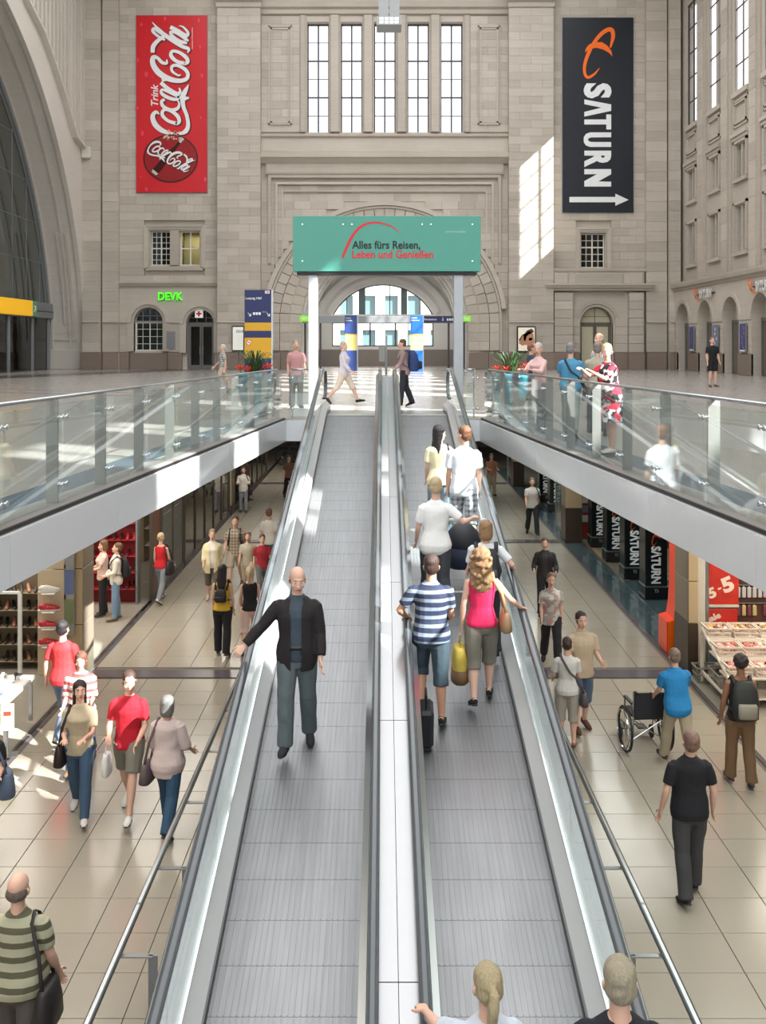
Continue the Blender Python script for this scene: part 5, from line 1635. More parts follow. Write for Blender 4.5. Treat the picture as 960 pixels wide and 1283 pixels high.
# portrait poster on the right pier
t = empty('poster', (BX(658), 59.3, BZ(441)), 0, 'black framed backlit sepia portrait poster on the right pier', 'poster')
cp(MB().bbox(BX(645.8), BX(669), 59.26, 59.38, BZ(441), BZ(409), .012), 'frame', M_BLACK, t)
cp(MB().box(BX(647.3), BX(667.8), 59.25, 59.27, BZ(439.5), BZ(410.6)), 'sheet', plain('poster cream', (238, 226, 206), .5, emit=.25), t)
for pts, c, nm in (([(648, 430), (650, 424), (655, 419), (661, 415), (666, 418), (667.5, 428), (665, 437), (660, 439), (658, 432), (652, 433)], (196, 140, 108), 'face_print'),
                   ([(654, 420), (658, 414.5), (664, 412), (667, 416), (663, 418), (658, 421), (656, 428), (654, 426)], (92, 58, 42), 'hair_print'),
                   ([(648, 426), (652, 420), (657, 417), (656, 418.5), (652, 422), (649, 428)], (50, 34, 28), 'strap_print'), ([(660, 424), (664.5, 423), (665, 426), (661, 427)], (70, 40, 32), 'eye_print')):
    m = MB(); plate(m, [[(BX(x), BZ(y)) for x, y in pts]], (0, 59.245, 0), XP, ZP, -YP, .003); cp(m, nm, plain('print %d %d' % c[:2], c, .5), t)

# --- station totems (blue and yellow)
M_DBBLUE = plain('station blue', (22, 36, 92), .35)
M_DBLIT = plain('station bright blue', (30, 92, 190), .35)
M_YEL = plain('station yellow', (214, 164, 34), .4)
M_PYEL = plain('pale yellow notice', (232, 216, 130), .5)
M_TXT = plain('sign white text', (240, 240, 240), .5)


def totem(px0, px1, pytop, Y, label, seg, blue, txt=None):
    x0, x1 = ppt(px0, 0, Y).x, ppt(px1, 0, Y).x; zt = ppt(0, pytop, Y).z
    t = empty('information_totem', ((x0 + x1) / 2, Y, 0), 0, label, 'totem', 'blue and yellow station totems')
    edges = [pytop] + [s_[0] for s_ in seg]
    for (pe, c), ps_ in zip(seg, edges[:-1]):
        z1_, z0_ = ppt(0, ps_, Y).z, max(0.0, ppt(0, pe, Y).z)
        cp(MB().bbox(x0, x1, Y, Y + .22, z0_, z1_ - .004, .006), 'panel', {'b': blue, 'y': M_YEL, 'p': M_PYEL}[c], t)
    cp(MB().box(x1, x1 + .05, Y, Y + .22, 0, zt), 'edge_profile', M_STEEL, t)
    return t, x0, x1, zt


t, x0, x1, zt = totem(306.5, 340, 363, 38.6, 'large blue and yellow station totem reading Leipzig Hbf, left of the ramps', [(404, 'b'), (414.5, 'y'), (423, 'b'), (449, 'y'), (482, 'b')], M_DBBLUE)
m = MB(); text(m, 'Leipzig Hbf', ppt(308, 376, 38.59), XP, ZP, w=.62, h=.12, bold=.012, th=.004)
for px, ch in ((312.0, '↘'), (335.5, '↘')):
    q = ppt(px, 394, 38.59); m.add([(q.x - .05, q.y - .004, q.z + .06), (q.x - .03, q.y - .004, q.z + .07), (q.x + .06, q.y - .004, q.z - .03), (q.x + .06, q.y - .004, q.z + .03), (q.x + .09, q.y - .004, q.z + .03), (q.x + .09, q.y - .004, q.z - .07), (q.x, q.y - .004, q.z - .07), (q.x, q.y - .004, q.z - .04), (q.x + .035, q.y - .004, q.z - .04)], [(0, 1, 2, 8), (8, 2, 3), (3, 4, 5, 6), (3, 6, 7), (3, 7, 8)])
q = ppt(317, 394.5, 38.59)
for k in range(3): m.box(q.x + k * .11, q.x + k * .11 + .085, q.y - .004, q.y, q.z, q.z + .10)
text(m, 'Gleis 1-24', ppt(329, 391.5, 38.59), XP, ZP, w=.14, h=.05, th=.004, res=1)
cp(m, 'pictograms', M_TXT, t)
m = MB(); q = ppt(335, 366, 38.59); m.box(q.x - .09, q.x + .09, q.y - .004, q.y, q.z - .055, q.z + .055); cp(m, 'logo_plate', M_TXT, t)
m = MB(); text(m, 'DB', (q.x - .06, q.y - .005, q.z - .035), XP, ZP, w=.12, h=.07, bold=.02, th=.004); cp(m, 'logo', M_SIGNRED, t)
q = ppt(312, 429, 38.59); m = MB(); m.tube([(q.x, q.y - .004, q.z), (q.x, q.y + .002, q.z)], .10, 20); cp(m, 'no_smoking_disc', M_TXT, t)
m = MB(); m.sweep([(.085, 0), (.10, 0), (.10, .004), (.085, .004)], [((q.x, q.y - .009, q.z), (math.cos(a_), 0, math.sin(a_)), (0, 1, 0)) for a_ in np.linspace(0, 2 * PI, 25)]); m.box(-.09, .09, -.009, -.005, -.009, .009)
m.xf(Matrix.Identity(4)); n0 = len(m.v) - 8
m.v[n0:] = [tuple(Matrix.Translation((q.x, q.y, q.z)) @ Matrix.Rotation(math.radians(45), 4, 'Y') @ Vector(p)) for p in m.v[n0:]]
cp(m, 'prohibition_ring', M_SIGNRED, t)
m = MB(); m.box(q.x - .06, q.x + .05, q.y - .006, q.y - .003, q.z - .012, q.z + .010); cp(m, 'cigarette', M_BLACK, t)
t, x0, x1, zt = totem(432, 447.5, 395, 56.0, 'blue station totem with pale notice under the arch, left one', [(418.5, 'b'), (420, 'y'), (439, 'p'), (466, 'b')], plain('station mid blue', (44, 68, 128), .35))
m = MB(); text(m, 'Leipzig', ppt(433, 399.5, 55.98), XP, ZP, w=.3, h=.09, bold=.01, th=.004, res=1); text(m, 'Osthalle', ppt(433, 402.5, 55.98), XP, ZP, w=.38, h=.09, bold=.01, th=.004, res=1); cp(m, 'lettering', M_TXT, t)
t, x0, x1, zt = totem(514.5, 530, 395, 56.0, 'bright blue station totem with pale notice under the arch, right one', [(418.5, 'b'), (420, 'y'), (439, 'p'), (466, 'b')], M_DBLIT)
m = MB(); text(m, 'Leipzig', ppt(515.5, 399.5, 55.98), XP, ZP, w=.32, h=.1, bold=.01, th=.004, res=1); text(m, 'Hauptbahnhof', ppt(515.5, 402.5, 55.98), XP, ZP, w=.46, h=.09, bold=.01, th=.004, res=1); cp(m, 'lettering', M_TXT, t)
# direction sign on the beam, exit signs, thin information post
t = empty('direction_sign', (BX(550), 61.5, BZ(404)), 0, 'dark blue direction sign mounted on the steel beam under the arch', 'sign')
cp(MB().bbox(ppt(530.5, 0, 61.5).x, ppt(569, 0, 61.5).x, 61.42, 61.56, ppt(0, 403.5, 61.5).z, ppt(0, 396, 61.5).z, .01), 'panel', M_DBBLUE, t)
m = MB(); text(m, 'Reisezentrum', ppt(532, 401.4, 61.41), XP, ZP, w=.75, h=.13, bold=.02, th=.005, res=1); q = ppt(555, 401.8, 61.41); m.box(q.x - .02, q.x + .02, q.y - .005, q.y, q.z, q.z + .2); m.add([(q.x - .07, q.y - .005, q.z + .06), (q.x, q.y - .005, q.z - .03), (q.x + .07, q.y - .005, q.z + .06)], [(0, 1, 2)])
q = ppt(560, 401.8, 61.41)
for k in range(3): m.box(q.x + k * .14, q.x + k * .14 + .10, q.y - .005, q.y, q.z, q.z + .14)
cp(m, 'lettering', M_TXT, t)
for px, sd_, lb in ((381.5, 1, 'green lit emergency exit sign at the left springing of the arch'), (584.5, -1, 'green lit emergency exit sign at the right springing of the arch')):
    q = ppt(px, 402.7, 59.6); t = empty('exit_sign', q, 0, lb, 'sign', 'green exit signs')
    MB().bbox(-.26, .26, 0, .1, 0, .34, .01).obj('sign_box', plain('exit green lit', (120, 205, 40), .5, emit=.7), t)
    m = MB(); m.add([(-.14 * 1, -.006, .17), (-.02, -.006, .27), (-.02, -.006, .20), (.16, -.006, .20), (.16, -.006, .14), (-.02, -.006, .14), (-.02, -.006, .07)], [(0, 6, 5, 2, 1), (2, 5, 4, 3)] if True else [])
    m.obj('arrow', M_TXT, t)
t = empty('information_post', (ppt(484, 0, 27).x, 27, 0), 0, 'thin grey information post with a small panel at the head of the ramps', 'post')
m = MB(); m.tube([(0, 0, 0), (0, 0, 1.72)], .03, 10); m.obj('post', M_STEEL_D, t, True)
MB().bbox(-.20, -.03, -.03, .0, 1.0, 1.42, .01).obj('panel', plain('grey notice', (150, 152, 150), .4), t)
m = MB(); m.tube([(0, 0, 0), (0, 0, .02)], .14, 16); m.obj('base_plate', M_STEEL_D, t, True)

# --- right arcade: shop sign and wall posters
def side_sign(yc, zc, w, lb):
    t = empty('shop_sign', (17.38, yc, zc), 0, lb, 'sign', 'store signs over the arcade')
    iv_ = None
    m = MB(); text(m, 'SΛTURN', (0, w * .28, -.26), (0, -1, 0), (0, 0, 1), w=w * .68, h=.52, bold=.04, th=.10); m.obj('letters', M_LET, t)
    m = MB(); ribbon(m, [(-(y - 260) * .0036 * -1, (x - 270) * .0036, w_ * .0036) for x, y, w_ in RINGP], (-.1, w * .42, 0), (0, -1, 0), (0, 0, 1), .0); m.add([(-.1, w * .42 - (y - 260) * .0036, (x - 270) * .0036) for x, y in PLAN], [tuple(range(len(PLAN)))]); m.obj('ringed_planet_logo', M_ORANGE, t)
    m = MB(); m.box(-.02, .07, -w * .45, w * .5, -.02, .02); m.obj('sign_rail', M_BLACK, t)
side_sign(53.3, 4.25, 3.0, 'SATURN letters with orange planet on the right arcade, farther sign')
side_sign(45.2, 4.2, 2.6, 'SATURN sign with orange planet on the right arcade, nearer sign at the frame edge')
for i, (yc, c, lb) in enumerate(((55.55, (62, 84, 140), 'blue poster on the first arcade pier from the corner'), (51.6, (110, 120, 160), 'pale blue poster on the second arcade pier from the corner'), (47.65, (58, 82, 138), 'blue poster on the third arcade pier from the corner'))):
    t = empty('poster', (PRJ - .08, yc, 1.1), 0, lb, 'poster', 'posters on the arcade piers')
    MB().bbox(-.06, 0, -.42, .42, 0, 1.42, .01).obj('frame', M_STEEL_D, t)
    MB().box(-.065, -.055, -.38, .38, .04, 1.38).obj('sheet', plain('poster blue %d' % i, c, .5), t)
    m = MB(); R_ = random.Random(i + 5)
    for k in range(5): y_ = R_.uniform(-.3, .15); z_ = .15 + k * .24; m.box(-.068, -.064, y_, y_ + R_.uniform(.1, .2), z_, z_ + .16)
    m.obj('picture_print', plain('poster print %d' % i, ((150, 70, 80), (210, 205, 200), (190, 90, 70))[i], .5), t)
    m = MB(); m.box(-.068, -.064, -.34, .34, .06, .13); m.obj('caption_strip', M_TXT, t)

# --- yellow sign on the left transom beam
t = empty('yellow_sign', (-19.85, 52.5, 3.1), 0, 'yellow lit sign box with green pictogram on the beam at the left edge', 'sign')
MB().bbox(-.02, .14, -3.0, 3.2, .0, .86, .02).obj('sign_box', plain('lit amber', (250, 186, 30), .5, emit=.35), t)
MB().bbox(-.02, .15, 3.22, 3.85, .0, .86, .02).obj('green_end', plain('exit green', (90, 160, 120), .5), t)
m = MB(); text(m, '↗', (.155, 3.3, .2), (0, 1, 0), (0, 0, 1), w=.4, h=.4, th=-.0, bold=.02); m.obj('pictogram', M_TXT, t)

# --- hanging lamp box above the axis
q = ppt(487.5, 36, 40)
t = empty('hanging_lamp', (q.x, 40, q.z), 0, 'square grey metal lantern hanging on the hall axis before the tall windows', 'lamp')
m = MB(); m.box(-.50, .50, -.5, .5, 0, .34); m.obj('lamp_body', plain('lantern grey', (150, 152, 152), .4, .3), t)
for x_ in (-.30, -.1, .1, .3):
    m = MB(); m.box(x_ - .08, x_ + .08, -.52, -.5, .05, .16); m.box(x_ - .08, x_ + .08, -.52, -.5, .19, .30); m.obj('light_opening', plain('lantern glow', (235, 240, 240), .5, emit=.6), t)
m = MB(); m.box(-.42, -.02, -.36, .36, .34, 9); m.obj('duct', plain('duct grey', (150, 152, 154), .4, .3), t)
m = MB(); m.box(.02, .42, -.36, .36, .34, 9); m.obj('duct', plain('duct grey', (150, 152, 154), .4, .3), t)

# --- planters behind the guardrails
def planter(x, y, lb, n_leaf=60):
    t = empty('planter', (x, y, 0), 0, lb, 'planter', 'turquoise planters at the ramp head')
    m = MB(); m.rings([(0, 0, 0, .22, .22), (0, 0, .05, .25, .25), (0, 0, .45, .36, .36), (0, 0, .78, .40, .40), (0, 0, .86, .37, .37), (0, 0, .82, .33, .33), (0, 0, .74, .30, .30)], 28)
    m.obj('pot', plain('turquoise glazed pot', (52, 112, 124), .12, 0, .2, 3, coat=.6), t, True)
    m = MB(); m.tube([(0, 0, .74), (0, 0, .79)], .33, 20); m.obj('soil', plain('soil', (48, 38, 30), .9), t)
    R_ = random.Random(int(x * 100))
    gm = plain('leaf green', (56, 88, 48), .5, 0, .3, 6)
    for k in range(n_leaf):
        a = R_.uniform(0, 2 * PI); l = R_.uniform(.40, .70); sp = R_.uniform(.15, .9)
        pts = [Vector((math.cos(a) * .05, math.sin(a) * .05, .76)), Vector((math.cos(a) * (.05 + l * sp * .35), math.sin(a) * (.05 + l * sp * .35), .76 + l * .6)), Vector((math.cos(a) * (.05 + l * sp * .8), math.sin(a) * (.05 + l * sp * .8), .76 + l * .85)), Vector((math.cos(a) * (.05 + l * sp * 1.15), math.sin(a) * (.05 + l * sp * 1.15), .76 + l * .75))]
        m = MB(); s_ = Vector((-math.sin(a), math.cos(a), 0))
        w_ = (.010, .016, .011, .001); v = []
        for p, ww in zip(pts, w_): v += [p - s_ * ww, p + Vector((0, 0, -ww * .5)), p + s_ * ww]
        f = []
        for i in range(3): f += [(3 * i, 3 * i + 1, 3 * i + 4, 3 * i + 3), (3 * i + 1, 3 * i + 2, 3 * i + 5, 3 * i + 4)]
        m.add(v, f); m.obj('leaf', gm, t)
    fm = plain('red bract', (226, 74, 44), .45, 0, .15, 8)
    for dx, dy, z in ((-.30, -.12, .96), (-.12, -.2, .94), (.30, -.1, 1.0), (.12, .2, .95)):
        m = MB(); m.tube([(dx * .6, dy * .6, .76), (dx, dy, z - .05)], .008, 6); st_ = m.obj('flower_stem', gm, t)
        m = MB()
        for k in range(9):
            a = 2 * PI * k / 9; b_ = .6 if k % 2 else 1.0
            c0 = Vector((dx, dy, z - .05)); tip = c0 + Vector((math.cos(a) * .15 * b_, math.sin(a) * .15 * b_, .05 + .14 * (1 - b_ * .6)))
            mid = c0.lerp(tip, .5) + Vector((0, 0, .015)); sd__ = Vector((-math.sin(a), math.cos(a), 0)) * .022
            m.add([c0, mid - sd__, tip, mid + sd__], [(0, 1, 2, 3)])
        m.ball((dx, dy, z), (.012, .012, .03), 8, 5)
        m.obj('red_flower', fm, st_)
    return t
planter(-2.72, 21.0, 'turquoise planter with grassy leaves and red flowers, left of the ramp head')
planter(2.68, 20.8, 'turquoise planter with grassy leaves and red flowers, right of the ramp head')
# ------------------------------------------------------------------ people
PENDING = []       # (object, voxel, smooth iterations, post function): one depsgraph pass remeshes them all


def queue(mb, name, mats, parent, voxel, it, post=None):
    o = mb.obj(name, mats, parent, smooth=True)
    r = o.modifiers.new('r', 'REMESH'); r.mode = 'VOXEL'; r.voxel_size = voxel; r.use_smooth_shade = True
    s = o.modifiers.new('s', 'SMOOTH'); s.factor = 0.5; s.iterations = it
    PENDING.append((o, post))
    return o


def flush():
    dg = bpy.context.evaluated_depsgraph_get()
    dg.update()
    res = []
    for o, post in PENDING:
        me = bpy.data.meshes.new_from_object(o.evaluated_get(dg))
        res.append((o, me, post))
    for o, me, post in res:
        o.modifiers.clear()
        mats = [m for m in o.data.materials]
        old = o.data
        n = len(me.vertices)
        V = np.empty(n * 3, np.float64); me.vertices.foreach_get('co', V); V = V.reshape(-1, 3)
        nl = len(me.loops)
        Lp = np.empty(nl, np.int64); me.loops.foreach_get('vertex_index', Lp)
        npol = len(me.polygons)
        T = np.empty(npol, np.int64); me.polygons.foreach_get('loop_total', T)
        D = {'V': V, 'L': Lp, 'T': T, 'M': np.zeros(npol, np.int64), 'mats': mats, 'name': o.name}
        if post: post(D)
        o.data = arrays_mesh(D)
        bpy.data.meshes.remove(me)
        if old.users == 0: bpy.data.meshes.remove(old)
    PENDING.clear()


def arrays_mesh(D):
    me = bpy.data.meshes.new(D['name'])
    V, Lp, T = D['V'], D['L'], D['T']
    me.vertices.add(len(V)); me.vertices.foreach_set('co', V.ravel())
    me.loops.add(len(Lp)); me.loops.foreach_set('vertex_index', Lp.astype(np.int32))
    me.polygons.add(len(T))
    st = np.concatenate([[0], np.cumsum(T)[:-1]]).astype(np.int32)
    me.polygons.foreach_set('loop_start', st)
    try: me.polygons.foreach_set('loop_total', T.astype(np.int32))
    except Exception: pass
    for m in D['mats']: me.materials.append(m)
    me.polygons.foreach_set('material_index', D['M'].astype(np.int32))
    me.polygons.foreach_set('use_smooth', np.ones(len(T), bool))
    me.update(calc_edges=True)
    return me


def D_join(D, E, M, mi=None):
    """append arrays E transformed by matrix M"""
    A = np.array(M)
    V = E['V'] @ A[:3, :3].T + A[:3, 3]
    n = len(D['V'])
    Lp = E['L'].copy()
    if np.linalg.det(A[:3, :3]) < 0:
        Lp = np.concatenate([x[::-1] for x in np.split(Lp, np.cumsum(E['T'])[:-1])])
    D['V'] = np.vstack([D['V'], V]); D['L'] = np.concatenate([D['L'], Lp + n])
    D['T'] = np.concatenate([D['T'], E['T']])
    D['M'] = np.concatenate([D['M'], E['M'] if mi is None else np.full(len(E['T']), mi)])


def mb_arrays(mb):
    return {'V': np.array(mb.v, float), 'L': np.array([i for f in mb.f for i in f]), 'T': np.array([len(f) for f in mb.f]), 'M': np.array(mb.m)}


def cut_faces(D, keep):
    """keep: function(centres) -> mask of faces to keep"""
    V, Lp, T = D['V'], D['L'], D['T']
    st = np.concatenate([[0], np.cumsum(T)[:-1]])
    cen = np.add.reduceat(V[Lp], st) / T[:, None]
    k = keep(cen)
    D['L'] = Lp[np.repeat(k, T)]; D['T'] = T[k]; D['M'] = D['M'][k]


def wrinkle(amp, seed, fx=14, fz=22, out=.8):
    r = np.random.RandomState(seed)
    ph = r.rand(6) * 6.28

    def f(D):
        V = D['V']
        x, y, z = V.T
        d = np.sin(fz * z + 4 * x * np.sin(ph[0]) + 3 * np.sin(5 * x + ph[1]) + ph[2]) * 0.5
        d += np.sin(fx * x + 9 * z + 2 * np.sin(7 * z + ph[3]) + ph[4]) * 0.5
        d += np.sin(31 * z + 17 * x + 23 * y + ph[5]) * 0.35
        c = V.mean(0)
        q = V[:, :2] - c[:2]
        q = q / (np.linalg.norm(q, axis=1)[:, None] + 0.03)
        V[:, :2] += q * (d * amp + amp * out)[:, None]
        V[:, 2] += d * amp * 0.3
    return f


# ---- head and hand templates (face towards -Y, origin at the base of the skull / at the wrist)
def head_mb():
    m = MB()
    m.ball((0, 0.012, 0.155), (0.074, 0.094, 0.083), 20, 12)
    m.rings([(0, -0.045, 0.010, 0.022, 0.022), (0, -0.040, 0.022, 0.036, 0.040), (0, -0.028, 0.05, 0.052, 0.058), (0, -0.018, 0.09, 0.062, 0.072), (0, -0.01, 0.13, 0.066, 0.080)], 18)
    m.rings([(0, 0.022, -0.07, 0.052, 0.055), (0, 0.018, 0.0, 0.050, 0.052), (0, 0.012, 0.06, 0.052, 0.055)], 14)
    m.ball((0, -0.068, 0.014), (0.018, 0.015, 0.013), 10, 6)                       # chin
    m.tube([(0, -0.080, 0.128), (0, -0.098, 0.098), (0, -0.108, 0.078), (0, -0.088, 0.070)], [0.008, 0.010, 0.014, 0.008], 8)   # nose
    m.ball((0.013, -0.090, 0.078), (0.009, 0.011, 0.008), 8, 5); m.ball((-0.013, -0.090, 0.078), (0.009, 0.011, 0.008), 8, 5)
    m.tube([(-0.045, -0.068, 0.136), (-0.02, -0.083, 0.140), (0.02, -0.083, 0.140), (0.045, -0.068, 0.136)], 0.0085, 8)        # brow ridge
    m.ball((0, -0.080, 0.050), (0.026, 0.010, 0.013), 10, 6)
    for s in (-1, 1):
        m.ball((s * 0.045, -0.058, 0.085), (0.019, 0.018, 0.021), 10, 6)             # cheek
        m.tube([(s * 0.070, 0.008, 0.075), (s * 0.079, 0.012, 0.092), (s * 0.083, 0.018, 0.115), (s * 0.076, 0.016, 0.130)], [(0.008, 0.006), (0.014, 0.007), (0.017, 0.007), (0.010, 0.006)], 8, up=(0, 1, 0))
    return m


def head_details():
    m = MB()
    for s in (-1, 1):
        m.ball((s * 0.030, -0.0745, 0.117), (0.0145, 0.010, 0.0075), 10, 6, 1)
        m.ball((s * 0.030, -0.0805, 0.117), (0.0062, 0.005, 0.0062), 8, 5, 2)
        m.tube([(s * 0.014, -0.088, 0.140), (s * 0.030, -0.087, 0.145), (s * 0.048, -0.070, 0.138)], [(0.0045, 0.003)] * 3, 6, mi=3)
    m.tube([(-0.024, -0.083, 0.0475), (-0.008, -0.0925, 0.0505), (0.008, -0.0925, 0.0505), (0.024, -0.083, 0.0475)], [0.003, 0.0048, 0.0048, 0.003], 6, mi=4)
    m.tube([(-0.020, -0.083, 0.0430), (0, -0.0915, 0.0405), (0.020, -0.083, 0.0430)], [0.003, 0.0052, 0.003], 6, mi=4)
    return m


def hand_mb(curl):
    """right-handed neutral hand hanging down: fingers towards -Z, thumb towards -Y, palm towards -X"""
    m = MB()
    m.tube([(0, 0, 0.03), (0, 0, -0.005), (0, -0.002, -0.04), (0, -0.002, -0.08), (0, 0, -0.094)],
           [(0.021, 0.026), (0.019, 0.030), (0.017, 0.039), (0.014, 0.042), (0.010, 0.036)], 12, up=(1, 0, 0))
    for i, (y, ln, r) in enumerate([(-0.031, 0.072, 0.0088), (-0.010, 0.080, 0.0092), (0.011, 0.074, 0.0088), (0.031, 0.058, 0.0078)]):
        p = Vector((0, y, -0.085)); pts = [p.copy() + Vector((0, 0, 0.02)), p.copy()]; a = curl * (0.5 + 0.08 * i)
        for q in (0.42, 0.32, 0.26):
            p = p + Vector((-math.sin(a), (y * 0.06), -math.cos(a))) * ln * q
            pts.append(p.copy()); a += curl * 0.95
        m.tube(pts, [r, r, r * 0.98, r * 0.92, r * 0.72], 8)
    tp = Vector((-0.002, -0.026, -0.022))
    m.tube([tp, tp + Vector((-0.008, -0.022, -0.020)), tp + Vector((-0.014, -0.036, -0.044)), tp + Vector((-0.018, -0.038, -0.068))],
           [0.014, 0.012, 0.0102, 0.0078], 8)
    return m


_t = {}
for nm, mbx, vx, it in (('head', head_mb(), 0.0055, 3), ('head_lo', head_mb(), 0.011, 2),
                        ('hand', hand_mb(0.35), 0.0042, 1), ('fist', hand_mb(0.95), 0.0042, 1), ('hand_lo', hand_mb(0.35), 0.0075, 1), ('fist_lo', hand_mb(0.9), 0.0075, 1)):
    _t[nm] = queue(mbx, 'tmp_' + nm, [M_WHITE], None, vx, it)
flush()
TPL = {}
for nm, o in _t.items():
    me = o.data
    V = np.empty(len(me.vertices) * 3); me.vertices.foreach_get('co', V)
    Lp = np.empty(len(me.loops), np.int64); me.loops.foreach_get('vertex_index', Lp)
    T = np.empty(len(me.polygons), np.int64); me.polygons.foreach_get('loop_total', T)
    TPL[nm] = {'V': V.reshape(-1, 3), 'L': Lp, 'T': T, 'M': np.zeros(len(T), np.int64)}
    bpy.data.objects.remove(o)
TPL['face'] = mb_arrays(head_details())

SKINS = {'fair': (222, 178, 156), 'pale': (231, 193, 173), 'tan': (196, 146, 118), 'brown': (150, 104, 80)}


def skinmat(k):
    m = plain('skin ' + k, SKINS[k], 0.55, 0, 0.07, 8)
    p = m.node_tree.nodes['Principled BSDF']
    p.inputs['Subsurface Weight'].default_value = 0.0
    return m


def hairmat(rgb):
    nm = 'hair %d %d %d' % tuple(rgb)
    if nm in MATS: return MATS[nm]
    m, t, p = nt(nm)
    c = np.array(lin(rgb))
    p.inputs['Roughness'].default_value = 0.45
    tc = N(t, 'ShaderNodeTexCoord'); mp = N(t, 'ShaderNodeMapping'); mp.inputs['Scale'].default_value = (60, 60, 9)
    L(t, tc.outputs['Object'], mp.inputs[0])
    n1 = N(t, 'ShaderNodeTexNoise', Scale=2.0, Detail=4.0); L(t, mp.outputs[0], n1.inputs[0])
    mx = N(t, 'ShaderNodeMix', _data_type='RGBA')
    mx.inputs[6].default_value = tuple(c * 0.6) + (1,); mx.inputs[7].default_value = tuple(np.minimum(c * 1.35, 1)) + (1,)
    L(t, n1.outputs[0], mx.inputs[0]); L(t, mx.outputs[2], p.inputs['Base Color'])
    b = N(t, 'ShaderNodeBump', Strength=0.6, Distance=0.02); L(t, n1.outputs[0], b.inputs['Height']); L(t, b.outputs[0], p.inputs['Normal'])
    MATS[nm] = m
    return m


def cloth(c):
    if isinstance(c, bpy.types.Material): return c
    return plain('cloth %d %d %d' % tuple(c), c, 0.85, 0, 0.09, 5, bump=0.7, bscale=16)


M_EYE = plain('eye white', (226, 222, 216), 0.3)
M_IRIS = plain('iris', (48, 40, 36), 0.2)
M_LIPS = plain('lips', (178, 108, 98), 0.5)


def hand_matrix(wrist, d, side, s, thumb_hint=(0, -1, 0), palm_down=False):
    d = Vector(d).normalized()
    z = -d
    th = Vector(thumb_hint)
    if palm_down: th = Vector((-side, 0, 0))
    y = -(th - z * th.dot(z))
    if y.length < 1e-4: y = Vector((0, 1, 0))
    y.normalize()
    x = y.cross(z)
    # template palm faces -X for the right hand (right side is local -X of the person -> palm faces the body at +X)
    M = Matrix(((x.x, y.x, z.x, wrist.x), (x.y, y.y, z.y, wrist.y), (x.z, y.z, z.z, wrist.z), (0, 0, 0, 1)))
    mir = Matrix.Diagonal((-1 if side < 0 else 1, 1, 1, 1))
    return M @ mir @ Matrix.Scale(s, 4)


TORSO = [(-0.14, .085, .080, 0), (-0.09, .150, .105, .012), (-0.02, .168, .118, .015), (0.06, .158, .108, .005), (0.16, .140, .098, -.004), (0.27, .150, .108, -.008),
         (0.37, .166, .116, -.008), (0.43, .170, .108, 0), (0.47, .152, .090, .006), (0.505, .112, .072, .010), (0.54, .068, .062, .014)]


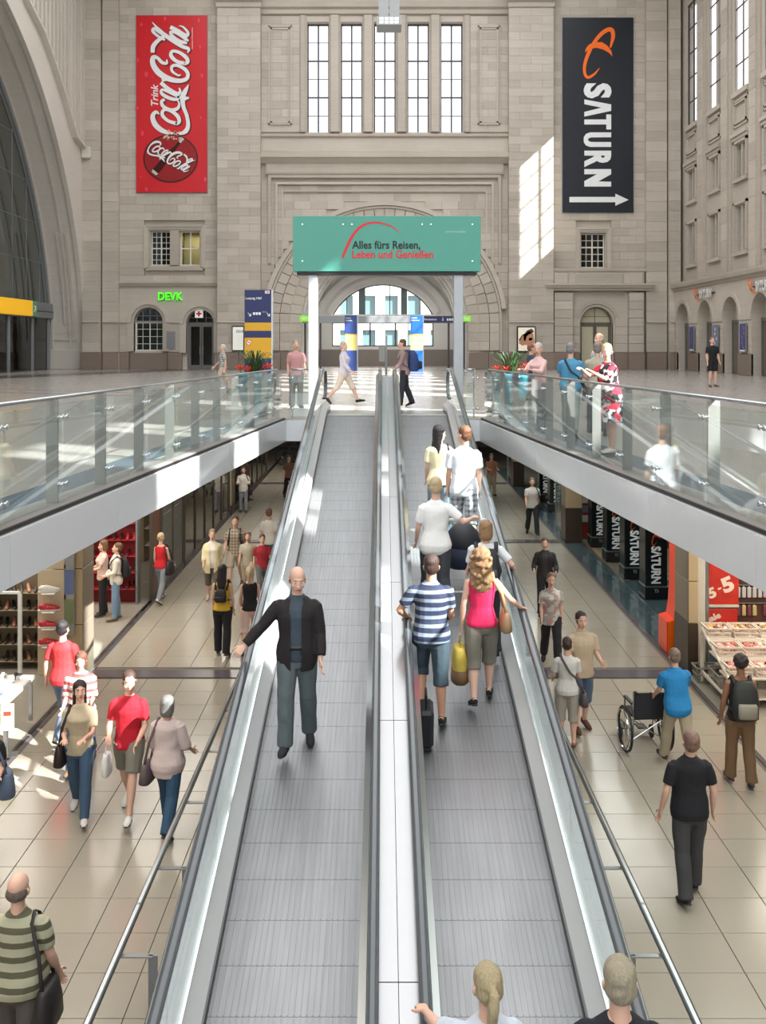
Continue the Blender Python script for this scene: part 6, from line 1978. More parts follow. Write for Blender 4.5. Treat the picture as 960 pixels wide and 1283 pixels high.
def person(label, x, y, z0, h, yaw=0.0, group=None, g=1.0, skin='fair', hair=('short', (70, 50, 38)), fat=0.0, fem=False,
           legs=((12, 4), (-12, 14)), arms=(('f', 5, 9, 15), ('f', -5, 9, 15)), lean=0.0, turn=0.0, nod=0.0, head_tilt=0,
           top=('tshirt', (200, 200, 200)), bottom=('trousers', (60, 60, 70)), shoes=(50, 45, 42), inner=None, slope=0.0, lod=0, seed=None, beard=None,
           stance=0.0):
    """a standing or walking figure facing -Y, turned by yaw degrees; arms: ('f', forward, out, elbow) or ('t', (x, y, z) of the wrist in metres)
    with index 0 the person's left (+X side) and 1 the right (-X side)"""
    s = h / 1.832
    sd = seed if seed is not None else (hash((round(x * 100), round(y * 100))) & 0xffff)
    R = np.random.RandomState(sd)
    name = 'person'
    root = empty(name, (x, y, z0), math.radians(yaw), label, 'person', group)
    hw = 0.92 if fem else 1.0
    le = math.radians(lean)
    # legs
    J = {}
    low = 1e9
    for i, sx in ((0, 1), (1, -1)):
        a, k = [math.radians(v) for v in legs[i][:2]]
        ab = legs[i][2] if len(legs[i]) > 2 else 0.02 + stance
        hip = Vector((sx * 0.092, 0.0, 0))
        d1 = Vector((sx * ab, -math.sin(a), -math.cos(a))).normalized()
        d2 = Vector((sx * ab * 0.6, -math.sin(a - k), -math.cos(a - k))).normalized()
        kn = hip + d1 * 0.43; an = kn + d2 * 0.425
        t = a - k
        pitch = min(0, t) * 0.95 if t < -0.12 else (max(0, t - 0.15) * 0.6)
        fd = Vector((sx * 0.15, -math.cos(pitch), math.sin(pitch))).normalized()
        fu = Vector((0, math.sin(pitch), math.cos(pitch)))
        heel = an - fd * 0.055 - fu * 0.065; toe = an + fd * 0.185 - fu * 0.065
        J[i] = (hip, kn, an, heel, toe, fd, fu)
        for q in (heel, toe, an - fu * 0.08):
            low = min(low, q.z - 0.018 - slope * q.y * 1.0)
    off = Vector((0, 0, -low))
    pel = Vector((0, 0, 0)) + off
    J = {i: tuple(v + off if n < 5 else v for n, v in enumerate(J[i])) for i in J}

    def tor(t, yy=0.0, xx=0.0):
        up = max(0.0, t)
        return Vector((xx, -math.sin(le) * up + yy, pel.z + 0.02 + (math.cos(le) * up if t > 0 else t)))
    sh_w = (0.152 if fem else 0.170)
    A = {}
    for i, sx in ((0, 1), (1, -1)):
        sh = tor(0.462, 0.008, sx * sh_w)
        sp = arms[i]
        if sp[0] == 'f':
            f, b, e = [math.radians(v) for v in sp[1:4]]
            inw = math.radians(sp[4]) if len(sp) > 4 else 0.05
            d1 = Vector((sx * math.sin(b), -math.sin(f) * math.cos(b), -math.cos(f) * math.cos(b)))
            d2 = Vector((sx * (math.sin(b) * 0.5 - math.sin(inw)), -math.sin(f + e), -math.cos(f + e))).normalized()
            el = sh + d1 * 0.285; wr = el + d2 * 0.25
        else:
            T = Vector(sp[1]) / s
            v = T - sh; dist = min(v.length, 0.53); v.normalize()
            l1, l2 = 0.285, 0.25
            ca = (l1 * l1 + dist * dist - l2 * l2) / (2 * l1 * dist); ca = max(-1, min(1, ca))
            pole = Vector(sp[2]) if len(sp) > 2 else Vector((sx * 0.5, 0.4, -1))
            pole = (pole - v * pole.dot(v)).normalized()
            el = sh + v * (l1 * ca) + pole * (l1 * math.sqrt(1 - ca * ca))
            wr = sh + v * dist
        A[i] = (sh, el, wr)
    vox = (0.011, 0.015, 0.022)[lod]
    sc = Matrix.Scale(s, 4)

    def girth(t, rx, ry, oy, grow=0.0):
        k = math.exp(-((t - 0.10) / 0.17) ** 2)
        rx2 = rx * hw + fat * 0.055 * k + grow
        ry2 = ry + fat * 0.065 * k + grow
        if fem:
            rx2 += 0.012 * math.exp(-((t + 0.03) / 0.08) ** 2) - 0.012 * math.exp(-((t - 0.15) / 0.08) ** 2)
            ry2 += 0.02 * math.exp(-((t - 0.34) / 0.06) ** 2)
            oy = oy - 0.02 * math.exp(-((t - 0.34) / 0.06) ** 2)
        return rx2, ry2, oy - fat * 0.03 * k

    def torso(mb, t0, t1, grow, flare=0.0):
        rows = []
        ts = [r[0] for r in TORSO if t0 < r[0] < t1]
        for t in [t0] + ts + [t1]:
            rx = np.interp(t, [r[0] for r in TORSO], [r[1] for r in TORSO]); ry = np.interp(t, [r[0] for r in TORSO], [r[2] for r in TORSO]); oy = np.interp(t, [r[0] for r in TORSO], [r[3] for r in TORSO])
            if t < -0.02 and grow > 0.001: rx = max(rx, .16 - max(0, -t - .1) * .5); ry = max(ry, .112 - max(0, -t - .1) * .4)
            a, b, c = girth(t, rx, ry, oy, grow + (flare * max(0, 0.12 - t)))
            p = tor(t, c)
            rows.append((p.x, p.y, p.z, a, b))
        mb.rings(rows, 16, power=2.25)

    def limb(mb, pts, rads, frac, grow):
        """tube along a two-bone chain up to frac (0..2)"""
        P = []; Rr = []
        n = len(pts) - 1
        for q in range(0, 17):
            u = q / 8
            if u > frac + 1e-6: break
            i = min(int(u), n - 1)
            P.append(pts[i].lerp(pts[i + 1], u - i)); Rr.append(float(np.interp(u, rads[0], rads[1])) + grow)
        if len(P) >= 2: mb.tube(P, Rr, 10)

    ARM_R = ([0, .35, .8, 1.0, 1.25, 2.0], [.048, .046 + fat * .01, .040, .038, .041, .026])
    LEG_R = ([0, .3, .85, 1.0, 1.35, 1.8, 2.0], [.090, .084, .060, .056, .060, .040, .037])
    kf = 0.9 if fem else 1.0
    ARM_R = (ARM_R[0], [r * kf for r in ARM_R[1]])
    body = MB(); sx_ = (1, -1)
    torso(body, -0.105, 0.54, 0.0)
    nk = tor(0.54, 0.016); nt_ = tor(0.60, 0.012)
    body.tube([tor(0.46, 0.012), nk, nt_], [0.07, 0.056 * kf, 0.053 * kf], 12)
    for i in (0, 1):
        sh, el, wr = A[i]
        body.ball(tuple(sh - Vector((sx_[i] * .012, 0, .016))), (0.044 * kf,) * 3, 10, 6)
        limb(body, (sh, el, wr), ARM_R, 2.0, 0)
        hip, kn, an, heel, toe, fd, fu = J[i]
        limb(body, (hip, kn, an), LEG_R, 2.0, 0)
        body.tube([heel + fu * .045 - fd * .01, an - fu * .02, an.lerp(toe, .55) - fu * .012, toe + fu * .014], [(.030, .035), (.034, .036), (.038, .028), (.034, .016)], 10)
    body.xf(sc)
    # head placement
    hd = tor(0.592, 0.006)
    Mh = Matrix.Translation(hd * s) @ Matrix.Rotation(math.radians(turn), 4, 'Z') @ Matrix.Rotation(math.radians(head_tilt), 4, 'Y') @ Matrix.Rotation(math.radians(-nod) + le * 0.3, 4, 'X') @ Matrix.Scale(s * (1.05 if h > 1.45 else 1.12), 4)
    hcode = 'head' if lod == 0 else 'head_lo'
    hands = ('hand', 'hand_lo', 'hand_lo')[lod], ('fist', 'fist_lo', 'fist_lo')[lod]

    def post_body(D):
        D_join(D, TPL[hcode], Mh, 0)
        D_join(D, TPL['face'], Mh)
        for i, sx in ((0, 1), (1, -1)):
            sh, el, wr = A[i]
            grip = arms[i][0] == 't' or (len(arms[i]) > 5 and arms[i][5])
            pd = arms[i][0] == 't' and (len(arms[i]) < 4 or arms[i][3])
            dd = (wr - el)
            M = hand_matrix(wr * s, dd, -sx, s * (0.93 if fem else 1.0), palm_down=pd)
            D_join(D, TPL[hands[1] if grip else hands[0]], M, 0)
    hc = hair[1] if hair else (90, 70, 60)
    queue(body, 'body', [skinmat(skin), M_EYE, M_IRIS, hairmat(hc), M_LIPS], root, vox * s, 3, post_body)

    # ---- hair
    if hair and hair[0] != 'none':
        st = hair[0]
        hb = MB()
        if st == 'short':
            hb.ball((0, 0.022, 0.168), (0.082, 0.097, 0.086), 18, 12)
            hb.ball((0, 0.045, 0.12), (0.080, 0.072, 0.085), 16, 10)
            hb.tube([(0, 0.075, 0.12), (0, 0.072, 0.055)], [(0.06, 0.03), (0.048, 0.02)], 10)
        elif st == 'fringe':       # bald crown, ring of hair
            hb.ball((0, 0.050, 0.105), (0.082, 0.066, 0.058), 16, 10)
        elif st in ('bob', 'wavy'):
            hb.ball((0, 0.020, 0.168), (0.088, 0.103, 0.090), 18, 12)
            hb.rings([(0, 0.045, -0.005, 0.070, 0.060), (0, 0.040, 0.05, 0.092, 0.078), (0, 0.034, 0.11, 0.094, 0.082), (0, 0.028, 0.17, 0.088, 0.088)], 16)
        elif st in ('long', 'curly'):
            k = 1.0 if st == 'long' else 1.35
            hb.ball((0, 0.020, 0.168), (0.088 * (1 + (k - 1) * .45), 0.103, 0.090), 18, 12)
            hb.rings([(0, 0.085, -0.24, 0.05 * k, 0.025), (0, 0.085, -0.17, 0.085 * k, 0.035 * k), (0, 0.07, -0.06, 0.092 * k, 0.045 * k), (0, 0.05, 0.03, 0.088 * k, 0.06 * k), (0, 0.034, 0.11, 0.090 * k, 0.080), (0, 0.028, 0.17, 0.086, 0.088)], 16)
            if st == 'curly':
                for q in range(46):
                    a = R.rand() * 2 * PI; zz = R.uniform(-0.20, 0.19)
                    rr = 0.088 * k
                    if math.sin(a) < -0.2 and zz < 0.16: continue
                    hb.ball((rr * math.cos(a) * .9, 0.05 + rr * math.sin(a) * .8, zz), R.uniform(.022, .034), 8, 5)
        elif st in ('ponytail', 'bun'):
            hb.ball((0, 0.018, 0.166), (0.081, 0.098, 0.086), 18, 12)
            hb.ball((0, 0.045, 0.12), (0.078, 0.070, 0.080), 16, 10)
            if st == 'ponytail':
                hb.tube([(0, 0.10, 0.165), (0, 0.145, 0.15), (0.01, 0.155, 0.09), (0.015, 0.14, 0.0), (0.02, 0.12, -0.09)], [.022, .03, .034, .030, .012], 10)
            else:
                hb.ball((0, 0.125, 0.16), (.04, .035, .038), 12, 8)
        elif st == 'afro':
            hb.ball((0, 0.024, 0.160), (0.098, 0.108, 0.098), 18, 12)
        elif st == 'cap':
            hb.ball((0, 0.020, 0.165), (0.082, 0.098, 0.088), 18, 12)
            hb.tube([(0, -0.06, 0.175), (0, -0.12, 0.165), (0, -0.155, 0.158)], [(0.062, 0.012), (0.055, 0.008), (0.03, 0.006)], 12)
        vz = 0.0 if st in ('long', 'bob', 'curly', 'wavy') else 0.0

        def post_hair(D, st=st):
            V = D['V']
            x, yy, z = V.T
            a = {'curly': .006, 'wavy': .004, 'afro': .005}.get(st, 0.0022)
            d = np.sin(70 * x + 40 * z + sd) * np.sin(60 * yy + 30 * x) + np.sin(110 * z + 50 * x) * .6
            c = np.array([0, 0.02, 0.15])
            q = V - c; q /= (np.linalg.norm(q, axis=1)[:, None] + .01)
            V += q * (d * a)[:, None]
            if st not in ('fringe', 'cap'):
                # clear the face: push the front of the hair back behind the hairline
                face = (V[:, 1] < -0.035) & (V[:, 2] < 0.185 - np.abs(V[:, 0]) * 0.6)
                V[face, 1] = np.maximum(V[face, 1], -0.035)
            A_ = np.array(Mh); D['V'] = V @ A_[:3, :3].T + A_[:3, 3]
        queue(hb, 'hair' if st != 'cap' else 'cap', [hairmat(hc)], root, (0.009, 0.012, 0.016)[lod], 2, post_hair)
    if beard:
        bb = MB(); bb.rings([(0, -0.052, 0.000, 0.022, 0.022), (0, -0.046, 0.022, 0.043, 0.046), (0, -0.030, 0.055, 0.060, 0.062), (0, -0.012, 0.08, 0.062, 0.060)], 14)
        bb.xf(Mh); bb.obj('beard', [hairmat(beard)], root, True)

    # ---- clothes
    def sleeves(mb, frac, grow):
        for i in (0, 1):
            sh, el, wr = A[i]
            mb.ball(tuple(sh - Vector((sx_[i] * .008, 0, .008))), (0.050 * kf + grow * .7,) * 3, 10, 6)
            if frac > 0: limb(mb, (sh, el, wr), ARM_R, frac, grow + (0.006 if frac < 1.3 else 0))
    kind, colr = top[0], top[1]
    amp = 0.0058 if lod == 0 else 0.005
    tg = {'tshirt': (-0.10, 0.56, .015, .75), 'polo': (-0.09, 0.565, .016, .8), 'shirt': (-0.13, 0.57, .018, 1.85), 'short_shirt': (-0.14, 0.565, .022, .85), 'tank': (-0.06, 0.50, .012, 0), 'loose': (-0.20, 0.555, .030, 1.2),
          'dress': (-0.10, 0.555, .022, .8), 'jacket': (-0.17, 0.565, .027, 1.92), 'cardigan': (-0.20, 0.56, .030, 1.6), 'croptop': (0.12, 0.50, .012, 0)}[kind]
    if kind in ('jacket', 'cardigan'):
        sb = MB(); torso(sb, -0.08, 0.565, 0.014); sb.xf(sc)
        queue(sb, 'shirt', [cloth(inner or (60, 70, 80))], root, vox * 1.1 * s, 2, wrinkle(amp * .6, sd + 1))
    tb = MB()
    torso(tb, tg[0], min(tg[1], .54), tg[2], 0.15 if kind in ('loose', 'dress', 'cardigan') else 0.06)
    if tg[1] > 0.545:
        tb.tube([tor(0.47, 0.010), tor(0.51, 0.012), tor(tg[1] - .012, 0.014)], [(.13, .09), (.10, .078), (.068 * kf, .066)], 12, up=(1, 0, 0))
    if kind == 'polo' or kind == 'short_shirt' or kind == 'shirt':      # collar
        tb.tube([tor(0.545, 0.012), tor(0.572, 0.016)], [(0.068 * kf, 0.066), (0.066 * kf, 0.064)], 12)
    if tg[3] > 0: sleeves(tb, tg[3], tg[2] * (0.85 if kind not in ('tshirt', 'loose') else 1.0))
    else:
        for i in (0, 1):      # shoulder straps
            sx = 1 if i == 0 else -1
            tb.tube([tor(0.42, -0.07, sx * .085), tor(0.50, -0.03, sx * .09), tor(0.50, 0.05, sx * .09), tor(0.42, 0.085, sx * .085)], .016, 6)
    tb.xf(sc)
    wr_ = wrinkle(amp, sd + 2)
    gap = 0.055 * s if kind == 'jacket' else 0.05 * s

    def post_top(D):
        wr_(D)
        if kind in ('jacket', 'cardigan'):
            zc = (pel.z + 0.02) * s
            cut_faces(D, lambda c: ~((np.abs(c[:, 0]) < gap + 0.02 * (c[:, 2] - zc - .1)) & (c[:, 1] < -math.sin(le) * np.maximum(0, c[:, 2] - zc) - 0.02)))
    queue(tb, {'tshirt': 't_shirt', 'polo': 'polo_shirt', 'shirt': 'shirt_long', 'short_shirt': 'short_sleeved_shirt', 'tank': 'tank_top', 'loose': 'tunic', 'dress': 'dress_bodice', 'jacket': 'jacket', 'cardigan': 'cardigan', 'croptop': 'top'}[kind],
          [cloth(colr)], root, vox * 1.1 * s, 2, post_top)
    bk, bc = bottom[0], bottom[1]
    bb = MB()
    if bk in ('trousers', 'jeans', 'shorts', 'capri'):
        fr = {'trousers': 1.93, 'jeans': 1.95, 'shorts': 0.95, 'capri': 1.35}[bk]
        gr = {'trousers': .020, 'jeans': .014, 'shorts': .030, 'capri': .022}[bk]
        torso(bb, -0.15, 0.05, 0.007)
        LR = ([0, .3, .85, 1.0, 1.35, 1.8, 2.0], [.090, .088, .068, .064, .066, .060 if bk == 'trousers' else .050, .062 if bk == 'trousers' else .050])
        for i in (0, 1):
            hip, kn, an = J[i][:3]
            limb(bb, (hip + Vector((0, 0, .02)), kn, an + (an - kn) * (.07 if fr > 1.9 else 0)), LR, 2.0 if fr > 1.9 else fr, gr)
        nm = 'shorts' if bk == 'shorts' else 'trousers'
    elif bk in ('skirt', 'pencil', 'longskirt'):
        ln = {'skirt': 0.50, 'pencil': 0.46, 'longskirt': 0.78}[bk]
        fl = {'skirt': .10, 'pencil': .02, 'longskirt': .07}[bk]
        p0 = tor(0.06); zz = p0.z
        bb.rings([(0, 0.01, zz - ln, .165 + fl + .03, .115 + fl + .05), (0, 0.01, zz - ln * .5, .178 + fl * .5, .135 + fl * .5), (0, .012, zz - .12, .182, .132), (0, 0.008, zz, .150 + fat * .05, .108 + fat * .06)], 18)
        nm = 'skirt'
    if bk != 'none':
        bb.xf(sc)
        queue(bb, nm, [cloth(bc)], root, vox * 1.15 * s, 2, wrinkle(amp * 1.0, sd + 3, 18, 12, .2))
        if kind in ('tshirt', 'jacket', 'polo', 'short_shirt', 'tank') and bk != 'skirt' and lod == 0:
            be = MB()
            rx, ry, oy = girth(0.07, .157, .107, .004, .022)
            p = tor(0.07, oy)
            be.rings([(p.x, p.y, p.z - .018, rx, ry), (p.x, p.y, p.z + .018, rx, ry)], 18, power=2.25); be.xf(sc)
            if kind in ('jacket',): be.obj('belt', [plain('leather', (40, 30, 26), .4)], root, True)
    # ---- shoes
    for i in (0, 1):
        hip, kn, an, heel, toe, fd, fu = J[i]
        sbm = MB()
        a0 = heel - fd * .012
        ln_ = (toe - heel)
        side = fd.cross(fu)
        pts = [a0 + fu * .030, a0 + ln_ * .12 + fu * .040, a0 + ln_ * .45 + fu * .034, a0 + ln_ * .8 + fu * .022, a0 + ln_ * 1.12 + fu * .014]
        rr = [(.026, .028), (.036, .046), (.040, .040), (.046, .027), (.026, .016)]
        sbm.tube([p for p in pts], rr, 12, up=tuple(side))
        sbm.xf(sc)
        so = sbm.obj('shoe', [cloth(shoes) if not isinstance(shoes, str) else skinmat(skin)], root, True)
        sl = MB()
        q0, q1 = (a0 - fu * .004), (a0 + ln_ * 1.12 - fu * .004)
        sl.tube([q0 - fd * .01 + fu * .004, q0 + ln_ * .12, q0 + ln_ * .5, q0 + ln_ * .85, q1 + fu * .004], [(.022, .010), (.037, .011), (.040, .011), (.046, .011), (.022, .010)], 12, up=tuple(side))
        sl.xf(sc)
        sl.obj('sole', [plain('shoe sole', (60, 56, 52) if not isinstance(shoes, str) and sum(shoes) < 480 else (225, 222, 216), .7)], so, True)
    root['_h'] = h
    info = {'root': root, 's': s, 'J': J, 'A': {i: tuple(v * s for v in A[i]) for i in A}, 'tor': lambda t, yy=0.0, xx=0.0: tor(t, yy, xx) * s, 'Mh': Mh}
    return info


def world_pt(info, p):
    r = info['root']
    return Matrix.Translation(r.location) @ Matrix.Rotation(r.rotation_euler.z, 4, 'Z') @ Vector(p)


def at_person(info, name, label, cat, group=None):
    """an empty for something carried, standing at the person's frame"""
    r = info['root']
    return empty(name, r.location, r.rotation_euler.z, label, cat, group)


def shoulder_bag(info, side, rgb, label, w=.30, hgt=.24, d=.10, cross=False, drop=.52, back=0.04, cat='bag', name='shoulder_bag', strap=None):
    """bag at hip height with a strap over a shoulder; side +1 = the person's left"""
    t = at_person(info, name, label, cat)
    s = info['s']
    sh = info['tor'](0.50, 0.0, (side if not cross else -side) * .11)
    ox = side * (.235)
    cz = info['tor'](0.5).z - drop
    m = plain('bag %d %d %d' % tuple(rgb), rgb, .5, 0, .15, 8, bump=.2, bscale=30)
    b = MB()
    b.rings([(ox, back, cz - hgt / 2, d * .48, w * .42), (ox, back, cz - hgt / 2 + .02, d * .62, w * .52), (ox, back, cz, d * .55, w * .5), (ox, back, cz + hgt / 2 - .03, d * .38, w * .42), (ox, back, cz + hgt / 2, d * .2, w * .36)], 16, power=3)
    b.obj('pouch', m, t, True)
    st = MB()
    top = sh + Vector((0, 0.0, .035))
    sm = plain('strap %d %d %d' % tuple(strap or rgb), strap or rgb, .6)
    f = -0.14; k = .16
    if cross:
        st.tube([(ox, back - w * .3, cz + hgt * .4), (side * .13, f, (cz + top.z) / 2 - .02), (-side * .03, f - .01, top.z - .16), (sh.x, -.06, top.z - .01), (sh.x, .0, top.z + .02), (sh.x + side * .02, .09, top.z - .03), (side * .03, k, top.z - .2), (side * .14, k, (cz + top.z) / 2), (ox, back + w * .3, cz + hgt * .4)], [(.016, .005)] * 9, 6)
    else:
        st.tube([(ox, back - w * .34, cz + hgt * .42), (ox * .82, -.09, (cz + top.z) / 2 + .05), (sh.x * 1.2, -.07, top.z - .04), (sh.x * 1.15, 0, top.z + .01), (sh.x * 1.2, .08, top.z - .05), (ox * .82, .11, (cz + top.z) / 2 + .05), (ox, back + w * .34, cz + hgt * .42)], [(.016, .005)] * 7, 6)
    st.obj('strap', sm, t, True)
    return t


def backpack(info, rgb, label, w=.30, hgt=.42, d=.16, panel=None):
    t = at_person(info, 'backpack', label, 'backpack')
    c = info['tor'](0.26)
    m = plain('pack %d %d %d' % tuple(rgb), rgb, .7, 0, .12, 8, bump=.2, bscale=30)
    b = MB(); y0 = c.y + .125
    b.rings([(0, y0 + d * .45, c.z - hgt / 2, w * .40, d * .38), (0, y0 + d * .5, c.z - hgt / 2 + .03, w * .5, d * .52), (0, y0 + d * .5, c.z, w * .5, d * .52), (0, y0 + d * .42, c.z + hgt * .32, w * .46, d * .42), (0, y0 + d * .3, c.z + hgt / 2, w * .3, d * .26)], 16, power=3)
    b.obj('sack', m, t, True)
    p = MB(); yy = y0 + d
    p.rings([(0, yy, c.z - htf, w * .34, d * .22) for htf in (hgt * .40,)] + [(0, yy + .012, c.z - hgt * .36, w * .38, d * .28), (0, yy + .012, c.z - hgt * .06, w * .38, d * .28), (0, yy, c.z - hgt * .01, w * .33, d * .2)], 14, power=3)
    p.obj('front_pocket', plain('pack %d %d %d' % tuple(panel or rgb), panel or rgb, .7), t, True)
    for sx in (-1, 1):
        st = MB()
        st.tube([(sx * .10, y0 + .01, c.z + hgt * .38), (sx * .115, .02, info['tor'](.53).z + .02), (sx * .12, -.10, info['tor'](.44).z), (sx * .135, -.145, info['tor'](.30).z), (sx * .165, -.03, info['tor'](.14).z), (sx * .12, y0 + .01, c.z - hgt * .35)], [(.022, .008)] * 6, 6)
        st.obj('strap', m, t, True)
    return t


def hand_bag(info, side, rgb, label, w=.30, hgt=.34, d=.12, cat='bag', name='carrier_bag', rgb2=None):
    """bag hanging from the hand"""
    t = at_person(info, name, label, cat)
    sh, el, wr = info['A'][0 if side > 0 else 1]
    dd = (wr - el).normalized()
    hp = wr + dd * .085 * info['s']
    m = plain('bag %d %d %d' % tuple(rgb), rgb, .55, 0, .25, 9, bump=.5, bscale=12)
    b = MB()
    z1 = hp.z - .14
    rows = []
    for i, (k, a) in enumerate([(0, .46), (.06, .52), (.4, .54), (.7, .5), (.92, .42), (1.0, .34)]):
        rows.append((hp.x + side * .02, hp.y, z1 - hgt + hgt * k, d * a * (1.1 if i % 2 else .95), w * a))
    b.rings(rows, 16, power=3)
    b.obj('sack', [m], t, True)
    if rgb2:
        lb = MB(); lb.rings([(r[0], r[1], r[2], r[3] * 1.05, r[4] * 1.03) for r in rows[:3]], 16, power=3); lb.obj('lower_print', [plain('bag %d %d %d' % tuple(rgb2), rgb2, .55)], t, True)
    h_ = MB()
    for dy in (-1, 1):
        h_.tube([(hp.x + side * .02, hp.y + dy * w * .28, z1 - .01), (hp.x + side * .01, hp.y + dy * .05, z1 + .08), (hp.x, hp.y, hp.z + .004)], .006, 6)
    h_.obj('handle', [m], t, True)
    return t
# ------------------------------------------------------------------ lower level shop fronts
M_TAN = stone('tan cladding stone', (190, 168, 134), vary=.08, rough=.4, streak=.1)
M_GREYST = stone('grey cladding stone', (132, 122, 108), vary=.12, rough=.4, streak=.1)
M_DKGRAN = stone('dark brown granite', (74, 62, 54), vary=.2, rough=.3)
M_FRAMEW = plain('cream frame', (206, 200, 184), .5)
ZT = -.45


def clad_column(name_label, x0, x1, y0, y1, base_h=.9, tan=M_TAN, side=M_GREYST, dark=M_DKGRAN, n=4):
    t = empty('pillar', ((x0 + x1) / 2, y0, LOW), 0, name_label, 'pillar', 'stone clad pillars of the lower level')
    w = (x1 - x0) / 2; d = y1 - y0; H = ZT - LOW
    MB().box(-w + .02, w - .02, .02, d - .02, 0, H).obj('core', side, t)
    MB().bbox(-w - .01, w + .01, -.01, d + .01, 0, base_h, .01).obj('base_stone', dark, t)
    hh = (H - base_h) / n
    for k in range(n):
        z = base_h + k * hh
        MB().bbox(-w, w, -.012, .03, z + .006, z + hh - .006, .006).obj('front_slab', tan, t)
        for s in (-1, 1): MB().bbox(*sorted((s * w, s * (w - .03))), .0, d, z + .006, z + hh - .006, .006).obj('side_slab', side, t)
    return t


clad_column('tan stone clad pillar at the left shoe shop', -5.60, -5.10, 16.8, 17.45, .02, M_TAN, M_GREYST, M_GREYST)
clad_column('stone pillar with brown granite foot beside the orange portal', 5.28, 5.44, 17.1, 17.9)
clad_column('tan stone pillar farther back between the right shop windows', 5.28, 5.75, 28.6, 29.3, 1.0)
clad_column('farthest stone pillar on the right gallery', 5.28, 5.7, 40.0, 40.8, 1.0)
clad_column('grey brown pillar by the shutters on the left gallery', -5.5, -5.12, 33.4, 34.2, .3)


# ---- shoes
def shoe_mesh(name, kind):
    m = MB()
    if kind == 'sneaker':
        m.tube([(0, -.13, .045), (0, -.10, .055), (0, -.03, .055), (0, .05, .042), (0, .11, .034), (0, .135, .028)], [(.026, .035), (.034, .045), (.033, .048), (.037, .034), (.034, .024), (.016, .012)], 10, up=(1, 0, 0))
        return m
    if kind == 'sole':
        m.tube([(0, -.14, .012), (0, -.11, .012), (0, 0, .012), (0, .09, .012), (0, .142, .014)], [(.024, .012), (.036, .013), (.033, .013), (.041, .013), (.018, .010)], 10, up=(1, 0, 0))
        return m
    if kind == 'pump':
        m.tube([(0, -.11, .085), (0, -.07, .075), (0, 0, .045), (0, .07, .026), (0, .12, .018)], [(.022, .030), (.027, .030), (.027, .020), (.033, .018), (.012, .012)], 8, up=(1, 0, 0))
        m.tube([(0, -.10, .07), (0, -.105, 0)], [.014, .006], 6)
        return m


SH_ME = {}
ORD = ['first', 'second', 'third', 'fourth', 'fifth', 'sixth', 'seventh', 'eighth', 'ninth', 'tenth']
ROW = ['lowest', 'second lowest', 'third lowest', 'fourth lowest', 'fifth lowest']


def shoe_thing(kind, rgb, loc, rz, label, group, rx=0.0):
    key = (kind, rgb)
    if key not in SH_ME:
        mt = plain('shoe %d %d %d' % rgb, rgb, .4, 0, .1, 20)
        if kind == 'sneaker':
            SH_ME[key] = [('upper', shoe_mesh('upper', 'sneaker').mesh('upper', mt, True)), ('sole', shoe_mesh('sole', 'sole').mesh('sole', plain('white rubber', (224, 222, 216), .6), True))]
            st = MB()
            for k in range(3): st.tube([(-.034, -.02 + k * .035, .06), (0, -.015 + k * .035, .092 - k * .012), (.034, -.02 + k * .035, .06)], .004, 5)
            SH_ME[key].append(('laces', st.mesh('laces', plain('lace white', (230, 228, 224), .7), True)))
        else:
            SH_ME[key] = [('upper', shoe_mesh('pump', 'pump').mesh('upper', mt, True))]
    parts = SH_ME[key]
    if len(parts) == 1:
        o = put('shoe', parts[0][1], None, loc, (rx, 0, rz))
        return tag(o, label, 'shoe', group)
    t = empty('shoe', loc, rz, label, 'shoe', group)
    t.rotation_euler = (rx, 0, rz)
    for nm, me in parts: put(nm, me, t)
    return t


# left display panel: four ledges, red trainers
YPn = 16.70
P_ = lambda px, py: ((px - 480) / F * YPn, CAMZ - (py - 433) / F * YPn)
x0, _ = P_(47, 0); x1, _ = P_(83, 0)
t = empty('display_stand', ((x0 + x1) / 2, YPn, LOW), 0, 'beige shoe display panel with four lit ledges beside the left pillar', 'display stand')
w = (x1 - x0) / 2
for k in range(4):
    z0 = .12 + k * .9
    MB().bbox(-w, w, 0, .06, z0 + .006, z0 + .894, .008).obj('panel', plain('beige laminate', (196, 178, 148), .4), t)
reds = []
for k, py in enumerate((740, 763, 784, 806)):
    z = CAMZ - (py - 433) / F * YPn - LOW
    MB().bbox(-w * .45, w * .45, -.22, .0, z - .02, z, .006).obj('ledge', plain('ledge white', (228, 224, 214), .4), t)
    lb = ('white trainer on the top ledge of the beige display panel', 'red and white trainer on the second ledge from the top', 'red and white trainer on the third ledge from the top', 'red and white trainer on the lowest ledge of the panel')[k]
    s_ = shoe_thing('sneaker', ((232, 228, 222), (196, 40, 54), (196, 40, 54), (196, 40, 54))[k], ((x0 + x1) / 2, YPn - .12, LOW + z), -1.35, lb, 'trainers on the display panel')
    s_.scale = (1.25, 1.25, 1.25)
# mirror / poster strip between panel and pillar
t = empty('poster_strip', (-5.30, 16.70, LOW), 0, 'narrow picture strip with coloured blocks between display panel and pillar', 'poster')
MB().bbox(-.09, .09, 0, .03, .8, 3.75, .006).obj('strip', plain('strip grey', (150, 148, 140), .4), t)
for k, c in enumerate(((120, 130, 90), (96, 110, 150), (150, 150, 150), (90, 100, 90), (176, 70, 62))):
    MB().box(-.08, .08, -.006, 0, 1.0 + k * .5, 1.0 + k * .5 + .42).obj('picture', plain('strip %d' % k, c, .4, 0, .3, 6), t)

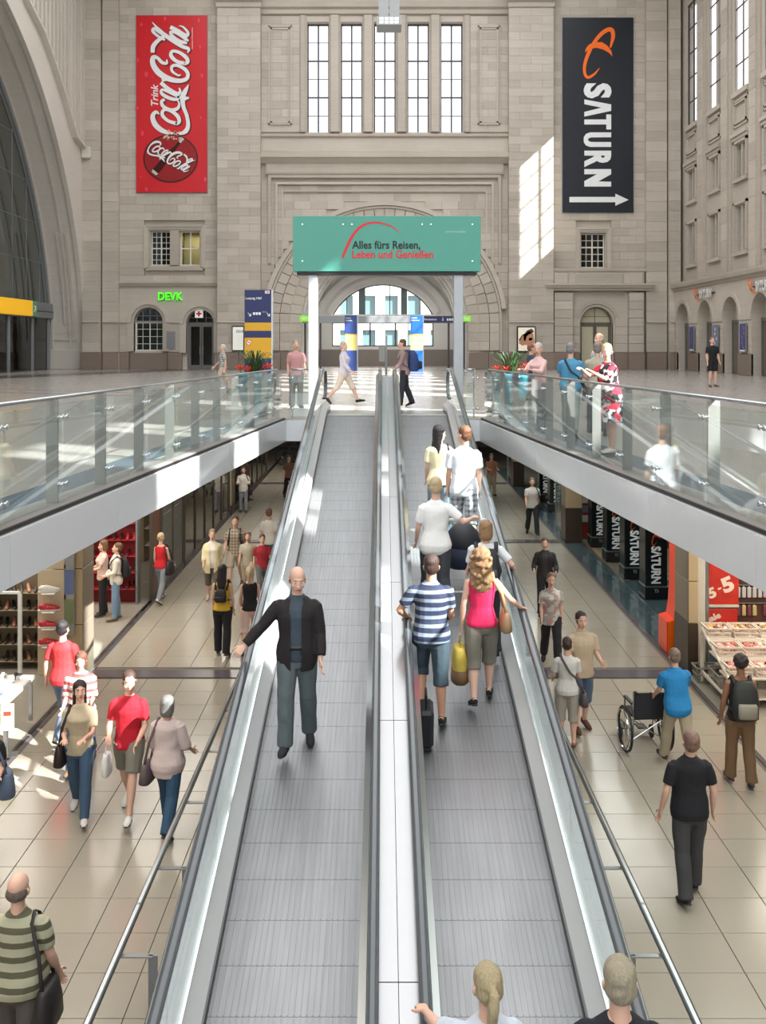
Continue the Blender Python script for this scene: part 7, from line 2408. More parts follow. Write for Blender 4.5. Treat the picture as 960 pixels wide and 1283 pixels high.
# shelf walls full of dark shoes: back of the left shop, facing the viewer
def shoe_shelf(label, x0, x1, y, z0, nrow, dz, per, cols, group, backrgb, kinds=('pump',), rz=0.3, sc_=1.15, light=False):
    t = empty('shoe_shelf', ((x0 + x1) / 2, y, LOW), 0, label, 'shelf', 'shoe shelves')
    w = (x1 - x0) / 2
    MB().box(-w, w, .28, .33, 0, z0 + nrow * dz + .1).obj('back_panel', plain('shelf back %d' % backrgb[0], backrgb, .5), t)
    R_ = random.Random(int(abs(x0) * 100 + y))
    for r in range(nrow):
        cnt = 0
        MB().bbox(-w, w, 0, .28, z0 + r * dz - .02, z0 + r * dz, .004).obj('shelf_board', plain('board %d' % backrgb[1], tuple(min(255, int(q * 1.15) + 14) for q in backrgb), .4), t)
        for k in range(per):
            xx = (x0 + x1) / 2 - w + (k + .5) * 2 * w / per
            c = R_.choice(cols)
            if R_.random() < .1: continue
            s_ = shoe_thing(R_.choice(kinds), c, (xx, y + .12, LOW + z0 + r * dz), PI + rz + R_.uniform(-.2, .2), 'shoe %s from left on the %s shelf of the %s' % (ORD[cnt], ROW[r], group[1]), group[0])
            cnt += 1
            s_.scale = (sc_,) * 3
    for s in (-1, 1): MB().box(s * w - .02, s * w + .02, 0, .3, 0, z0 + nrow * dz + .1).obj('upright', M_STEEL_D, t)
    return t


darks = [(34, 28, 28), (52, 42, 36), (28, 26, 30), (84, 62, 48), (60, 50, 48), (170, 120, 96)]
shoe_shelf('tall rack of dark shoes at the left edge behind the display panel', -6.98, -5.95, 17.4, .15, 5, .30, 8, darks, ('shoes on the tall left rack', 'tall left rack'), (120, 106, 84))
shoe_shelf('red wall shelves with black shoes inside the left shop', -6.6, -5.42, 21.75, .35, 5, .36, 8, [(30, 24, 26), (44, 34, 36), (180, 60, 60), (60, 40, 38)], ('shoes on the red wall shelves', 'red shop wall'), (136, 16, 24))
# pink neon script over the red wall
t = empty('neon_sign', (-6.0, 21.6, LOW + 3.3), 0, 'pink neon script glowing over the red shelves', 'sign')
m = MB(); pts = []
for k in range(60):
    a = k / 59 * 4.6 * 2 * PI
    pts.append((-.42 + k / 59 * .9 + .035 * math.cos(a * 1.0), 0, .08 * math.sin(a)))
m.tube(pts, .018, 6); m.obj('neon_tube', plain('neon pink', (255, 90, 150), .4, emit=2.0), t, True)
# white rail post and table of shoes at the very left
t = empty('display_table', (-5.72, 14.5, LOW), 0, 'low white table piled with sandals and trainers at the left edge', 'table')
MB().bbox(-.9, .42, -.5, .6, .62, .68, .01).obj('tabletop', M_WHITE, t)
for a, b in ((-.85, -.45), (.36, -.45), (-.85, .55), (.36, .55)): MB().box(a - .025, a + .025, b - .025, b + .025, 0, .62).obj('leg', M_STEEL, t)
R_ = random.Random(11)
for k in range(12):
    s_ = shoe_thing(R_.choice(('sneaker', 'pump')), R_.choice([(226, 224, 220), (90, 110, 150), (60, 56, 60), (200, 198, 196)]), (-5.95 + (k % 3) * .22, 14.12 + (k // 3) * .28, LOW + .68), R_.uniform(-.5, .5), 'shoe %s from left in the %s row on the white table' % (ORD[k % 3], ('front', 'second', 'third', 'rear')[k // 3]), 'shoes on the white table')
t = empty('price_stand', (-5.22, 13.75, LOW), 0.2, 'upright pale green price placard beside the white shoe table', 'placard')
MB().bbox(-.09, .09, -.01, .01, .35, .72, .004).obj('placard', plain('pale lime', (208, 222, 170), .4), t)
MB().box(-.012, .012, -.012, .012, 0, .35).obj('stem', M_STEEL, t); MB().bbox(-.14, .14, -.1, .1, 0, .02, .004).obj('foot', M_STEEL, t)
m = MB(); m.box(-.05, .05, -.014, -.010, .56, .62); m.obj('price_print', plain('print red', (200, 60, 50), .5), t)
t = empty('rail_post', (-6.2, 16.9, LOW), 0, 'thin white clothes rail post in front of the dark shoe rack', 'post')
MB().box(-.03, .03, -.03, .03, 0, 1.5).obj('upright', M_WHITE, t); MB().box(-.8, .03, -.02, .02, 1.46, 1.5).obj('cross_rail', M_WHITE, t); MB().box(-.15, .15, -.15, .15, 0, .02).obj('foot', M_WHITE, t)
# left shop front frames going back
def front_panel(label, x, y0, y1, kind, rgb, n=1):
    t = empty('shop_front_panel', (x, y0, LOW), 0, label, 'shop front')
    H = ZT - LOW; d = y1 - y0
    MB().box(-.06, .02, 0, .08, 0, H).obj('frame_post', plain('bronze post', (90, 80, 72), .4, .3), t)
    MB().box(-.06, .02, d - .08, d, 0, H).obj('frame_post', plain('bronze post', (90, 80, 72), .4, .3), t)
    MB().box(-.06, .02, .08, d - .08, H - .35, H).obj('header', plain('front %d' % rgb[0], rgb, .4), t)
    k = 0
    while k < n:
        a = .08 + (d - .16) * k / n; b = .08 + (d - .16) * (k + 1) / n
        if kind == 'glass': MB().box(-.03, -.02, a + .03, b - .03, .12, H - .35).obj('pane', glass('shop pane', (.55, .56, .54), 1.2), t)
        elif kind == 'shutter':
            for j in range(12): MB().bbox(-.05, -.01, a + .01, b - .01, .1 + j * .27, .1 + j * .27 + .262, .006).obj('slat', plain('shutter grey', (122, 120, 112), .45, .2), t)
        else: MB().bbox(-.05, 0, a + .01, b - .01, .1, H - .36, .01).obj('panel', plain('front %d' % rgb[0], rgb, .4), t)
        if k: MB().box(-.06, .01, a - .03, a + .03, 0, H - .35).obj('mullion', plain('bronze post', (90, 80, 72), .4, .3), t)
        k += 1
    MB().box(-.06, .02, .08, d - .08, 0, .11).obj('threshold', M_DKGRAN, t)
    return t


front_panel('brown wood clad return beside the red shoe wall', -5.16, 22.1, 23.0, 'solid', (110, 70, 54))
front_panel('grey roller shutter front behind the woman in red', -5.16, 23.05, 25.6, 'shutter', (120, 118, 110), 2)
front_panel('glazed shop front with bronze mullions on the left gallery', -5.16, 25.7, 33.3, 'glass', (84, 80, 74), 5)
front_panel('farther glazed shop front on the left gallery', -5.16, 34.3, 44.0, 'glass', (100, 92, 80), 6)
for k, (yy, c) in enumerate(((27, (150, 130, 100)), (30, (96, 84, 70)), (36, (160, 140, 110)), (40, (120, 104, 84)))):
    t = empty('display_cabinet', (-6.6, yy, LOW), 0, ('lit beige cabinet behind the first glazed front', 'brown cabinet behind the second pane', 'pale cabinet behind the far glazed front', 'dim cabinet at the far end of the left shops')[k], 'cabinet')
    MB().bbox(-.3, .3, -.9, .9, 0, 2.1, .02).obj('carcass', plain('cabinet %d' % k, c, .5), t)
    for j in range(4): MB().box(.30, .42, -.85, .85, .4 + j * .45, .43 + j * .45).obj('shelf', M_FRAMEW, t)

# ---- right side: orange portal, black SATURN pillars
t = empty('store_portal', (5.42, 18.5, LOW), 0, 'bright orange curved portal frame of the electronics store', 'portal', None)
M_PORT = plain('portal orange red', (252, 70, 22), .3, 0, .04, coat=.4)
prof = [(-.17, 0), (-.20, .05), (-.20, .62), (-.06, .66), (-.02, .9), (.0, 1.3), (.0, 3.80), (.20, 3.80), (.20, .9), (.16, .45), (.06, .12), (-.02, 0)]
m = MB(); plate(m, [prof], (0, -.3, 0), (1, 0, 0), (0, 0, 1), (0, -1, 0), .55); m.obj('portal_band', M_PORT, t)
m = MB(); plate(m, [[(p[0] + (.022 if i < 6 else 0), p[1]) for i, p in enumerate(prof)]], (0, -.32, 0), (1, 0, 0), (0, 0, 1), (0, -1, 0), .05); m.obj('inner_band', plain('portal orange light', (255, 112, 20), .3), t)
MB().box(.0, .2, .25, 6, 3.5, 3.80).obj('header_band', M_PORT, t)
M_PIL = plain('black glossy pillar', (22, 26, 28), .18, 0, .1, 1, coat=.3)


def saturn_pillar(x, y, label, wd=.50, tw=True):
    t = empty('advertising_pillar', (x, y, LOW), 0, label, 'pillar', 'black SATURN pillars')
    w = wd / 2; H = ZT - LOW
    MB().bbox(-w - .02, w + .02, -.02, wd, 0, .29, .02).obj('base', M_PIL, t)
    MB().bbox(-w, w, 0, wd, .30, H, .012).obj('shaft', M_PIL, t)
    MB().box(-w - .022, w + .022, -.022, wd, .292, .302).obj('joint', M_STEEL_D, t)
    m = MB()
    text(m, 'SΛTURN', (-.115, -.004, 1.20), (0, 0, -1), (1, 0, 0), w=.84, h=.23, bold=.045, th=.004)
    m.obj('lettering', M_LET, t)
    k = .0011
    for nm_, mt in (('logo', M_ORANGE),):
        q = MB(); ribbon(q, [((xx - 270) * k, -(yy - 260) * k, w_ * k) for xx, yy, w_ in RINGP], (0, 0, 1.38), XP, ZP, .006, 0, 4)
        q.add([((xx - 270) * k, -.005, 1.38 - (yy - 260) * k) for xx, yy in PLAN], [tuple(range(len(PLAN)))[::-1]])
        q.obj('ringed_planet_logo', plain('muted logo orange', (190, 70, 34), .4), t)
    m = MB(); text(m, 'T3', (-.045, -.026, .16), (1, 0, 0), (0, 0, 1), w=.09, h=.08, th=.004, bold=.02, res=1); m.obj('number', plain('grey print', (140, 140, 138), .5), t)
    return t


for k, (yy, lb) in enumerate(((22.2, 'nearest black SATURN pillar beside the orange portal'), (24.1, 'second black SATURN pillar from the orange portal'), (26.0, 'third black SATURN pillar from the orange portal'), (27.9, 'fourth black SATURN pillar, hidden partly by the balcony edge'))):
    saturn_pillar(6.13, yy, lb)
saturn_pillar(5.95, 33.8, 'black SATURN pillar behind the stone pillar, nearer of the far pair')
saturn_pillar(5.92, 35.9, 'black SATURN pillar behind the stone pillar, farther of the far pair')
for k, (y0, y1, lb) in enumerate(((29.35, 30.6, 'tall glass door leaf standing open before the store, near the stone pillar'), (40.9, 42.4, 'far glass door leaf of the store'))):
    t = empty('glass_door', (5.34, y0, LOW), 0, lb, 'door')
    H = ZT - LOW
    MB().box(-.02, .02, 0, .06, 0, H).obj('stile', M_STEEL, t); MB().box(-.02, .02, y1 - y0 - .06, y1 - y0, 0, H).obj('stile', M_STEEL, t)
    MB().box(-.006, .006, .06, y1 - y0 - .06, .05, H).obj('pane', glass('door pane', (.6, .75, .74), 1.3), t)
t = empty('white_screen', (5.95, 30.4, LOW), 0, 'white partition panel behind the glass door', 'partition')
MB().bbox(-.12, .12, -.1, .1, 0, ZT - LOW, .01).obj('panel', M_FRAMEW, t)
t = empty('red_stand', (5.95, 29.3, LOW), 0, 'narrow red brochure stand behind the fourth black pillar', 'stand')
MB().bbox(-.12, .12, -.12, .12, 0, 1.9, .01).obj('body', plain('stand red', (150, 44, 30), .4), t)
for j in range(5): MB().bbox(-.13, .13, -.16, -.12, .5 + j * .28, .7 + j * .28, .005).obj('brochure_tray', plain('tray %d' % (j % 2), ((200, 190, 180), (110, 110, 120))[j % 2], .5), t)
tag(MB().box(9.0, 9.1, 18, 50, LOW, ZT).obj('wall_store', plain('store dark wall', (60, 62, 64), .6)), kind='structure')
# ceiling-lit store shelves behind the pillars
for k in range(5):
    t = empty('store_shelf', (8.3, 20 + k * 3.4, LOW), 0, ('grey store shelf behind the nearest black pillar', 'grey store shelf behind the second black pillar', 'grey store shelf behind the third black pillar', 'grey store shelf behind the fourth black pillar', 'grey store shelf at the far end of the store')[k], 'shelf', 'electronics store shelves')
    MB().box(-.3, .3, -1.3, 1.3, 0, .12).obj('plinth', M_BLACK, t)
    for j in range(4): MB().box(-.3, .3, -1.3, 1.3, .5 + j * .5, .53 + j * .5).obj('board', M_STEEL_D, t)
    MB().box(.25, .3, -1.3, 1.3, .1, 2.2).obj('back', M_STEEL_D, t)

# ---- right sale corner
t = empty('shop_pilaster', (5.57, 17.15, LOW), 0, 'cream vertical board between stone pillar and red sale posters', 'pilaster')
MB().bbox(-.12, .02, 0, .1, 0, ZT - LOW, .01).obj('board', M_FRAMEW, t); MB().bbox(.03, .09, .02, .08, 0, ZT - LOW, .01).obj('rail', M_STEEL, t)
Y5 = 17.25
M_SALE = plain('sale poster red', (196, 44, 30), .5, 0, .35, 5)
M_CRM = plain('sale cream', (236, 214, 196), .5)
g5 = lambda cx, cy: ppt(860 + cx / 6.11, 690 + cy / 6.11, Y5)
for nm, (ax_, ay, bx2, by), lb in (('a', (146, 105, 402, 412), 'upper red sale poster with slanted cream 5-5'), ('b', (132, 446, 392, 705), 'lower red poster with slanted sale lettering')):
    p, q = g5(ax_, ay), g5(bx2, by)
    t = empty('sale_poster', ((p.x + q.x) / 2, Y5, q.z), 0, lb, 'poster', 'red sale posters')
    zt_ = min(p.z, ZT - .03) if nm == 'b' else ZT - .25
    cp(MB().bbox(p.x, q.x, Y5, Y5 + .02, q.z, zt_, .004), 'sheet', M_SALE, t)
    cp(MB().bbox(p.x - .02, q.x, Y5 - .01, Y5 + .03, q.z - .05, q.z - .005, .004), 'ledge', M_FRAMEW, t)
    k5 = (g5(1, 0) - g5(0, 0)).length
    an = math.radians(22); U = Vector((math.cos(an), 0, math.sin(an))); V = Vector((-math.sin(an), 0, math.cos(an)))
    if nm == 'a':
        m = MB(); text(m, '5', g5(182, 372), U, V, w=62 * k5, h=82 * k5, bold=.05, th=.006); cp(m, 'digit', M_CRM, t); m = MB(); text(m, '-', g5(244, 300), U, V, w=28 * k5, h=12 * k5, bold=.03, th=.006); cp(m, 'dash', M_CRM, t); m = MB(); text(m, '5', g5(296, 330), U, V, w=90 * k5, h=118 * k5, bold=.05, th=.006); cp(m, 'digit', M_CRM, t)
    else:
        m = MB(); text(m, 'sale', g5(162, 556), U, V, w=118 * k5, h=52 * k5, bold=.05, th=.006); cp(m, 'lettering', M_CRM, t); m = MB(); text(m, 'sale', g5(150, 690), U, V, w=240 * k5, h=95 * k5, bold=.05, th=.006); cp(m, 'lettering', M_CRM, t)
# wall of hanging goods
t = empty('goods_rack', (7.0, 17.6, LOW), 0, 'brown pegboard rack with rows of small hanging packs at the right edge', 'rack')
MB().box(-.85, 1.4, .0, .05, 0, ZT - LOW).obj('pegboard', plain('brown pegboard', (92, 58, 44), .6), t)
for r in range(4): MB().box(-.85, 1.4, -.04, 0, 1.12 + r * .32, 1.14 + r * .32).obj('rail', M_STEEL, t)
R_ = random.Random(5)
pack = {}
for c in ((150, 140, 160), (176, 166, 180), (70, 60, 64), (54, 84, 60), (196, 176, 120), (120, 60, 70), (60, 66, 90), (190, 186, 184)):
    m = MB(); m.bbox(-.035, .035, -.03, 0, -.20, -.02, .008); m.box(-.008, .008, -.02, 0, -.03, .0); pack[c] = m.mesh('hanging_pack', plain('pack print %d' % (c[0] * 3 + c[1]), c, .4, 0, .2, 30))
kk = 0
for r in range(4):
    cs = R_.sample(list(pack), 3); cnt = 0
    for i in range(9):
        if R_.random() < .08: continue
        o = put('hanging_pack', pack[R_.choice(cs)], None, (6.2 + i * .095, 17.54, LOW + 1.12 + r * .32), (0, 0, R_.uniform(-.1, .1)))
        tag(o, 'small pack %s from left on the %s rail of the brown rack' % (ORD[cnt], ROW[r]), 'pack', 'packs hanging on the brown rack'); cnt += 1


# tiered table with baskets
t = empty('sale_table', (5.95, 16.0, LOW), 0, 'white sloping sale table carrying plastic baskets in front of the posters', 'table')
M_BSK = plain('basket white', (226, 214, 200), .5)
for x_ in (-.55, .75):
    for (y_, hh) in ((-.55, .50), (.75, .92)): MB().box(x_ - .025, x_ + .025, y_ - .025, y_ + .025, 0, hh).obj('leg', M_BSK, t)
    m = MB(); m.tube([(x_, -.55, .50), (x_, .75, .92)], .025, 6); m.obj('side_rail', M_BSK, t)
    m = MB(); m.tube([(x_, -.55, .16), (x_, .75, .2)], .02, 6); m.obj('side_rail', M_BSK, t)
for k in range(3):
    y_ = -.55 + k * .5; z_ = .50 + k * .16
    MB().bbox(-.56, .76, y_, y_ + .42, z_ - .03, z_, .006).obj('tier_board', M_BSK, t)
MB().bbox(-.56, .76, -.5, .7, .14, .16, .006).obj('lower_board', M_BSK, t)


def basket(x, y, z, lb, rgbs, n=16, w=.40, d=.34, h=.15, body=M_BSK):
    t = empty('basket', (x, y, z), 0, lb, 'basket', 'plastic baskets on the sale table')
    m = MB()
    for s in (-1, 1):
        for r in range(3):
            zz = .01 + r * (h - .02) / 2
            ex = 1 + .1 * r / 2
            m.box(-w / 2 * ex, w / 2 * ex, s * d / 2 * ex - .006, s * d / 2 * ex + .006, zz, zz + .022)
            m.box(s * w / 2 * ex - .006, s * w / 2 * ex + .006, -d / 2 * ex, d / 2 * ex, zz, zz + .022)
        for k in range(9):
            u = -w / 2 + w * k / 8; m.box(u - .005, u + .005, s * d / 2 - .004, s * d / 2 + .008, .0, h)
        for k in range(7):
            u = -d / 2 + d * k / 6; m.box(s * w / 2 - .004, s * w / 2 + .008, u - .005, u + .005, .0, h)
    m.box(-w / 2, w / 2, -d / 2, d / 2, 0, .01)
    m.obj('lattice', body, t)
    m = MB(); m.box(-w / 2 * 1.1 - .012, w / 2 * 1.1 + .012, -d / 2 * 1.1 - .012, -d / 2 * 1.1 + .01, h, h + .02); m.box(-w / 2 * 1.1 - .012, w / 2 * 1.1 + .012, d / 2 * 1.1 - .01, d / 2 * 1.1 + .012, h, h + .02)
    m.box(-w / 2 * 1.1 - .012, -w / 2 * 1.1 + .01, -d / 2 * 1.1, d / 2 * 1.1, h, h + .02); m.box(w / 2 * 1.1 - .01, w / 2 * 1.1 + .012, -d / 2 * 1.1, d / 2 * 1.1, h, h + .02); m.obj('rim', body, t)
    R_ = random.Random(int(x * 100 + y * 37))
    for k in range(n):
        m = MB(); s = .045
        m.bbox(-s * R_.uniform(.7, 1.2), s, -s * .7, s * .7, -.02, .025, .008)
        m.obj('trinket', plain('trinket %d' % (sum(rgbs[k % len(rgbs)])), rgbs[k % len(rgbs)], .4), t, False, (R_.uniform(-w * .4, w * .4), R_.uniform(-d * .4, d * .4), h * .75 + R_.uniform(-.01, .03))).rotation_euler = (R_.uniform(-.5, .5), R_.uniform(-.5, .5), R_.uniform(0, 3))
    return t


BC = [(224, 190, 160), (190, 150, 120), (236, 224, 206), (150, 100, 80), (210, 170, 90)]
PC = [(226, 150, 140), (236, 190, 176), (220, 120, 110), (240, 220, 205)]
lbs = [('back left basket of brown trinkets below the posters', BC), ('back middle basket of mixed trinkets', BC), ('back right basket of mixed trinkets at the frame edge', BC),
       ('middle tier left pink basket', PC), ('middle tier centre pink basket', PC), ('middle tier right basket', BC), ('front tier left pink basket', PC), ('front tier centre pink basket behind the backpacker', PC), ('front tier right basket', BC)]
for i, (lb, cs) in enumerate(lbs):
    tier = 2 - i // 3; k = i % 3
    basket(5.61 + k * .44, 16.0 - .55 + tier * .5 + .21, LOW + .50 + tier * .16, lb, cs, w=.36, d=.32)
for k, lb in enumerate(('grey crate under the sale table, next to the pillar', 'dark crate in the middle under the sale table')):
    basket(5.66 + k * .62, 16.2, LOW + .16, lb, [(40, 36, 36), (70, 64, 66)], 10, w=.46, d=.5, h=.2, body=plain('crate grey', (150, 146, 136), .5))
for k in range(2):
    basket(5.5 + k * .42, 16.85, LOW, ('grey crate on the floor at the foot of the pillar', 'second crate on the floor behind the sale table')[k], [(40, 36, 36), (90, 84, 80)], 8, w=.36, d=.26, h=.24, body=plain('crate grey', (150, 146, 136), .5))
# ------------------------------------------------------------------ the crowd
def striped(n, a, b, sc=1.0): return pattern_mat(n, 'stripes', [a, b], scale=sc)


def ramp_pos(x, y): return (x, y, RZ(y))


G_D, G_U = 'people on the moving ramps', 'people on the moving ramps'
TH = math.degrees(math.atan(SL))
WALK = ((22, 6), (-16, 18))
WALK2 = ((-18, 20), (20, 5))
STAND = ((4, 3), (-3, 4))
SW = (('f', -14, 9, 22), ('f', 18, 9, 26))
SW2 = (('f', 18, 9, 28), ('f', -14, 9, 20))
REL = (('f', 3, 9, 18), ('f', 0, 9, 16))

# ---- on the ramps
p = person('bald man in black jacket and grey trousers walking down the left ramp, hand on handrail', -.80, 9.22, RZ(9.22) + .01, 1.71, 0, G_D, hair=('fringe', (150, 142, 134)), top=('jacket', (34, 28, 30)), inner=(62, 74, 84),
           bottom=('trousers', (96, 106, 108)), shoes=(40, 42, 46), legs=((-8, 12), (13, 7)), arms=(('f', 6, 12, 22), ('t', (-.50, -.10, .98), (-.4, .6, -.7))), turn=12, nod=-8, slope=SL, seed=1, fat=.3, skin='fair')
p = person('man in navy and grey striped polo shirt on the right ramp, seen from behind', .47, 9.65, RZ(9.65), 1.66, 180, G_U, hair=('short', (64, 46, 40)), top=('polo', striped('striped navy polo', (30, 40, 66), (120, 130, 142), .95)),
           bottom=('capri', (52, 66, 76)), shoes=(40, 36, 34), legs=((26, 50), (-6, 3)), arms=(('t', (.24, -.20, 1.0), (.7, .3, -.5)), ('f', 16, 10, 50)), slope=-SL, seed=2, fat=.25, skin='tan')
pc = person('woman with long curly blonde hair, pink tank top and grey shorts on the right ramp', .99, 9.95, RZ(9.95), 1.58, 180, G_U, fem=True, hair=('curly', (146, 114, 80)), top=('tank', (206, 34, 84)),
            bottom=('capri', (122, 116, 104)), shoes=(36, 30, 28), legs=((-10, 8), (16, 10)), arms=(('f', -4, 12, 14), ('t', (-.40, -.08, .98), (-.5, .5, -.6))), slope=-SL, seed=3, turn=-10)
hand_bag(pc, 1, (196, 170, 70), 'crumpled yellow and brown carrier bag held by the woman in pink', .30, .36, .15, name='carrier_bag', rgb2=(112, 84, 52))
shoulder_bag(pc, -1, (168, 134, 96), 'tan shoulder bag under the arm of the woman in pink', .34, .20, .10, drop=.42, name='shoulder_bag')
pb = person('fair haired boy with black backpack on the right ramp beside the handrail', 1.13, 10.9, RZ(10.9), 1.48, 180, G_U, hair=('bob', (150, 118, 82)), top=('tshirt', (226, 228, 230)), bottom=('trousers', (40, 42, 48)), shoes=(60, 60, 64),
            arms=(('f', 20, 8, 40), ('t', (-.30, -.12, .96), (-.5, .5, -.5))), slope=-SL, seed=4)
backpack(pb, (30, 32, 36), 'black backpack worn by the fair haired boy on the right ramp', .27, .38, .14)
person('short haired blonde woman in white shirt reaching out to a stroller on the right ramp', .62, 11.7, RZ(11.7), 1.68, 180, G_U, fem=True, hair=('short', (190, 168, 132)), top=('short_shirt', (240, 240, 238)), bottom=('trousers', (58, 62, 68)), shoes=(50, 46, 44),
       arms=(('f', 8, 14, 30), ('t', (-.46, -.14, 1.20), (-.5, .3, -.6))), slope=-SL, seed=5, fat=.35)
pw = person('dark haired woman in pale yellow blouse beside the man in white on the right ramp', .80, 14.0, RZ(14.0), 1.62, 180, G_U, fem=True, hair=('long', (28, 22, 24)), top=('dress', (236, 228, 190)), bottom=('jeans', (122, 146, 160)), shoes=(60, 50, 44),
            arms=(('f', 5, 9, 30), ('f', 4, 9, 20)), turn=-48, slope=-SL, seed=6)
shoulder_bag(pw, -1, (34, 30, 32), 'black handbag hanging at the side of the dark haired woman', .30, .24, .11, drop=.50, name='shoulder_bag')
person('brown haired man in white shirt and checked shorts on the right ramp', 1.10, 13.45, RZ(13.45), 1.77, 180, G_U, hair=('short', (112, 76, 52)), top=('short_shirt', (226, 232, 238)), bottom=('capri', pattern_mat('grey plaid', 'plaid', [(196, 200, 204), (104, 112, 122)])), shoes=(214, 214, 214),
       arms=(('f', 4, 9, 14), ('f', 6, 9, 16)), turn=42, slope=-SL, seed=7)
person('blonde woman with ponytail at the bottom edge of the right ramp', .52, 4.95, RZ(4.95), 1.58, 190, G_U, fem=True, hair=('ponytail', (172, 156, 122)), top=('tshirt', (196, 204, 214)), bottom=('jeans', (70, 84, 110)), shoes=(60, 50, 44),
       arms=(('t', (.25, -.52, 1.08), (.6, .3, -.6)), ('f', 5, 9, 20)), slope=-SL, seed=8)
person('grey blonde haired person in black top at the bottom edge by the right handrail', 1.15, 4.82, RZ(4.82), 1.72, 176, G_U, hair=('short', (158, 148, 126)), top=('tshirt', (24, 26, 34)), bottom=('trousers', (40, 40, 46)), shoes=(40, 40, 40),
       arms=(('f', 6, 9, 20), ('t', (-.32, -.1, 1.02), (-.5, .5, -.5))), slope=-SL, seed=9, fat=.3)

# stroller on the right ramp
sx_, sy_ = 1.0, 12.35
t = empty('stroller', (sx_, sy_, RZ(sy_)), 0, 'white framed baby stroller with dark blue hood on the right ramp', 'stroller')
m = MB(); m.tube([(-.24, -.42, 1.02), (-.24, .05, .62), (-.22, .42, .14)], .015, 8); m.tube([(.24, -.42, 1.02), (.24, .05, .62), (.22, .42, .14)], .015, 8); m.tube([(-.24, -.42, 1.02), (.24, -.42, 1.02)], .020, 8)
m.tube([(-.23, .12, .60), (-.24, -.30, .10)], .014, 8); m.tube([(.23, .12, .60), (.24, -.30, .10)], .014, 8); m.tube([(-.24, -.30, .12), (.24, -.30, .12)], .012, 8)
m.obj('frame', plain('white enamel tube', (236, 236, 236), .3), t, True)
m = MB(); m.rings([(0, .08, .36, .18, .26), (0, .08, .42, .21, .32), (0, .08, .62, .22, .34)], 18, power=3); m.obj('carrycot', plain('pram navy', (36, 44, 66), .7), t, True)
m = MB(); m.ball((0, .0, .66), (.225, .24, .25), 18, 10); m.obj('hood', plain('pram hood', (28, 32, 42), .6), t, True)
m = MB(); m.tube([(0, -.16, .47), (0, .14, .40), (0, .40, .44)], [(.12, .03), (.17, .05), (.10, .03)], 10, up=(1, 0, 0)); m.obj('blanket', plain('pram blanket', (150, 46, 60), .9), t, True)
for wx in (-.26, .26):
    for wy in (-.30, .42):
        m = MB(); m.tube([(wx - .016, wy, .12 + wy * SL), (wx + .016, wy, .12 + wy * SL)], .115, 20); m.obj('wheel', M_BLACK, t)
        m = MB(); m.tube([(wx - .02, wy, .12 + wy * SL), (wx + .02, wy, .12 + wy * SL)], .06, 12); m.obj('hub', plain('hub grey', (170, 172, 176), .4), t)
# small case beside the man in stripes
t = empty('suitcase', (.41, 9.3, RZ(9.45) - .02), .1, 'small black case standing left of the man in the striped polo', 'suitcase')
t.rotation_euler = (math.atan(SL), 0, 0)
MB().bbox(-.08, .06, -.13, .13, .04, .42, .03).obj('body', plain('case black', (36, 36, 40), .5), t)
m = MB(); m.tube([(-.01, -.07, .42), (-.01, -.07, .55), (-.01, .07, .55), (-.01, .07, .42)], .010, 6); m.obj('handle', M_BLACK, t)
for wy in (-.1, .1):
    m = MB(); m.tube([(-.06, wy, .025), (.04, wy, .025)], .025, 10); m.obj('wheel', M_BLACK, t)

# ---- leaning at the right railing
GB = 'people at the right railing'
person('short haired blonde woman in red, black and white floral dress leaning on the right railing', 3.02, 13.1, 0, 1.48, -72, GB, fem=True, hair=('short', (196, 166, 112)), top=('dress', pattern_mat('floral red black', 'floral', [(30, 26, 32), (220, 214, 214), (200, 30, 60)])),
       bottom=('skirt', pattern_mat('floral red black', 'floral', [(30, 26, 32), (220, 214, 214), (200, 30, 60)])), shoes=(226, 220, 210), arms=(('t', (.12, -.36, 1.10), (.5, .3, -.8)), ('t', (-.05, -.40, 1.12), (-.5, .3, -.8))), lean=8, turn=55, legs=STAND, seed=20, fat=.7, lod=0)
person('grey haired woman in pink cardigan leaning on the right railing, facing left', 2.66, 16.7, 0, 1.50, -50, GB, fem=True, hair=('short', (196, 194, 192)), top=('shirt', (222, 186, 184)), bottom=('trousers', (110, 106, 110)), shoes=(70, 60, 56),
       arms=(('t', (.10, -.38, 1.04), (.5, .3, -.8)), ('t', (-.1, -.38, 1.04), (-.5, .3, -.8))), lean=8, turn=25, seed=21, lod=1)
pk = person('grey haired person in bright blue shirt at the right railing, back turned', 2.96, 15.6, 0, 1.49, 160, GB, hair=('short', (132, 130, 132)), top=('tshirt', (78, 150, 190)), bottom=('trousers', (150, 160, 156)), shoes=(90, 84, 80),
            arms=(('f', 20, 12, 60), ('f', 25, 12, 50)), seed=22, fat=.7, lod=1)
shoulder_bag(pk, -1, (36, 34, 40), 'dark bag with diagonal strap worn over the blue shirt', .22, .2, .08, cross=True, drop=.52, name='shoulder_bag')
person('grey haired man in beige shirt at the right railing, back turned', 3.42, 15.8, 0, 1.50, 175, GB, hair=('short', (134, 126, 118)), top=('short_shirt', (176, 170, 152)), bottom=('trousers', (58, 60, 66)), shoes=(50, 46, 44), arms=(('f', 25, 10, 60), ('f', 25, 10, 60)), seed=23, fat=.4, lod=1)
person('balding grey haired man in striped white shirt behind the group at the right railing', 4.25, 19.5, 0, 1.70, -75, GB, hair=('fringe', (150, 146, 142)), top=('short_shirt', pattern_mat('white blue stripes', 'vstripes', [(214, 218, 226), (150, 160, 184)])), bottom=('trousers', (90, 90, 96)), shoes=(50, 46, 44), seed=24, lod=1, turn=10)
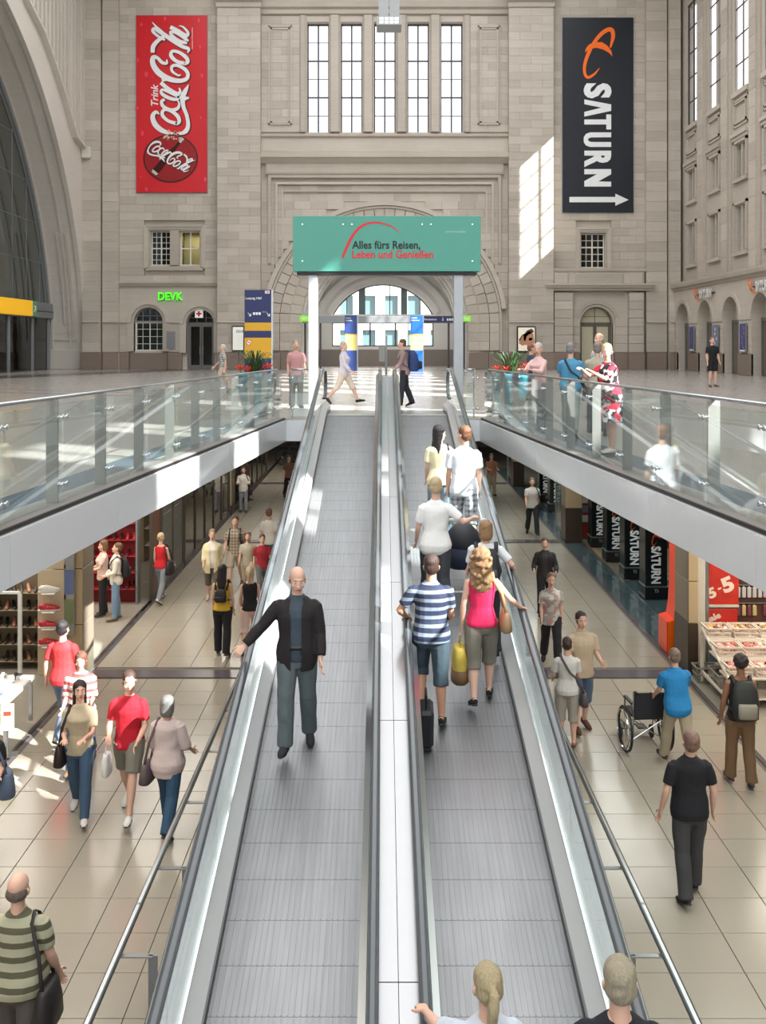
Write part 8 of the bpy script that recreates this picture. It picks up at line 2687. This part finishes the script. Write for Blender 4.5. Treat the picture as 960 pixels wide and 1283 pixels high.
person('person in brown and dark blue behind the right planter', 3.25, 21.6, 0, 1.50, 100, GB, hair=('short', (140, 84, 60)), top=('jacket', (58, 66, 88)), inner=(150, 70, 54), bottom=('trousers', (50, 62, 78)), shoes=(50, 46, 44), seed=25, lod=2, legs=WALK)

# ---- concourse
GC = 'people crossing the concourse'
person('man in black T-shirt and black shorts walking alone near the right arcade', 11.42, 34.3, 0, 1.75, 8, GC, hair=('short', (120, 96, 80)), top=('tshirt', (24, 24, 30)), bottom=('shorts', (26, 26, 30)), shoes=(120, 90, 76), legs=((3, 4), (8, 16)), arms=REL, seed=30, lod=2)
person('woman in pale beige trousers striding right under the turquoise sign', -.96, 24.4, 0, 1.60, 80, GC, fem=True, hair=('short', (188, 172, 158)), top=('shirt', (206, 200, 212)), bottom=('capri', (214, 200, 184)), shoes=(40, 38, 38), legs=((28, 4), (-22, 22)), arms=SW, seed=31, lod=1)
pn = person('person in dark clothes with blue backpack walking left under the turquoise sign', .50, 23.3, 0, 1.60, -85, GC, hair=('short', (96, 74, 62)), top=('shirt', (150, 126, 124)), bottom=('trousers', (36, 40, 50)), shoes=(40, 38, 38), legs=((10, 4), (-8, 14)), arms=SW2, lean=6, seed=32, lod=1)
backpack(pn, (38, 60, 110), 'large dark blue backpack worn under the turquoise sign', .36, .5, .24, panel=(24, 28, 44))
person('person in grey trousers and pinkish top beside the left grey column', -1.98, 22.6, 0, 1.58, 15, GC, hair=('short', (160, 150, 144)), top=('tshirt', (200, 150, 150)), bottom=('trousers', (140, 140, 136)), shoes=(70, 66, 64), legs=STAND, seed=33, lod=1)
person('white haired person in grey checked shirt walking left of the blue totem', -4.95, 30.5, 0, 1.50, -70, GC, hair=('short', (204, 200, 196)), top=('short_shirt', pattern_mat('grey small plaid', 'plaid', [(186, 186, 180), (110, 112, 110)])), bottom=('capri', (196, 176, 156)), shoes=(80, 70, 60), legs=WALK, arms=SW, seed=34, lod=2)

# ---- lower level, left gallery
GL = 'shoppers on the left lower gallery'
pz = LOW


def low(px, py, h): # feet measured
    return gp(px, py, LOW)


person('man in coral red T-shirt seen from behind at the left shoe shop', -4.62, 14.3, pz, 1.76, 168, GL, hair=('short', (44, 40, 42)), top=('tshirt', (226, 58, 62)), bottom=('jeans', (110, 124, 150)), shoes=(200, 196, 190), legs=WALK, arms=(('f', -8, 18, 18), ('f', 10, 12, 20)), seed=40, fat=.5)
person('woman in white and red striped top walking in front of the man in coral red', -4.08, 13.35, pz, 1.60, 5, GL, fem=True, hair=('bob', (108, 72, 54)), top=('loose', striped('white red stripes', (238, 232, 232), (196, 96, 96), .8)), bottom=('jeans', (84, 110, 150)), shoes=(120, 90, 70), legs=WALK2, arms=(('f', 14, 10, 40), ('f', 10, 10, 55)), seed=41, fat=.3)
pj = person('woman with very long dark hair, beige top and blue jeans walking towards the viewer', -3.66, 11.95, pz, 1.66, 6, GL, fem=True, hair=('long', (36, 26, 26)), top=('tshirt', (188, 174, 148)), bottom=('jeans', (66, 90, 116)), shoes=(226, 224, 220), legs=((20, 5), (-14, 16)), arms=(('f', 20, 8, 70, 25), ('f', 12, 10, 80, 20)), turn=15, nod=12, seed=42)
shoulder_bag(pj, -1, (46, 34, 34), 'dark brown shoulder bag of the long haired woman in jeans', .32, .26, .12, drop=.56, name='shoulder_bag')
pr = person('young man in red T-shirt, grey shorts and white trainers walking towards the viewer', -3.08, 12.0, pz, 1.77, -4, GL, hair=('short', (72, 52, 44)), top=('tshirt', (186, 26, 44)), bottom=('shorts', (126, 124, 112)), shoes=(230, 228, 224), legs=((24, 4), (-14, 18)), arms=(('f', 8, 10, 50, 14), ('f', 14, 12, 62, 24)), turn=22, seed=43)
hand_bag(pr, -1, (226, 224, 222), 'white plastic bag held in front by the young man in red', .20, .26, .08, name='carrier_bag')
pl = person('grey haired woman in pale pink blouse and dark blue trousers, seen from behind', -2.52, 11.6, pz, 1.63, 172, GL, fem=True, hair=('bob', (120, 116, 114)), top=('loose', (206, 188, 184)), bottom=('trousers', (48, 78, 104)), shoes=(40, 38, 38), legs=WALK, arms=(('f', 8, 12, 16), ('f', 6, 16, 50)), seed=44, fat=.4)
shoulder_bag(pl, 1, (96, 82, 84), 'brown shoulder bag on the left side of the woman in pale pink', .32, .24, .12, drop=.58, name='shoulder_bag')
pe = person('person in black top and white trousers cut off by the left frame edge', -4.42, 10.95, pz, 1.62, 20, GL, hair=('short', (60, 50, 46)), top=('short_shirt', (34, 32, 34)), bottom=('trousers', (222, 218, 220)), shoes=(120, 84, 70), legs=((10, 4), (-8, 12)), arms=(('f', 6, 10, 70, 16), ('f', 5, 10, 20)), seed=45, fat=.4)
shoulder_bag(pe, 1, (94, 112, 138), 'blue bag carried at the left frame edge', .34, .28, .16, drop=.50, name='shoulder_bag')
ps2 = person('balding man in olive and cream striped polo shirt in the bottom left corner', -2.74, 7.45, pz, 1.75, 178, GL, hair=('fringe', (104, 92, 84)), top=('polo', striped('olive stripes', (178, 176, 150), (92, 90, 70), .75)), bottom=('trousers', (84, 80, 74)), shoes=(50, 46, 44), arms=(('f', 2, 8, 12), ('f', 8, 14, 22)), seed=46, fat=1.0, skin='fair')
shoulder_bag(ps2, -1, (40, 36, 36), 'black shoulder bag of the man in the bottom left corner', .34, .30, .14, drop=.62, name='shoulder_bag', strap=(50, 46, 46))
py_ = person('woman with long black hair, yellow top and black trousers walking away', -2.95, 18.2, pz, 1.68, 176, GL, fem=True, hair=('long', (30, 24, 26)), top=('tank', (222, 178, 58)), bottom=('trousers', (34, 34, 38)), shoes=(110, 60, 50), legs=((6, 4), (-6, 8)), arms=REL, seed=47)
backpack(py_, (36, 34, 36), 'small black rucksack on the woman in yellow', .22, .24, .10)
person('blonde woman in black top and pale pink trousers walking beside the woman in yellow', -2.47, 18.4, pz, 1.64, 182, GL, fem=True, hair=('ponytail', (206, 184, 146)), top=('tank', (30, 28, 32)), bottom=('capri', (224, 190, 180)), shoes=(170, 120, 100), legs=WALK2, arms=REL, seed=48)
person('short haired woman in cream cardigan over white top walking towards the viewer', -3.78, 21.9, pz, 1.66, 8, GL, fem=True, hair=('short', (150, 130, 110)), top=('cardigan', (226, 214, 176)), inner=(232, 226, 222), bottom=('capri', (96, 88, 76)), shoes=(200, 180, 160), legs=WALK, arms=SW, seed=49, fat=.7, lod=1)
pg = person('fair haired woman in red top and grey jeans by the shutters, seen from behind', -4.92, 21.95, pz, 1.58, 165, GL, fem=True, hair=('bun', (206, 184, 140)), top=('tank', (200, 28, 40)), bottom=('jeans', (132, 138, 146)), shoes=(214, 210, 204), legs=WALK, arms=(('f', 5, 9, 20), ('f', 10, 9, 40)), seed=50, lod=1)
shoulder_bag(pg, -1, (40, 34, 38), 'black shoulder bag of the woman in red by the shutters', .30, .3, .12, drop=.46, name='shoulder_bag')
pm = person('man in white jacket and blue jeans standing in the left shoe shop', -5.55, 20.55, pz, 1.62, -70, GL, hair=('short', (110, 80, 58)), top=('shirt', (222, 214, 200)), bottom=('jeans', (120, 146, 172)), shoes=(150, 120, 90), legs=STAND, arms=(('f', 12, 8, 60), ('f', 12, 8, 40)), seed=51, lod=1, turn=-10, nod=12)
backpack(pm, (34, 32, 36), 'black backpack of the man in the white jacket', .28, .42, .14)
person('woman in pale patterned top and black trousers beside the man in the white jacket', -5.92, 20.9, pz, 1.60, -60, GL, fem=True, hair=('bob', (120, 90, 66)), top=('tshirt', (214, 186, 176)), bottom=('trousers', (34, 34, 38)), shoes=(60, 50, 46), legs=STAND, arms=(('f', 30, 8, 50), ('f', 20, 8, 50)), seed=52, lod=1)
pq = person('man in checked shirt with rucksack straps behind the woman in the cream cardigan', -3.45, 23.1, pz, 1.76, 0, GL, hair=('short', (84, 68, 56)), top=('short_shirt', pattern_mat('brown plaid', 'plaid', [(180, 168, 150), (120, 104, 88)])), bottom=('shorts', (196, 186, 166)), shoes=(120, 110, 100), legs=WALK2, arms=SW, seed=53, lod=1)
backpack(pq, (44, 44, 46), 'dark rucksack on the man in the checked shirt', .30, .44, .16)
person('child in pale green top walking beside the child in dark red', -3.07, 22.5, pz, 1.48, 0, GL, hair=('short', (130, 98, 76)), top=('tshirt', (190, 184, 164)), bottom=('capri', (206, 196, 176)), shoes=(170, 160, 150), legs=WALK, arms=SW, seed=54, lod=1)
person('child in dark red top walking left of the ramp', -2.72, 22.3, pz, 1.48, 14, GL, hair=('short', (92, 66, 56)), top=('tshirt', (166, 44, 54)), bottom=('jeans', (110, 112, 112)), shoes=(120, 110, 100), legs=WALK2, arms=SW2, seed=55, lod=1)
person('man in white shirt and cap beside the left edge of the ramp', -2.80, 24.4, pz, 1.72, 170, GL, hair=('short', (120, 92, 72)), top=('tshirt', (226, 222, 214)), bottom=('trousers', (80, 82, 86)), shoes=(90, 80, 70), legs=WALK, arms=REL, seed=56, lod=2)
pt_ = person('far shopper in white jacket holding a dark bag near the back of the left gallery', -4.77, 33.8, pz, 1.56, 5, GL, hair=('short', (100, 80, 64)), top=('shirt', (226, 222, 216)), bottom=('jeans', (150, 152, 160)), shoes=(80, 70, 64), legs=STAND, arms=(('f', 20, 14, 80, 20), ('f', 20, 14, 80, 20)), seed=57, lod=2)
shoulder_bag(pt_, 1, (40, 36, 38), 'dark bag of the far shopper in the white jacket', .3, .28, .12, name='shoulder_bag')
person('farthest shopper in dark clothes seen just left of the ramp', -3.52, 37.0, pz, 1.62, 20, GL, hair=('short', (90, 60, 46)), top=('tshirt', (120, 90, 80)), bottom=('trousers', (44, 40, 44)), shoes=(60, 50, 46), legs=WALK, arms=REL, seed=58, lod=2)
person('tall dark clothed shopper at the pillar on the left gallery', -5.0, 36.2, pz, 1.70, 90, GL, hair=('short', (90, 70, 56)), top=('shirt', (110, 84, 66)), bottom=('trousers', (40, 38, 44)), shoes=(60, 50, 46), legs=STAND, arms=REL, seed=59, lod=2)

# ---- lower level, right gallery
GR = 'shoppers on the right lower gallery'
pa = person('man in pale grey T-shirt and black trousers walking towards the viewer on the right gallery', 4.50, 29.8, pz, 1.75, 0, GR, hair=('short', (110, 84, 70)), top=('tshirt', (206, 198, 192)), bottom=('trousers', (40, 42, 48)), shoes=(40, 38, 38), legs=WALK, arms=SW, seed=70, lod=1)
shoulder_bag(pa, 1, (38, 34, 36), 'black shoulder bag of the man in the pale grey T-shirt', .26, .24, .1, name='shoulder_bag')
person('person in dark jacket walking towards the viewer, right of the ramp', 3.44, 21.0, pz, 1.66, -8, GR, hair=('short', (90, 64, 52)), top=('jacket', (46, 40, 40)), inner=(60, 56, 60), bottom=('trousers', (38, 38, 42)), shoes=(40, 38, 38), legs=WALK2, arms=(('f', 10, 16, 60, 10), ('f', 10, 18, 70, 10)), seed=71, lod=1)
person('short haired woman in white flower print shirt and black trousers on the right gallery', 2.99, 17.6, pz, 1.68, -4, GR, fem=True, hair=('short', (120, 94, 74)), top=('short_shirt', pattern_mat('beige flower print', 'floral', [(206, 202, 194), (170, 166, 156), (186, 150, 150)])), bottom=('trousers', (38, 38, 44)), shoes=(50, 46, 44), legs=WALK, arms=SW, seed=72)
pd = person('woman in white T-shirt and pale capri trousers beside the right handrail, back turned', 2.62, 14.1, pz, 1.56, 175, GR, fem=True, hair=('bun', (66, 44, 40)), top=('tshirt', (216, 212, 206)), bottom=('capri', (168, 160, 148)), shoes=(170, 120, 96), legs=STAND, arms=(('f', 10, 14, 50, 10), ('f', 12, 10, 60, 10)), seed=73)
shoulder_bag(pd, -1, (82, 76, 78), 'dark grey crossbody bag of the woman in the white T-shirt', .26, .2, .1, cross=True, drop=.56, name='shoulder_bag')
person('dark haired man in beige shirt and denim shorts facing the woman in white', 2.94, 14.65, pz, 1.76, 10, GR, hair=('short', (58, 44, 40)), top=('short_shirt', (196, 176, 150)), bottom=('capri', (84, 102, 124)), shoes=(96, 60, 46), legs=((-6, 8), (8, 4)), arms=(('f', 12, 12, 70, 12), ('f', 16, 10, 60, 12)), seed=74)
person('man in bright blue shirt and beige trousers pushing a wheelchair, seen from behind', 3.98, 13.35, pz, 1.62, 186, GR, hair=('short', (130, 110, 96)), top=('short_shirt', (40, 130, 190)), bottom=('trousers', (176, 164, 140)), shoes=(70, 60, 50), legs=WALK, arms=(('f', 22, 8, 30), ('f', 22, 8, 30)), lean=14, seed=75, fat=.4)
person('man in black polo shirt and dark grey trousers walking away on the right gallery', 3.16, 10.2, pz, 1.76, 182, GR, hair=('short', (130, 100, 88)), top=('polo', (26, 26, 32)), bottom=('trousers', (66, 66, 68)), shoes=(34, 34, 38), legs=((-8, 10), (12, 4)), arms=(('f', -8, 20, 26), ('f', -4, 16, 20)), seed=76, fat=.4, nod=12)
pf = person('dark curly haired person in black top and brown trousers walking to the sale table', 4.64, 12.85, pz, 1.70, 178, GR, hair=('afro', (44, 32, 30)), top=('tank', (34, 32, 34)), bottom=('trousers', (124, 96, 70)), shoes=(90, 96, 120), skin='brown', legs=((8, 4), (-6, 8)), arms=(('f', 2, 12, 16), ('f', 4, 12, 20)), seed=77)
backpack(pf, (46, 46, 44), 'grey and olive backpack walking past the sale table', .32, .48, .17, panel=(150, 142, 128))
person('far shopper in tan and red on the right gallery under the concourse edge', 4.12, 37.5, pz, 1.62, 10, GR, hair=('short', (96, 70, 54)), top=('tshirt', (176, 120, 92)), bottom=('trousers', (160, 150, 126)), shoes=(60, 56, 50), legs=STAND, arms=(('f', 20, 10, 70, 14), ('f', 20, 10, 70, 14)), seed=78, lod=2)

# wheelchair pushed by the man in blue
t = empty('wheelchair', (3.70, 13.95, LOW), math.radians(4), 'dark folding wheelchair with large spoked wheels pushed by the man in blue', 'wheelchair')
for s in (-1, 1):
    m = MB(); m.sweep([(-.015, -.012), (.015, -.012), (.015, .012), (-.015, .012)], [((s * .29, .30 * math.cos(a), .31 + .30 * math.sin(a)), (1, 0, 0), (0, math.cos(a), math.sin(a))) for a in np.linspace(0, 2 * PI, 33)]); w_ = m.obj('large_wheel', M_BLACK, t)
    m = MB(); m.sweep([(-.008, -.006), (.008, -.006), (.008, .006), (-.008, .006)], [((s * .325, .26 * math.cos(a), .31 + .26 * math.sin(a)), (1, 0, 0), (0, math.cos(a), math.sin(a))) for a in np.linspace(0, 2 * PI, 33)]); m.obj('push_rim', M_CHROME, w_)
    for k in range(14):
        a = 2 * PI * k / 14; m = MB(); m.tube([(s * .29, 0, .31), (s * .29, .29 * math.cos(a), .31 + .29 * math.sin(a))], .003, 4); m.obj('spoke', M_CHROME, w_)
    m = MB(); m.tube([(s * .22, .42, .10)] * 1 + [(s * .24, .42, .10)], .095, 16); m.obj('caster', M_BLACK, t)
    m = MB(); m.tube([(s * .24, -.30, .92), (s * .24, -.22, .90), (s * .24, -.20, .30), (s * .24, .36, .30), (s * .24, .42, .12)], .013, 8); m.tube([(s * .24, -.2, .50), (s * .24, .3, .50)], .013, 8); m.tube([(s * .24, -.2, .70), (s * .24, .18, .70), (s * .24, .18, .5)], .013, 8); m.obj('side_frame', M_CHROME, t, True)
    m = MB(); m.tube([(s * .24, -.38, .925), (s * .24, -.28, .92)], .02, 8); m.obj('push_grip', M_BLACK, t, True)
    MB().bbox(s * .24 - .03, s * .24 + .03, -.18, .16, .70, .73, .01).obj('armrest', M_BLACK, t)
    MB().bbox(s * .13 - .07, s * .13 + .07, .50, .68, .10, .12, .004).obj('footplate', M_BLACK, t)
MB().bbox(-.23, .23, -.18, .30, .49, .53, .015).obj('seat', plain('chair cloth', (38, 38, 44), .8), t)
MB().bbox(-.23, .23, -.22, -.19, .52, .88, .012).obj('backrest', plain('chair cloth', (38, 38, 44), .8), t)
m = MB(); m.tube([(-.24, -.1, .18), (.24, -.1, .48)], .01, 6); m.tube([(.24, -.1, .18), (-.24, -.1, .48)], .01, 6); m.obj('cross_brace', M_CHROME, t)
# two bicycles leaning at the far end of the left gallery
for k, (x_, y_) in enumerate(((-4.3, 47.5), (-3.9, 48.3))):
    t = empty('bicycle', (x_, y_, LOW), .25, ('dark bicycle parked at the far end of the left gallery, front one', 'dark bicycle parked at the far end of the left gallery, rear one')[k], 'bicycle', 'bicycles at the far end')
    for cx_ in (-.52, .52):
        m = MB(); m.sweep([(-.02, -.02), (.02, -.02), (.02, .02), (-.02, .02)], [((cx_ + .33 * math.cos(a), 0, .34 + .33 * math.sin(a)), (0, 1, 0), (math.cos(a), 0, math.sin(a))) for a in np.linspace(0, 2 * PI, 25)]); w_ = m.obj('wheel', M_BLACK, t)
        for q in range(8):
            a = PI * q / 8; m = MB(); m.tube([(cx_ - .32 * math.cos(a), 0, .34 - .32 * math.sin(a)), (cx_ + .32 * math.cos(a), 0, .34 + .32 * math.sin(a))], .003, 4); m.obj('spoke', M_CHROME, w_)
    m = MB()
    for a, b in (((-.52, 0, .34), (-.1, 0, .34)), ((-.52, 0, .34), (-.18, 0, .80)), ((-.1, 0, .34), (-.2, 0, .92)), ((-.18, 0, .80), (.38, 0, .84)), ((-.1, 0, .34), (.4, 0, .74)), ((.36, 0, .98), (.52, 0, .34))): m.tube([a, b], .018, 6)
    m.obj('frame', plain('bike blue grey', (54, 60, 70), .4), t, True)
    m = MB(); m.tube([(.30, -.26, 1.02), (.36, 0, .98), (.30, .26, 1.02)], .014, 6); m.obj('handlebar', M_BLACK, t, True)
    m = MB(); m.tube([(-.34, 0, .95), (-.10, 0, .96)], [(.08, .03), (.03, .025)], 8); m.obj('saddle', M_BLACK, t, True)
flush()
